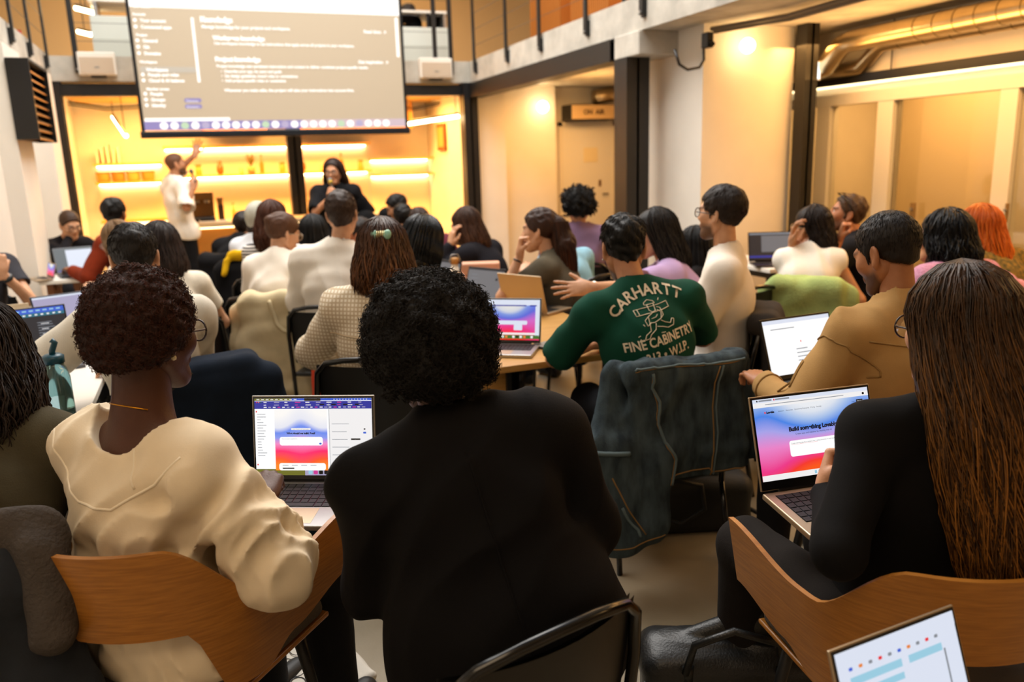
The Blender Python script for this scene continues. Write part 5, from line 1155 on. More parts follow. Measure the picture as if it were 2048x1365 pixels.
p3 = seat('P3', 'person in a black top with very long brown hair and copper highlights', 1912, 662, 1.68, 12, 'wood', 'wooden shell chair at the right under the long hair', lean=.0, side=.11, cface=10, coff=(.08, .02), g=.93, lod=0, fem=True, sw=.155, girth=.96, hyaw=-8, hpitch=-6,
    skinm=skin('d2a080'), top=cloth('080708', noise=.1, bump=.06), topname='black_top', sleeve='long', fit=.004, fold=(24, .005), bottom=cloth('1a1614'), hair=dict(style='long', t=.018, L=.52, back=.10, n=1900, rad=.0019, wave=.012, vol=1.3, hl=1.0, fr=.06), hairm=hairmat('140a05', 'a06828', .42),
    L=dict(world=atd(1650, 985, 1.80), pose='grip', hint=(-.5, -.45, -.75), hd=(.45, .5, .8), palm=(.6, -.7, 0)), R=dict(w=(.12, .36, .74), pose='type'))
p5 = seat('P5', 'person in a tan bomber jacket with cropped dark hair looking down', 1775, 508, 2.55, 4, 'wood', 'wooden shell chair under the tan bomber jacket', lean=.10, side=.0, lod=0, girth=1.14, sw=.195, hyaw=-12, hpitch=-22, bulge=.04,
    skinm=skin('a8714c', beard='3a2618'), top=cloth('b08a56', noise=.06, bump=.08), topname='bomber_jacket', sleeve='long', fit=.02, collar=.035, fold=(28, .013), bottom=TR, hair=dict(style='crop', t=.007, amp=.0012, nape=-.075, fr=.07), hairm=hairmat('150d08'),
    L=dict(world=atd(1528, 768, 2.75), pose='type', hint=(-.5, -.3, -.8)), R=dict(w=(.14, .40, .76), pose='type'))
p4 = seat('P4', 'person in a dark green printed t-shirt with short black hair', 1247, 497, 3.22, 6, 'black', 'black tubular chair under the denim jacket', lean=.20, side=-.06, lod=0, girth=1.12, sw=.2, hyaw=14, hpitch=-16, bulge=.045,
    skinm=skin('c08a68', beard='1c120c'), top=cloth('0f4434', noise=.08, bump=.06), topname='t_shirt', sleeve='elbow', fit=.014, fold=(22, .007), bottom=cloth('14161c'), hair=dict(style='short', t=.017, amp=.004, nape=-.085), hairm=H_BLK,
    L=dict(w=(-.13, .40, .78), pose='type', hint=(-.95, -.15, -.45)), R=dict(w=(.16, .42, .78), pose='type', hint=(.9, -.2, -.5)))
p6 = seat('P6', 'person in a white t-shirt and glasses with short dark hair turned to the left', 1442, 428, 3.75, -50, 'black', lean=.02, lod=1, girth=1.05, sw=.19, hyaw=22, hpitch=2,
    skinm=skin(SK1, beard='3a261a'), top=cloth('eee4d6', noise=.04), topname='t_shirt', sleeve='elbow', fit=.02, fold=(24, .010), bottom=TR, hair=dict(style='short', t=.018, amp=.003, nape=-.07), hairm=H_DKB,
    L=dict(w=(-.12, .34, .78), hint=(-.4, -.3, -.85)), R=dict(w=(.12, .36, .78)))
p7 = seat('P7', 'person in a cream checked shirt with a brown bob and green claw clip', 766, 508, 3.3, 28, 'black', lean=.06, side=.03, lod=0, fem=True, sw=.17, hyaw=-14, hpitch=-8, bulge=.035,
    skinm=skin(SK1), top=check_mat('gingham', 'efe5d2', 'c9b596', 62.), topname='checked_shirt', sleeve='long', fit=.026, collar=.03, fold=(28, .011), bottom=TRB, hair=dict(style='bob', t=.02, L=.205, n=620, rad=.0028, wave=.010, vol=1.12, hl=.7), hairm=hairmat('2a160b', '94603a', .35),
    L=dict(w=(-.16, .30, .72), hint=(-.95, -.2, -.45)), R=dict(w=(.16, .34, .77), hint=(.8, -.2, -.5)))
p8 = seat('P8', 'person in a white shirt with short brown hair thinning at the crown', 684, 428, 4.45, 28, 'black', lean=.04, side=.07, lod=1, girth=1.12, sw=.195, hyaw=-6, hpitch=4,
    skinm=skin(SK1), top=cloth('f1e9dc', noise=.03), topname='shirt', sleeve='34', fit=.024, collar=.028, fold=(26, .012), bottom=TR, hair=dict(style='short', t=.012, amp=.003, nape=-.085), hairm=hairmat('2c1c12', '6a4c38'), L=dict(w=(-.16, .36, .8)), R=dict(w=(.22, .34, .84), hint=(.9, -.2, -.5)))
p9 = seat('P9', 'person in a pale beige t-shirt with short dark hair at the left table', 269, 516, 3.1, -22, 'black', lean=.10, side=.03, lod=0, girth=1.05, sw=.195, hyaw=18, hpitch=-16, bulge=.04,
    skinm=skin(SK1), top=cloth('d9d3c4', noise=.05), topname='t_shirt', sleeve='elbow', fit=.016, fold=(24, .010), bottom=JEAN, hair=dict(style='short', t=.013, amp=.0025, nape=-.09), hairm=hairmat('120d0a', '3c342e'), L=dict(w=(-.30, .30, .78), hint=(-.9, -.1, -.45)), R=dict(w=(.05, .34, .78), hint=(.8, -.3, -.5)))
p10 = seat('P10', 'person in an olive shirt with long dark curls cut by the left edge', -40, 722, 1.98, 4, 'black', lean=.06, lod=0, fem=True, sw=.17, hpitch=-10,
    skinm=skin(SK2), top=cloth('46402f', noise=.12, bump=.15), topname='olive_shirt', sleeve='long', fit=.018, fold=(30, .012), bottom=TR, hair=dict(style='long', t=.026, L=.26, n=700, rad=.0024, wave=.022, vol=1.25, amp=.008), hairm=hairmat('140b07', '4a2c1a'), R=dict(w=(.14, .40, .78)), L=dict(w=(-.14, .4, .78)))
# --- middle
p11 = seat('P11', 'person in a slate blue sweater with a glossy black bob resting head on hand', 843, 490, 4.0, 40, 'black', lean=.22, lod=1, fem=True, sw=.165, hyaw=-6, hpitch=-24, hroll=10, skinm=skin(SK1), top=cloth('46566a'), topname='sweater', sleeve='34', fit=.014, fold=(26, .009), bottom=JEAN,
    hair=dict(style='bob', t=.02, L=.145, n=420, rad=.0026, vol=1.08), hairm=hairmat('050506', '161c24', .25), R=dict(world=atd(845, 545, 4.0), pose='relax', hint=(.5, .4, -.8), hd=(-.15, 0, 1), palm=(-1, .1, 0)), L=dict(w=(-.16, .36, .8)))
p12 = seat('P12', 'person in a cream short sleeved blouse with hair tied up and glasses', 566, 468, 5.0, 38, 'black', lean=.16, lod=1, fem=True, sw=.16, hyaw=28, hpitch=-18, skinm=skin(SK1), top=cloth('efe6d8', noise=.03), topname='blouse', sleeve='short', fit=.024, fold=(24, .011), bottom=TRB, hair=dict(style='bun', t=.014), hairm=H_MID)
seat('P13', 'person in black with a loose black bob behind the white shirt', 628, 470, 5.9, 18, 'black', lean=.12, lod=2, fem=True, sw=.16, skinm=skin(SK1), top=cloth('121012'), bottom=TR, hair=dict(style='bob', t=.022, L=.15, n=160, rad=.004, vol=1.1), hairm=H_BLK)
seat('P14', 'person in a black jacket seated nearest the bar counter', 490, 452, 7.1, 30, 'black', lean=.1, lod=2, girth=1.1, skinm=skin(SK2), top=cloth('0f0e10'), fit=.02, bottom=TR, hair=dict(style='short', t=.014), hairm=H_DKB)
p15 = seat('P15', 'person in a white top wearing a pale grey knitted cap', 521, 440, 6.4, 40, 'black', lean=.1, lod=2, sw=.165, skinm=skin(SK2), top=cloth('dfe2e8', noise=.04), fit=.014, bottom=TR, hair=dict(style='bob', t=.008, L=.1, n=0), hairm=H_DKB)
seat('P15b', 'person in a striped top with long auburn hair beside the cream blouse', 546, 440, 5.75, 28, 'black', lean=.12, lod=2, fem=True, sw=.16, skinm=skin(SK1), top=stripe_mat('stripes', 'e8e0d8', '2a2626', 14.), bottom=JEAN, hair=dict(style='long', t=.016, L=.3, n=220, rad=.004, wave=.012), hairm=hairmat('3a1c0e', '8a4a20'))
p16 = seat('P16', 'person in an olive grey top with a long brown ponytail and hand at chin', 1080, 462, 4.7, -44, 'black', lean=.14, lod=1, fem=True, sw=.165, hyaw=-4, hpitch=-2, skinm=skin(SK1), top=cloth('5a5344'), topname='top', sleeve='short', fit=.008, fold=(22, .006), bottom=TR,
    hair=dict(style='pony', t=.014, L=.40, n=420, rad=.0035, vol=1.5, hl=.6, amp=.006), hairm=hairmat('2c170c', '8a4c22'), L=dict(world=atd(1040, 512, 4.5), pose='grip', hint=(-.3, .4, -.9), hd=(.1, -.05, 1), palm=(.3, -.9, 0)), R=dict(w=(.12, .36, .8)))
seat('P36', 'person in a light blue shirt half hidden behind the long ponytail', 1104, 470, 5.5, -20, 'black', lean=.1, lod=2, skinm=skin(SK1), top=cloth('8fc0d8'), bottom=TRB, sw=.19, hair=dict(style='short', t=.014), hairm=H_DKB)
p17 = seat('P17', 'person in a mauve shirt with a curly black crop near the side room', 1157, 414, 5.9, 24, 'black', lean=.0, lod=2, girth=1.08, sw=.195, hpitch=-6, skinm=skin(SK2), top=cloth('8a6f8c', noise=.05), topname='shirt', sleeve='long', fit=.024, collar=.025, fold=(22, .012), bottom=cloth('6a6048'), hair=dict(style='afro', t=.108, L=.03, n=700, rad=.004, amp=.012, nape=-.06), hairm=H_BLK)
p18 = seat('P18', 'person in a lilac top with long black hair reaching across the table', 1308, 470, 4.4, -52, 'black', lean=.1, lod=1, fem=True, sw=.165, hyaw=-10, hpitch=-6, skinm=skin(SK1), top=cloth('b49ac4', noise=.05), topname='top', sleeve='short', fit=.012, fold=(22, .008), bottom=TR,
    hair=dict(style='long', t=.02, L=.36, n=420, rad=.0034, wave=.01, vol=1.1), hairm=hairmat('0c0807', '2a1a14'), L=dict(world=atd(1128, 582, 3.9), pose='open', hint=(-.2, .1, -1), hd=(-.35, 1, -.05), palm=(.9, -.3, -.4)), R=dict(world=atd(1150, 606, 4.12), pose='type', hint=(.6, -.1, -.8)))
seat('P19', 'person all in black with long black hair beside the white t-shirt', 1386, 500, 4.9, -10, 'black', lean=.1, lod=2, fem=True, sw=.16, skinm=skin(SK1), top=cloth('0e0d0f'), bottom=TR, hair=dict(style='long', t=.018, L=.3, n=200, rad=.004), hairm=H_BLK)
p20 = seat('P20', 'person in a white sleeveless top with dark half-up hair', 1621, 456, 5.0, 42, 'black', 'black tubular chair under the pale green cardigan', lean=.12, lod=1, fem=True, sw=.15, hyaw=-54, hpitch=-2, skinm=skin(SK2), top=cloth('f0e8da', noise=.03), topname='sleeveless_top', sleeve='cap', fit=.006, fold=(26, .012), bottom=TR,
    hair=dict(style='half', t=.016, L=.26, n=360, rad=.0036, wave=.014), hairm=hairmat('140a06', '3a2012'), L=dict(world=atd(1584, 486, 4.95), pose='relax', hint=(-.1, .7, -.8), hd=(.1, -.1, 1), palm=(.9, -.2, 0)), R=dict(w=(.2, .38, .78)))
p21 = seat('P21', 'person in a dark polo with grey brown hair and sunglasses pushed up', 1694, 428, 5.2, -36, 'black', lean=.1, lod=1, girth=1.08, sw=.19, hyaw=-16, hpitch=10, skinm=skin('bc7e58', beard='6a4a36'), top=cloth('15171c'), topname='polo_shirt', sleeve='short', fit=.014, collar=.02, bottom=TR, hair=dict(style='short', t=.011, nape=-.08, fr=.085), hairm=hairmat('4a3422', '86684a'),
    L=dict(world=atd(1680, 478, 4.95), pose='grip', hint=(-.2, .3, -.9), hd=(-.1, -.2, 1), palm=(.2, -.9, 0)), R=dict(w=(.16, .36, .8)))
p22 = seat('P22', 'person in a pink patterned shirt with wavy black shoulder-length hair', 1884, 478, 4.0, 8, 'black', lean=.12, lod=1, fem=True, sw=.17, hyaw=-20, hpitch=2, skinm=skin(SK2), top=mat('pink_weave', 'b06a86', .9, col2='d8a0b8', nscale=160), topname='shirt', sleeve='long', fit=.02, fold=(24, .010), bottom=TR, hair=dict(style='long', t=.026, L=.2, n=420, rad=.0034, wave=.018, vol=1.25, amp=.006), hairm=hairmat('07070a', '1c2228', .35), R=dict(w=(.24, .34, .76), hint=(.9, -.1, -.4)))
p23 = seat('P23', 'person with long bright ginger hair and a black hair clip', 1952, 462, 4.6, 0, 'black', 'black tubular chair under the long ginger hair', lean=.12, lod=1, fem=True, sw=.165, hyaw=-6, skinm=skin(SK1), top=mat('floral', '3c3c18', .9, col2='8a6a24', nscale=40), topname='floral_top', sleeve='long', fit=.016, bottom=TR, hair=dict(style='long', t=.026, L=.40, n=620, rad=.0034, wave=.016, vol=1.45, hl=.7, back=.04), hairm=hairmat('b0500c', 'f08a1e', .4))
p24 = seat('P24', 'person in a black sweater with long straight brown hair at the far table end', 930, 455, 5.85, -36, 'black', lean=.18, lod=1, fem=True, sw=.165, hyaw=-6, hpitch=-8, skinm=skin(SK1), top=cloth('14131a'), topname='sweater', sleeve='long', fit=.016, bottom=TR, hair=dict(style='long', t=.018, L=.32, n=420, rad=.0034, wave=.005, vol=1.1, hl=.6), hairm=hairmat('2e190c', '7a4822'), L=dict(world=atd(902, 492, 5.75), pose='relax', hint=(-.3, .5, -.8), hd=(.1, -.1, 1), palm=(.8, -.4, 0)), R=dict(w=(.14, .38, .8)))
seat('P25', 'person with dark parted hair looking down beyond the black bob', 794, 415, 8.3, -80, 'black', 'black tubular chair under the dark parted hair', lean=.14, lod=2, hpitch=-24, skinm=skin(SK2), top=cloth('1c1a1c'), bottom=TR, hair=dict(style='short', t=.02, fr=.075), hairm=H_BLK)
seat('P26', 'person in dark clothes with black hair between the bob and the counter', 806, 437, 7.5, 10, 'black', lean=.12, lod=2, skinm=skin(SK2), top=cloth('201c20'), bottom=TR, hair=dict(style='short', t=.022), hairm=H_BLK)
seat('P27', 'person in a burgundy sweater with short brown hair', 838, 447, 6.7, 10, 'black', lean=.14, lod=2, girth=1.1, sw=.2, skinm=skin(SK2), top=cloth('5c2432'), topname='sweater', fit=.016, bottom=TR, hair=dict(style='short', t=.016), hairm=hairmat('2c1a10'), R=dict(w=(.3, .3, .8)))
seat('P38', 'person in a tan top peering past the white shirt', 718, 468, 6.5, -60, 'black', lean=.14, lod=2, skinm=skin('b8744e'), top=cloth('8a6a44'), bottom=TR, hair=dict(style='short', t=.014), hairm=H_DKB)
p28 = seat('P28', 'person in a black top and glasses with hair in a bun at the far left', 140, 450, 7.5, 150, 'black', lean=.18, lod=1, fem=True, sw=.17, hpitch=-22, skinm=skin(SK1), top=cloth('121014'), topname='top', sleeve='long', bottom=TR, hair=dict(style='bun', t=.012, fr=.075), hairm=hairmat('3a2618', '6a4a30'), R=dict(w=(.02, .3, 1.0), pose='grip', hint=(.8, 0, -.6), hd=(-.3, -.4, .8)), L=dict(w=(-.16, .36, .8), hint=(-.9, 0, -.5)))
seat('P29', 'person in a rust red sweater with short black hair at the far left table', 229, 428, 6.6, -50, 'black', lean=.1, lod=1, girth=1.08, sw=.2, hyaw=70, skinm=skin('8a5a3c'), top=cloth('7a2a10', noise=.15, bump=.2), topname='sweater', sleeve='long', fit=.02, fold=(22, .012), bottom=TR, hair=dict(style='crop', t=.018, nape=-.08), hairm=H_BLK, L=dict(w=(-.25, .36, .8)))
p30 = seat('P30', 'person with ash blond hair and glasses half hidden by dark short hair', 236, 486, 5.4, -50, 'black', 'black tubular chair under the ash blond hair', lean=.14, lod=2, fem=True, sw=.165, hpitch=-16, skinm=skin(SK1), top=cloth('e4d6c0'), sleeve='short', bottom=TR, hair=dict(style='bob', t=.018, L=.11, n=160, rad=.004), hairm=hairmat('7a5c3c', 'b89468'))
seat('P31', 'person in a white top with long dark brown hair behind the brown curls', 321, 496, 4.45, -10, 'black', 'black tubular chair under long dark brown hair behind the brown curls', lean=.14, lod=2, fem=True, sw=.165, skinm=skin(SK1), top=cloth('e6dcc8'), sleeve='short', bottom=TR, hair=dict(style='long', t=.02, L=.28, n=260, rad=.004, wave=.006, hl=.4), hairm=hairmat('140b08', '4a2c1c'))
# left edge: only the forearm of this one is in view
seat('P34', 'person at the left edge of whom only a raised forearm with dark watch shows', -68, 452, 4.85, 165, 'black', 'black tubular chair beyond the left edge, by the raised forearm', lean=.06, lod=1, skinm=skin(SK1), top=cloth('3a3a40'), sleeve='short', bottom=TR, hair=dict(style='short', t=.014), hairm=H_DKB, L=dict(world=atd(3, 545, 4.8), pose='grip', hint=(-.3, .6, -.8), hd=(0, -.1, 1)), R=dict(w=(.2, .36, .8)))
# --- the two speakers
hm_ = atz(405, 628, 0); hp = atd(352, 329, 9.05)
p32 = person('bald bearded person in a white t-shirt gesturing at the screen', hp, face=62, lean=.02, hyaw=18, hpitch=6, hz=.90, stand=True, lod=1, girth=1.02, sw=.19, skinm=skin('c48c68', brow='2a1a10', beard='2a1608'), top=cloth('f0e8da', noise=.03), topname='t_shirt', sleeve='elbow', fit=.03, fold=(20, .010), hemz=.80, bottom=cloth('0d0d0f'), shoe=mat('sneaker', 'a89c8c', .7),
    hair=dict(style='crop', t=.0015, amp=.0003, nape=-.08), hairm=hairmat('6a4630'), L=dict(world=atd(408, 286, 9.0), pose='open', hint=(-.6, -.3, -.5), hd=(-.1, .35, .9), palm=(-.88, .47, 0)), R=dict(world=atd(388, 372, 8.85), pose='grip', hint=(.5, -.4, -.9), hd=(-.2, .35, .9), palm=(-.9, .2, 0)))
p33 = person('person in a black t-shirt with long wavy dark hair speaking into a microphone', atd(667, 345, 8.4), face=196, lean=.02, hyaw=12, hpitch=-4, hz=.87, stand=True, lod=1, fem=True, sw=.175, girth=1.06, skinm=skin('c8906c'), top=cloth('0f0f12', noise=.1), topname='t_shirt', sleeve='elbow', fit=.028, fold=(20, .010), bottom=TR,
    hair=dict(style='long', t=.016, L=.3, n=420, rad=.0036, wave=.024, vol=.92, fr=.092), hairm=hairmat('24120a', '4e2c18'), R=dict(world=atd(660, 396, 8.15), pose='grip', hint=(.7, 0, -.9), hd=(-.25, -.1, 1), palm=(-.3, -.9, 0)), L=dict(w=(-.2, .12, .95)))
p35 = person('person in a black top on the upper gallery behind the felt divider', atY(816, 28, 11.85), face=-60, lean=.1, hpitch=-20, hz=3.42, lod=2, legs=False, skinm=skin(SK1), top=cloth('16161a'), hair=dict(style='short', t=.02, L=.1), hairm=hairmat('241a14'), L=dict(w=(-.15, .3, 3.68)), R=dict(w=(.15, .3, 3.68)))
e = empty('office_chair', (p35['base'][0], p35['base'][1], ZT), 1., 'black office chair on the upper gallery', 'chair'); part_box('seat', (-.22, -.22, .36), (.22, .22, .42), M_BLACK, e, .02); part_box('backrest', (-.2, -.26, .45), (.2, -.22, .75), M_BLACK, e, .015); MB().tube([(0, 0, .03), (0, 0, .37)], .025, 8).build('stem', M_BLACK, e)
for i in range(5): a_ = i*1.256; MB().tube([(0, 0, .05), (.26*math.cos(a_), .26*math.sin(a_), .02)], .016, 6).build('foot', M_BLACK, e)
# ---------------------------------------------------------------- things people wear
def glasses(p, col='120c0a', r=.023, lens=True, up=0., name='glasses', fy=.104):
    m_ = mat('frame_'+col, col, .3); g_ = empty(name, (0, 0, 0)); g_.parent = p['root']; T = lambda q: p['hx'](np.array([q]))[0]+vec(0, 0, up)
    for s_ in (-1, 1):
        MB().tube([T((s_*.034+r*1.1*math.cos(a), fy, .004+r*math.sin(a))) for a in np.linspace(0, 2*math.pi, 19)], .0022, 6).build('rim', m_, g_, True)
        MB().tube([T((s_*.058, fy-.002, .01)), T((s_*.077, fy-.02, .01)), T((s_*.083, .02, .006)), T((s_*.083, -.02, .0)), T((s_*.08, -.03, -.012))], .0022, 5).build('temple_arm', m_, g_, True)
        if lens: MB().add([T((s_*.034, fy, .004))]+[T((s_*.034+r*1.05*math.cos(a), fy, .004+r*.95*math.sin(a))) for a in np.linspace(0, 2*math.pi, 13)[:-1]], [(0, i+1, (i+1) % 12+1) for i in range(12)]).build('lens', mat('lens_clear', 'eef2f2', .02, trans=1., alpha=.25), g_)
    MB().tube([T((-.011, fy, .01)), T((0, fy+.004, .013)), T((.011, fy, .01))], .002, 5).build('bridge', m_, g_, True)
glasses(p1, '2a1410', .024); glasses(p3, '1c0e08', .025); glasses(p6, '4a3a2c', .022); glasses(p12, 'b09a80', .022); glasses(p20, 'a87a40', .022); glasses(p28, '5a3a2c', .022); glasses(p30, '4a3020', .022); glasses(p33, '2a1a16', .024)
def on_head(p, q): return p['hx'](np.array([q]))[0]
# gold necklace, earring
P_ = []
for a in np.linspace(-2.6, .9, 26): P_.append(p1['NB']+p1['sx']*.072*math.sin(a)+p1['fr']*(.072*-math.cos(a)+.012)+p1['up']*(.035-.02*(1+math.cos(a))*-.3-.016*(1-math.cos(a))))
MB().tube(P_, .0015, 5).build('necklace', mat('gold', 'd8962c', .3, metal=1.), p1['root'], True)
for s_ in (1, -1): MB().lathe([(.001, -.006), (.005, -.004), (.006, 0), (.005, .004), (.001, .006)], 10, on_head(p1, (s_*.086, -.004, -.045))).build('earring', mat('pearl', 'd8c8a0', .2), p1['root'], True)
MB().lathe([(.001, -.004), (.003, -.002), (.0035, 0), (.003, .002), (.001, .004)], 8, on_head(p4, (-.086, -.004, -.045))).build('earring', M_ALU, p4['root'], True)
# claw clip
cl = empty('claw_clip', (0, 0, 0)); cl.parent = p7['root']; Mj = mat('clip_jade', '86b49a', .25)
for s_ in (-1, 1):
    mb = MB(); f = Field((-.06, -.02, -.03), (.06, .02, .03), .004); f.ell((s_*.027, 0, 0), (.016, .012, .022), k=.0); f.box((s_*.01, 0, 0), (.012, .006, .012), rd=.004, k=.01); V, Fc = f.mesh(); c_ = on_head(p7, (0, -.126, .072)); mesh_obj('claw', V@np.array(Matrix.Rotation(-.5, 3, 'X')).T+c_, Fc, Mj, cl)
for i in range(-2, 3): MB().tube([on_head(p7, (i*.007, -.131, .086)), on_head(p7, (i*.007, -.140, .072)), on_head(p7, (i*.007, -.136, .058))], .0022, 5).build('tooth', mat('clip_gold', 'd8c890', .3, metal=.6), cl, True)
# knitted cap
f = Field((-.12, -.14, -.12), (.12, .14, .16), .009); f.ell((0, -.02, .045), (.098, .118, .108), k=0).cap((0, -.06, .0), (0, -.075, -.06), .08, .06, k=.04, flat=vec(0, 1, 0), fs=.7); f.cut(lambda x, y, z: hairline(x, y, z, .055, .0, -.11), .006); f.disp(folds(3, 60, .002, (0, 0, 1))); V, Fc = f.mesh(); mesh_obj('knitted_cap', p15['hx'](V), Fc, cloth('b4b2a4', noise=.1, bump=.4, bscale=90), p15['root'])
# bracelets, watch, sunglasses, hair clip
E_, W_, _ = p18['arms']['L']; u = unit(W_-E_); MB().tube([W_-u*.03-u*.008, W_-u*.03+u*.008], .031, 14).build('bracelet', mat('silver', 'd8d4cc', .25, metal=.9), p18['root'], True)
E_, W_, _ = p16['arms']['L']; u = unit(W_-E_); MB().tube([W_-u*.03-u*.004, W_-u*.03+u*.004], .029, 12).build('bracelet', M_BLACK, p16['root'], True)
E_, W_, _ = PP['P34']['arms']['L']; u = unit(W_-E_); MB().tube([W_-u*.05-u*.012, W_-u*.05+u*.012], .032, 12).build('watch', mat('watch_dark', '2c3438', .4), PP['P34']['root'], True)
sg_ = empty('sunglasses', (0, 0, 0)); sg_.parent = p21['root']
for s_ in (-1, 1): MB().tube([on_head(p21, (s_*.035, .075, .115)), on_head(p21, (s_*.06, .06, .11)), on_head(p21, (s_*.088, .02, .075)), on_head(p21, (s_*.088, -.02, .03))], .004, 6).build('temple_arm', M_BLACK, sg_, True); MB().lathe([(.001, -.003), (.024, -.002), (.024, .002), (.001, .003)], 12, on_head(p21, (s_*.034, .062, .125))).build('lens', M_GLOSS, sg_)
MB().tube([on_head(p23, (.05, -.10, .11)), on_head(p23, (.085, -.08, .06)), on_head(p23, (.10, -.06, .03))], [.006, .012, .006], 8).build('hair_clip', M_BLACK, p23['root'], True)
MB().tube([on_head(p16, (-.03, -.122, .045)), on_head(p16, (0, -.145, .05)), on_head(p16, (.03, -.122, .045))], .009, 8).build('hair_tie', M_BLACK, p16['root'], True)
MB().tube([on_head(p12, (.02*math.cos(a), -.098, .055+.02*math.sin(a))) for a in np.linspace(0, 6.28, 11)], .006, 6).build('hair_tie', mat('tie_pale', 'c8b8a8', .6), p12['root'], True)
# microphones
def mic(p, k, label, band, L_=.2):
    E_, W_, sp = p['arms'][k]; hd = unit(np.array(sp['hd'], float)); pl = unit(np.array(sp['palm'], float)); c = world(p, W_+hd*.085+pl*.034)
    d_ = unit(world(p, hd)-world(p, vec(0, 0, 0))); ax = unit(np.cross(d_, vec(*(world(p, pl)-world(p, vec(0, 0, 0)))))); tgt = world(p, p['Hc']+p['HM'][:3, :3]@vec(0, .14, -.055)); ax = unit(tgt-c)
    e = empty('microphone', c, 0, label, 'microphone'); Ln = min(np.linalg.norm(tgt-c), .24)
    MB().tube([ax*-.09, ax*(Ln-.05)], [.011, .016], 12).build('handle', M_BLACK, e, True); h = ax*(Ln-.02)
    n_ = 8; MB().lathe([(max(.001, .026*math.sin(math.pi*i/n_)), -.026*math.cos(math.pi*i/n_)) for i in range(n_+1)], 14, h).build('grille', mat('mic_grille', '7c7a76', .5, metal=.6), e, True); MB().tube([ax*(Ln-.07), ax*(Ln-.045)], .021, 12).build('coloured_band', band, e, True)
mic(p32, 'R', 'black microphone held by the bald speaker', M_BLACK); mic(p33, 'R', 'microphone with yellow band held by the speaker in black', mat('band_yellow', 'c8a41c', .5))
# ---------------------------------------------------------------- print on the green t-shirt
to = p4['top']; Vt = np.array([v.co[:] for v in to.data.vertices]); bvh = BVHTree.FromPolygons([Vector(v) for v in Vt], [tuple(q.vertices) for q in to.data.polygons])
co = p4['local'](CC+vec(0, 0, 0)); 
def shirt_hit(px, py):
    q = p4['local'](CC+ray(px, py)*1.0); d_ = Vector(q)-Vector(co); h_ = bvh.ray_cast(Vector(co), d_.normalized()); return np.array(h_[0]) if h_[0] is not None else None
ctr = shirt_hit(1314, 640)
if ctr is None: ctr = p4['CH']+vec(0, -.15, 0)
ax_x = unit(vec(1, 0, .20)); ax_z = unit(vec(-.20, 0, 1)); INK = mat('shirt_ink', 'e4d6bd', .85, noise=.12, nscale=60); PXM = 3.2/1600
def onto(me, off=.0035):
    for v in me.vertices:
        q = ctr+ax_x*v.co.x+ax_z*v.co.z; h_ = bvh.ray_cast(Vector((q[0], ctr[1]-.35, q[2])), Vector((0, 1, 0)))
        v.co = (Vector(h_[0])+Vector((0, -off, 0))) if h_[0] is not None else Vector((q[0], ctr[1], q[2]))
def shirt_text(t, x, z, size, ang=0., wide=1.):
    o = text_mesh(t, size, INK, to, Matrix.Translation((x, 0, z)) @ Matrix.Rotation(-ang, 4, 'Y') @ RX @ Matrix.Diagonal((wide, 1, 1, 1)), 'print_letter' if len(t) == 1 else 'print_line', 'CENTER', bold=size*.022)
    bm = bmesh.new(); bm.from_mesh(o.data); bmesh.ops.triangulate(bm, faces=bm.faces[:]); bmesh.ops.subdivide_edges(bm, edges=[q for q in bm.edges if q.calc_length() > .012], cuts=1, use_grid_fill=False); bm.to_mesh(o.data); bm.free(); onto(o.data)
for i, ch in enumerate('CARHARTT'):
    a = (i-3.5)/3.5*.62; Rr = .215; shirt_text(ch, Rr*math.sin(a), -.125+Rr*math.cos(a)-.006, .056, -a, 1.05)
shirt_text('FINE CABINETRY', .0, -.090, .050, 0, .80); shirt_text('313 • W.I.P.', .012, -.145, .050, 0, .80)
def shirt_line(pts, r=.0017, name='print_drawing'):
    P_ = []
    for a, b_ in zip(pts[:-1], pts[1:]):
        for t in np.linspace(0, 1, 5)[:-1]: P_.append((a[0]+(b_[0]-a[0])*t, a[1]+(b_[1]-a[1])*t))
    P_.append(pts[-1]); Q = []
    for (x, z) in P_:
        q = ctr+ax_x*x+ax_z*z; h_ = bvh.ray_cast(Vector((q[0], ctr[1]-.35, q[2])), Vector((0, 1, 0)))
        if h_[0] is not None: Q.append(np.array(h_[0])+vec(0, -.002, 0))
    if len(Q) > 1: MB().tube(Q, r, 5).build(name, INK, to, True)
D = [[(-.075, .062), (.08, .062), (.08, .04), (-.075, .04), (-.075, .062)], [(-.06, .062), (-.06, .04)], [(-.02, .078), (.0, .086), (.02, .078), (.024, .070), (-.022, .070), (-.02, .078)], [(-.012, .07), (-.014, .05), (-.004, .042), (.010, .044), (.016, .07)],
     [(-.004, .04), (-.03, .03), (-.036, .008), (-.014, .004), (.02, .012), (.03, .034), (.018, .046)], [(.02, .012), (.036, .022), (.034, .05), (.022, .056)], [(-.03, .03), (-.05, .02), (-.048, -.002), (-.03, .006)], [(-.036, .006), (-.042, -.022), (-.066, -.034), (-.076, -.052), (-.056, -.05), (-.046, -.036), (-.02, -.022), (-.01, .0)],
     [(.016, .006), (.034, -.008), (.058, -.018), (.07, -.004), (.08, -.008), (.07, -.03), (.04, -.032), (.014, -.02), (-.01, -.012)], [(-.09, -.046), (-.1, -.056)], [(-.088, -.032), (-.098, -.036)], [(.0, -.04), (.02, -.044)], [(-.06, .0), (-.064, .008)], [(.044, .074), (.052, .08)], [(-.02, .02), (0, .022), (.01, .03)]]
for q in D: shirt_line([(x*.92, z*.92-.010) for x, z in q])

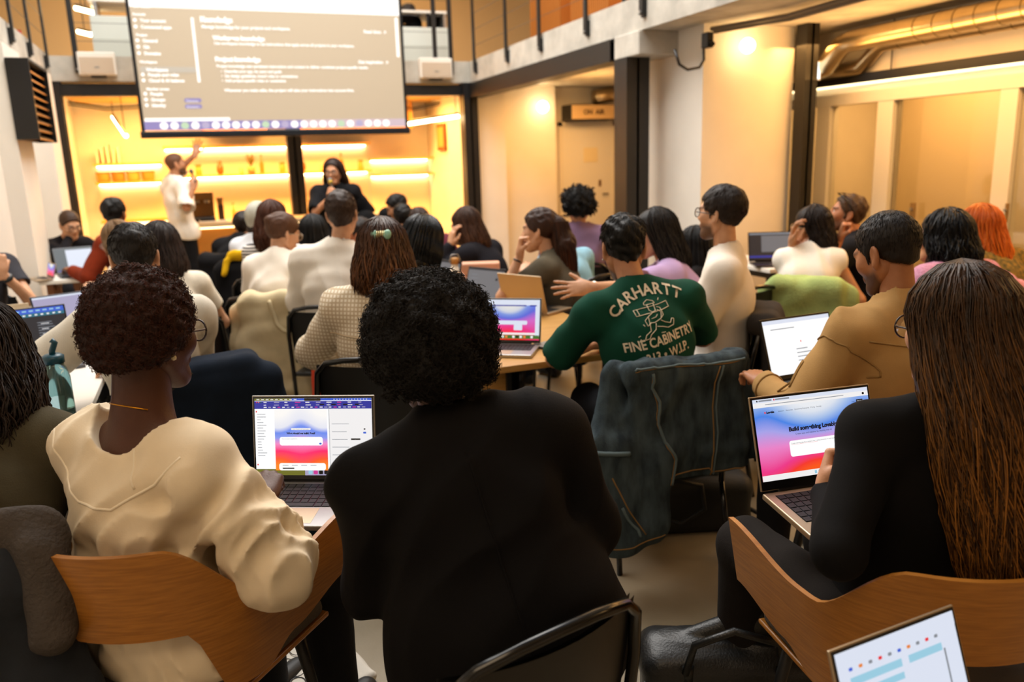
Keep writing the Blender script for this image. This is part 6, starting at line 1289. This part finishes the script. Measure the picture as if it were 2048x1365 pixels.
# seams on clothes
M_SEAM1 = cloth('f4e8d0', 'seam_cream', noise=.03)
q = p1; NB_, up_, sx_, fr_ = q['NB'], q['up'], q['sx'], q['fr']
for (pts, r_) in (([(-.20, -.02), (-.14, -.10), (-.05, -.155), (.05, -.155), (.13, -.10), (.19, -.03)], .0035), ([(.05, .0), (.075, -.06), (.1, -.115)], .003)): seam(q, [NB_+sx_*a-fr_*.3+up_*b for a, b in pts], M_SEAM1, r_, off=-.3, cast=fr_)
M_SEAM5 = cloth('9a7848', 'seam_tan'); q = p5; NB_, up_, sx_, fr_ = q['NB'], q['up'], q['sx'], q['fr']
S_ = q['S']['L']; E_ = q['arms']['L'][0]; u = unit(E_-S_); a1 = unit(np.cross(u, fr_)); a2 = np.cross(u, a1)
seam(q, [S_+u*.05+(a1*math.cos(t)+a2*math.sin(t))*.14 for t in np.linspace(0, 6.28, 13)], M_SEAM5, .003)
for o_ in (-.016, 0, .016): seam(q, [S_+u*.12+a1*-.14+a2*(-.06+o_), S_+u*.24+a1*-.14+a2*(-.06+o_)], M_SEAM5, .0035, 'sleeve_pocket_seam')
seam(q, [NB_+sx_*-.19-fr_*.3-up_*.06, NB_-fr_*.3-up_*.10, NB_+sx_*.19-fr_*.3-up_*.06], M_SEAM5, .003, cast=fr_)
E2, W2, _ = q['arms']['L']; u2 = unit(W2-E2); b1 = unit(np.cross(u2, vec(0, 0, 1))); b2 = np.cross(u2, b1); seam(q, [W2-u2*.05+(b1*math.cos(t)+b2*math.sin(t))*.08 for t in np.linspace(0, 6.28, 13)], M_SEAM5, .004, 'cuff_seam')
q = p7; NB_, up_, sx_, fr_ = q['NB'], q['up'], q['sx'], q['fr']; seam(q, [NB_+sx_*-.2-fr_*.3-up_*.14, NB_-fr_*.3-up_*.15, NB_+sx_*.2-fr_*.3-up_*.14], cloth('cdb898', 'seam_check'), .0035, cast=fr_)
q = p2; NB_, up_, sx_, fr_ = q['NB'], q['up'], q['sx'], q['fr']; seam(q, [NB_-fr_*.3-up_*.03, NB_-fr_*.3-up_*.25, NB_-fr_*.3-up_*.5], cloth('060507', 'seam_black'), .003, cast=fr_)
# ---------------------------------------------------------------- laptops in place
laptop('open laptop with an orange and pink page on the lap of the cream blouse', atd(630, 962, 2.28), 26, 14, .356, .248, M_ALU, S_PAPER, 1, c_mac, pitch=4)
laptop('open silver laptop with blue and pink page in front of the long hair', atd(1646, 968, 2.06), 6, 24, .358, .245, M_CHAMP, G_LOV, 1, c_lovable, chin=.022, pitch=6)
a, b_ = atz(1665, 1305, .80), atz(1897, 1217, .80); hd_ = math.degrees(math.atan2(-(b_-a)[1], (b_-a)[0])); fd = vec(math.sin(math.radians(hd_)), math.cos(math.radians(hd_)), 0)
laptop('slim open laptop with a pale mail page at the lower right corner', (a+b_)/2-vec(0, 0, .185)-fd*.07, hd_, 20, .29, .205, M_CHAMP, S_PALE, 2, c_mail)
laptop('open laptop with a red and blue page on the near oak table corner', atz(1017, 687, TZ+.016), 34, 16, .30, .212, M_ALU, G_LOV2, 2, c_table)
laptop('open laptop seen from behind with silver lid on the oak table', atz(1052, 622, TZ+.016), -118, 14, .31, .22, M_CHAMP, S_GREY, 2)
laptop('open laptop with a grey screen beside the pink bag', atz(962, 604, TZ+.016), 62, 18, .30, .21, M_ALUD, S_GREY, 2, c_g)
laptop('open laptop with a grey screen near the black bob', atz(884, 583, TZ+.016), 70, 16, .30, .21, M_ALUD, S_GREY, 2, c_g)
laptop('open laptop with a white page before the tan bomber jacket', atd(1614, 752, 2.95), -2, 20, .33, .23, M_BEZ, S_PAPER, 2, c_doc)
laptop('open dark laptop with a grey window on the table by the cross wall', (4.06, 4.98, TZ+.016), 24, 14, .34, .23, M_BEZ, S_DARK, 2, c_dk)
laptop('open black laptop seen from behind at the right edge', (4.14, 2.58, TZ+.016), 200, 16, .36, .24, M_BEZ, S_GREY, 2)
laptop('second black laptop at the right edge, half out of frame', (4.02, 2.28, TZ+.016), 30, 16, .34, .23, M_BEZ, S_TEAL, 2)
laptop('open laptop with dark code windows at the left edge', atz(62, 722, TZ+.016), -16, 22, .36, .25, M_ALUD, S_DARK, 2, c_code)
laptop('open laptop seen from behind with brown silver lid at the left edge', (-.98, 4.5, TZ+.016), 172, 16, .32, .225, M_CHAMP, S_GREY, 2)
laptop('open laptop with a lilac page on the left white table', (-.66, 4.68, TZ+.016), -26, 24, .33, .23, M_ALUD, S_LIL, 2, c_lil)
laptop('open laptop with a white window on the far left table', (-1.0, 7.66, TZ+.016), -14, 30, .30, .24, M_ALUD, em('screen_slate', '59656c', .7), 2, c_win)
laptop('narrow sliver of a laptop with blue and pink page on the far left table', (-1.17, 7.42, TZ+.016), 70, 14, .24, .12, M_CHAMP, G_LOV2, 2)
laptop('open laptop with a white chat page beside the teal bottle', (-.66, 2.98, TZ+.016), -8, 18, .33, .23, M_BEZ, S_WHITE, 2, c_chat)
e = empty('closed_laptop', atz(1142, 691, TZ), math.radians(18), 'closed grey laptop lying beside the green t-shirt', 'laptop'); part_box('base', (-.15, -.1, 0), (.15, .1, .009), M_ALUD, e, .003); part_box('lid', (-.15, -.1, .0095), (.15, .1, .016), M_ALU, e, .003)
# ---------------------------------------------------------------- draped clothes
den = mat('denim', '2a343b', .9, col2='48565d', nscale=26, st=(1, 1, .35), bump=.25, bscale=320, spec=.15); M_STITCH = mat('stitch', '8a6a3c', .8); M_SEAMB = mat('seam_pale', '5e7076', .9)
c4 = PP['P4']['chair'].location
drape('denim_jacket', 'faded blue denim jacket hung over the chair behind the green t-shirt', c4[0], c4[1], 6, den,
      [('b', (0, -.285, .62), (.245, .035, .24)), ('b', (0, -.255, .79), (.235, .06, .05)), ('b', (0, -.19, .72), (.23, .03, .12)), ('c', (-.235, -.22, .78), (-.30, -.30, .50), .075, .085, (0, 1, 0)), ('c', (-.29, -.31, .52), (-.27, -.34, .22), .09, .10, (0, 1, 0)), ('c', (-.12, -.32, .50), (-.17, -.35, .25), .07, .08, (0, 1, 0)), ('c', (.235, -.24, .79), (.30, -.29, .42), .06, .055, (.3, 1, 0)), ('b', (.16, -.31, .42), (.10, .03, .1))],
      [('seam', [(-.24, -.4, .86), (0, -.4, .88), (.24, -.4, .86)], M_SEAMB, .005), ('seam', [(-.24, -.4, .845), (0, -.4, .865), (.24, -.4, .845)], M_STITCH, .002), ('seam', [(.1, -.4, .84), (.09, -.4, .36)], M_STITCH, .003), ('seam', [(.115, -.4, .84), (.105, -.4, .36)], M_SEAMB, .004), ('seam', [(-.15, -.4, .82), (-.13, -.4, .66), (-.05, -.4, .5), (-.06, -.4, .4)], M_SEAMB, .006), ('seam', [(-.16, -.4, .82), (-.14, -.4, .66), (-.06, -.4, .5), (-.07, -.4, .4)], M_STITCH, .002), ('seam', [(-.08, -.4, .43), (.24, -.4, .40)], M_STITCH, .003), ('seam', [(-.33, -.4, .46), (-.2, -.42, .24)], M_STITCH, .003), ('pocket_welt', [(-.29, -.45, .36), (-.22, -.45, .24)], M_SEAMB, .006), ('seam', [(-.36, -.4, .19), (-.1, -.45, .2)], M_STITCH, .003), ('cuff', [(-.38, -.36, .56), (-.24, -.4, .55)], M_SEAMB, .010)], 4, (30, .010), .0085,
      cut=lambda x, y, z: np.where(x > -.09, .40+.05*x*x*8-z, .15-z)*.6)
for q in ((-.33, -.41, .58), (-.3, -.44, .3)): pass
c20 = PP['P20']['chair'].location; grn = cloth('a9bc74', noise=.12, bump=.5, bscale=120)
drape('green_cardigan', 'pale green knitted cardigan hung on the chair behind the white sleeveless top', c20[0], c20[1], 42, grn, [('b', (0, -.27, .66), (.21, .05, .19)), ('b', (0, -.24, .82), (.20, .07, .05)), ('c', (-.2, -.25, .76), (-.24, -.28, .36), .07, .06, (0, 1, 0)), ('c', (.2, -.25, .76), (.25, -.28, .38), .075, .07, (0, 1, 0)), ('c', (.08, -.28, .55), (.14, -.29, .38), .08, .07, (0, 1, 0))], [], 8, (30, .012), .012)
c12 = PP['P12']['chair'].location; crm = cloth('d2c19c', noise=.08)
drape('trench_coat', 'cream trench coat hung on the chair of the cream short sleeved blouse', c12[0]+.07, c12[1]-.04, 20, crm, [('b', (0, -.27, .55), (.24, .05, .30)), ('b', (0, -.24, .82), (.22, .07, .05)), ('c', (-.16, -.28, .6), (-.18, -.30, .10), .09, .1, (0, 1, 0)), ('c', (.14, -.28, .6), (.16, -.30, .12), .1, .1, (0, 1, 0)), ('c', (-.24, -.24, .75), (-.28, -.26, .3), .055, .05, (0, 1, 0))], [('lapel_edge', [(-.06, -.4, .84), (.04, -.42, .64), (.1, -.42, .62), (.2, -.4, .84)], crm, .014)], 9, (24, .014), .012, 'coat')
drape('khaki_coat', 'khaki coat hung on the chair behind the striped top', PP['P15b']['chair'].location[0]-.02, PP['P15b']['chair'].location[1]-.3, 15, cloth('a08a4c', noise=.1), [('b', (0, -.2, .55), (.16, .05, .28)), ('c', (-.1, -.22, .6), (-.1, -.24, .16), .08, .07, (0, 1, 0)), ('c', (.1, -.22, .6), (.1, -.24, .2), .08, .06, (0, 1, 0)), ('b', (0, -.16, .8), (.15, .06, .05))], [], 12, (26, .012), .012, 'coat')
c14 = PP['P14']['chair'].location
for (dx, dy, lb, sd, ky) in ((0, 0, 'long black coat hung on the chair nearest the bar counter', 21, 'P14'), (0, 0, 'long black coat hung on the chair of the knitted cap', 22, 'P15')):
    c_ = PP[ky]['chair'].location; drape('black_coat', lb, c_[0], c_[1], 20, cloth('0d0c0e'), [('b', (0, -.27, .5), (.23, .05, .36)), ('b', (0, -.24, .84), (.21, .07, .06)), ('c', (-.14, -.28, .5), (-.15, -.29, .1), .09, .1, (0, 1, 0)), ('c', (.14, -.28, .5), (.15, -.29, .1), .09, .1, (0, 1, 0))], [], sd, (24, .012), .013, 'coat')
c_ = PP['P15']['chair'].location; drape('yellow_scarf', 'bright yellow scarf on top of a black coat', c_[0], c_[1], 20, cloth('d8a80c', noise=.05), [('c', (-.1, -.27, .93), (.06, -.26, .92), .035, .04), ('c', (-.12, -.3, .9), (-.14, -.33, .8), .03, .02)], [], 5, (40, .006), .009, 'scarf')
# navy coat on an empty chair between the left table and the oak table
black_chair(-.02, 3.46, -4, 'black tubular chair under the navy coat')
drape('navy_coat', 'navy blue coat draped over an empty chair behind the brown curls', -.02, 3.46, -4, cloth('101b2a', noise=.2, bump=.1), [('b', (0, -.28, .55), (.24, .06, .28)), ('b', (0, -.24, .82), (.17, .08, .05)), ('c', (-.18, -.3, .6), (-.22, -.32, .2), .1, .11, (0, 1, 0)), ('c', (.16, -.3, .62), (.24, -.34, .2), .1, .12, (0, 1, 0))], [], 31, (16, .016), .010, 'coat')
c_ = PP['P10']['chair'].location
drape('dark_denim_jacket', 'dark blue denim jacket hung on the chair of the olive shirt', c_[0], c_[1], 6, mat('denim_dark', '12161e', .9, col2='1d2530', nscale=12, bump=.2, bscale=300), [('b', (0, -.28, .52), (.25, .06, .30)), ('b', (0, -.24, .81), (.23, .08, .05)), ('c', (.18, -.3, .6), (.24, -.33, .15), .1, .11, (0, 1, 0)), ('c', (-.18, -.3, .6), (-.2, -.33, .2), .1, .1, (0, 1, 0))], [('button', [(.2, -.5, .3), (.21, -.5, .295), (.22, -.5, .29)], M_ALU, .006)], 41, (24, .020), .010)
drape('grey_scarf', 'taupe woollen scarf folded on the chair of the olive shirt', c_[0]+.02, c_[1], 6, cloth('4a4440', noise=.15, bump=.5, bscale=120), [('c', (-.2, -.29, .87), (.2, -.28, .87), .05, .055, (0, 1, 0)), ('c', (.2, -.30, .84), (.22, -.34, .68), .05, .05)], [], 44, (30, .006), .009, 'scarf')
c_ = PP['P1']['chair'].location
drape('taupe_coat', 'taupe wool coat with drawstring hanging beside the wooden shell chair', c_[0]-.36, c_[1]+.06, 20, cloth('5d4d3b', noise=.15, bump=.5, bscale=140), [('c', (.02, -.16, .74), (.02, -.22, .5), .05, .085, (0, 1, 0)), ('c', (.02, -.22, .5), (.13, -.26, .16), .085, .09, (0, 1, 0)), ('c', (.02, -.05, .75), (.02, -.16, .74), .045, .05)], [('drawstring', [(.06, -.4, .66), (.08, -.42, .5), (.11, -.42, .38)], mat('cord_pale', 'b8a080', .8), .003), ('tag', [(.0, -.4, .54), (.01, -.42, .47)], M_BLACK, .012)], 51, (34, .016), .0085, 'coat')
c_ = PP['P6']['chair'].location
drape('grey_jacket', 'dark grey jacket hung on the chair of the white t-shirt and glasses', c_[0], c_[1], -50, cloth('35302c', noise=.15), [('b', (0, -.28, .52), (.24, .05, .30)), ('b', (0, -.24, .81), (.22, .07, .05)), ('c', (.18, -.3, .6), (.2, -.32, .2), .09, .09, (0, 1, 0)), ('c', (-.18, -.3, .6), (-.2, -.32, .2), .09, .09, (0, 1, 0))], [], 61, (22, .012), .011)
# ---------------------------------------------------------------- bags
def blob(name, mat_, parent, prims, h=.009, disp_=None, cut=None):
    P = np.array([[np.array(p[1])-p[-1] if p[0] == 's' else np.array(p[1])-np.array(p[2]), np.array(p[1])+p[-1] if p[0] == 's' else np.array(p[1])+np.array(p[2])] for p in prims]).reshape(-1, 3)
    f = Field(P.min(0)-.03, P.max(0)+.03, h)
    for p in prims:
        if p[0] == 'b': f.box(p[1], p[2], None, rd=p[3], k=.02)
        else: f.ell(p[1], p[2], k=.03)
    if disp_: f.disp(disp_, .04)
    if cut: f.cut(cut, .004)
    V, Fc = f.mesh(); return mesh_obj(name, V, Fc, mat_, parent)
q = atz(1395, 1050, 0); e = empty('backpack', (q[0], q[1]+.05, 0), -.3, 'black backpack on the floor under the denim jacket', 'bag'); lea = mat('nylon_black', '0d1114', .6, bump=.2, bscale=200)
blob('body', lea, e, [('b', (0, 0, .12), (.23, .15, .12), .05), ('e', (.02, -.06, .2), (.17, .1, .06))], .009, folds(3, 22, .008, (1, 0, .2)), lambda x, y, z: .002-z)
MB().tube([(-.2, -.13, .2), (-.12, -.19, .27), (-.02, -.2, .25), (.0, -.19, .14), (-.1, -.19, .08), (-.18, -.17, .1)], .010, 8).build('strap', lea, e, True); blob('front_pocket', mat('nylon_teal', '14262e', .6), e, [('b', (-.04, -.02, .25), (.13, .1, .03), .02)], .008, folds(5, 30, .005)); MB().tube([(.2, -.1, .1), (.3, -.14, .05)], .010, 8).build('buckle_strap', lea, e, True)
q = atz(1440, 1330, .18); e = empty('leather_handbag', (1.28, 1.68, 0), -.45, 'black leather handbag on the floor beside the wooden chair', 'bag'); lth = mat('leather_black', '0a0c0d', .42, bump=.15, bscale=160)
f = Field((-.3, -.16, -.01), (.3, .16, .42), .008); f.box((0, 0, .11), (.25, .11, .11), None, rd=.05, k=0).cap((-.2, 0, .2), (.08, 0, .31), .03, .035, k=.09).cap((.2, 0, .2), (.08, 0, .31), .04, .035, k=.09); f.disp(folds(9, 14, .005, (1, .2, .4)), .04).cut(lambda x, y, z: .002-z, .004); V, Fc = f.mesh(); mesh_obj('body', V, Fc, lth, e)
MB().tube([(-.14, -.12, .2), (-.12, -.14, .3), (-.02, -.15, .35), (.1, -.14, .31), (.12, -.12, .2)], .011, 8).build('handle', lth, e, True); MB().tube([(-.19, -.07, .2), (-.3, -.1, .08), (-.36, -.12, .012)], .008, 8).build('shoulder_strap', lth, e, True)
for x in (-.13, .12): MB().tube([(x, -.1, .16), (x, -.1, .21)], .016, 8).build('handle_tab', lth, e, True)
q = atz(590, 1352, .02); e = empty('tote_bag', (q[0], q[1]-.02, 0), .3, 'white tote bag with black line drawings lying on the floor', 'bag')
blob('body', mat('canvas_white', 'd6d0c4', .9, bump=.2), e, [('b', (0, 0, .022), (.2, .16, .02), .018)], .008, wobble(4, 20, .01), lambda x, y, z: .002-z)
rs2 = np.random.RandomState(8)
for i in range(22):
    c_ = rs2.uniform(-.14, .14, 2)*np.array([1, .8]); r_ = rs2.uniform(.012, .04); a0 = rs2.uniform(0, 6.28); MB().tube([(c_[0]+r_*(1-.5*t)*math.cos(a0+t*5), c_[1]+r_*(1-.5*t)*math.sin(a0+t*5), .047) for t in np.linspace(0, 1, 12)], .0016, 4).build('drawn_line', M_BLACK, e, True)
MB().tube([(-.18, .16, .04), (-.1, .17, .045), (0, .172, .04), (.1, .17, .045), (.18, .16, .04)], .007, 6).build('zip_edge', M_BLACK, e, True)
q = atz(955, 580, TZ); e = empty('pink_handbag', (q[0], q[1], TZ), -.35, 'blush pink leather handbag standing on the oak table', 'bag'); pk = mat('leather_pink', 'd8a184', .45)
part_box('body', (-.15, -.05, .002), (.15, .05, .17), pk, e, .012); part_box('flap', (-.153, -.056, .1), (.153, .056, .185), pk, e, .012); MB().tube([(.05, -.05, .14), (.2, -.14, .1), (.34, -.2, .03), (.4, -.2, .012)], .012, 8).build('strap', pk, e, True); MB().tube([(-.1, -.06, .13), (-.05, -.075, .06), (.03, -.06, .12)], .006, 6).build('loop', pk, e, True)
q = atz(922, 562, TZ); e = empty('water_bottle', (1.50, 4.88, TZ), 0, 'white steel water bottle with bamboo lid on the oak table', 'bottle'); MB().lathe([(.034, .001), (.037, .01), (.037, .15), (.03, .175), (.022, .185), (.022, .2)], 20).build('body', mat('enamel_white', 'e6dccb', .35), e, True); MB().lathe([(.026, .2), (.026, .235), (.02, .24)], 18).build('lid', mat('bamboo', 'b07c3c', .5), e, True); MB().tube([(-.028, 0, .2), (-.036, 0, .225), (-.02, 0, .26), (.02, 0, .26), (.036, 0, .225), (.028, 0, .2)], .003, 6).build('carry_loop', M_ALU, e, True)
q = atz(128, 852, TZ); e = empty('water_bottle', (q[0], q[1], TZ), 0, 'translucent teal water bottle with blue lid on the left white table', 'bottle'); tl = mat('teal_plastic', '8fc0bc', .08, trans=.85)
MB().lathe([(.04, .001), (.043, .008), (.043, .17), (.036, .20), (.03, .212), (.03, .222)], 24).build('body', tl, e, True); MB().lathe([(.038, .004), (.04, .06), (.001, .06)], 20).build('water', mat('water', 'cfe6e4', .02, trans=1.), e, True); MB().lathe([(.034, .222), (.034, .245), (.024, .252)], 22).build('lid', mat('lid_teal', '0c4456', .35), e, True); MB().tube([(0, 0, .25), (0, 0, .262), (.012, 0, .29), (.002, 0, .3)], .010, 8).build('spout', mat('lid_teal', '0c4456', .35), e, True)
# orange drawstring bag on the white-shirt chair, sequin bag, striped cloth, papers, phones
c_ = PP['P8']['chair'].location; e = empty('orange_bag', (c_[0]-.14, c_[1]-.36, 0), 0, 'bright orange drawstring bag hanging behind the white shirt', 'bag'); blob('body', mat('nylon_orange', 'd8401a', .5, bump=.3, bscale=40), e, [('b', (0, 0, .42), (.08, .05, .18), .045), ('e', (0, 0, .3), (.09, .06, .12))], .009, folds(7, 30, .010, (0, 0, 1))); MB().tube([(0, 0, .58), (.03, .06, .68), (.08, .09, .7)], .005, 6).build('drawstring', mat('cord_red', 'b02818', .6), e, True); MB().tube([(-.02, 0, .58), (-.1, 0, .56)], .005, 6).build('drawstring', mat('cord_red', 'b02818', .6), e, True)
c_ = PP['P15b']['chair'].location; e = empty('sequin_bag', (c_[0]+.02, c_[1]-.66, 0), 0, 'glittering bronze sequin bag hanging among the coats', 'bag'); blob('body', mat('sequin', '6a4a44', .25, metal=.6, bump=.8, bscale=90), e, [('e', (0, 0, .42), (.06, .05, .11))], .009); MB().tube([(-.03, 0, .5), (0, .05, .72), (.03, 0, .5)], .005, 6).build('strap', M_BLACK, e, True)
q = atz(1175, 575, TZ); e = empty('striped_cloth', (1.72, 4.55, TZ), .2, 'multicoloured striped cloth heaped on the oak table', 'cloth'); blob('fabric', stripe_mat('multi', 'b8506a', 'e6dccb', 22.), e, [('e', (0, 0, .03), (.13, .08, .06)), ('e', (.08, .02, .04), (.07, .06, .06))], .008, folds(6, 40, .008), lambda x, y, z: .002-z)
for (x, y, rz, w, h, lb, nm) in ((1.45, 4.55, .3, .1, .14, 'small white notepad behind the silver lid', 'notepad'), (1.62, 4.25, -.2, .06, .1, 'folded white tissue on the oak table', 'tissue'), (-.62, 4.42, .5, .12, .1, 'white paper sheet beside the lilac page laptop', 'paper_sheet'), (-.9, 7.45, .1, .2, .14, 'white papers on the far left table', 'paper_sheet')):
    e = empty(nm, (x, y, TZ), rz, lb, nm.split('_')[0]); 
    for i in range(3): part_box('sheet', (-w/2+.002*i, -h/2, .001+i*.002), (w/2+.002*i, h/2, .0025+i*.002), M_WHT, e)
for (x, y, lb) in ((1.30, 3.75, 'small pale phone beside the open laptop with keyboard'), (1.66, 3.45, 'small white phone lying near the green sleeve')):
    e = empty('phone', (x, y, TZ), .4, lb, 'phone'); part_box('body', (-.036, -.075, .0005), (.036, .075, .008), M_ALU, e, .003); part_box('screen', (-.033, -.07, .008), (.033, .07, .0086), em('phone_screen', 'c8d4dc', .5), e)
e = empty('pencil_case', (1.60, 4.92, TZ), -.5, 'dark teal pencil case lying behind the pink bag', 'pencil case'); blob('body', mat('case_teal', '1c5a58', .6), e, [('b', (0, 0, .03), (.11, .035, .028), .02)], .008); MB().tube([(-.1, 0, .06), (0, 0, .062), (.1, 0, .06)], .004, 5).build('zip', M_ALU, e)
# black bags piled in front of the counter
e = empty('black_amplifier', (atd(752, 430, 8.6)[0], atd(752, 430, 8.6)[1], 0), .2, 'black padded equipment bags piled in front of the bar', 'bag'); blob('body', cloth('0b0b0d'), e, [('b', (0, 0, .5), (.2, .15, .5), .06), ('e', (-.12, 0, 1.0), (.12, .1, .1)), ('e', (.14, 0, 1.04), (.1, .1, .08))], .015, folds(9, 16, .012), lambda x, y, z: .003-z); MB().tube([(-.1, -.14, .7), (0, -.19, .85), (.1, -.14, .7)], .012, 8).build('strap', M_BLACK, e, True); e.name = 'equipment_bag'
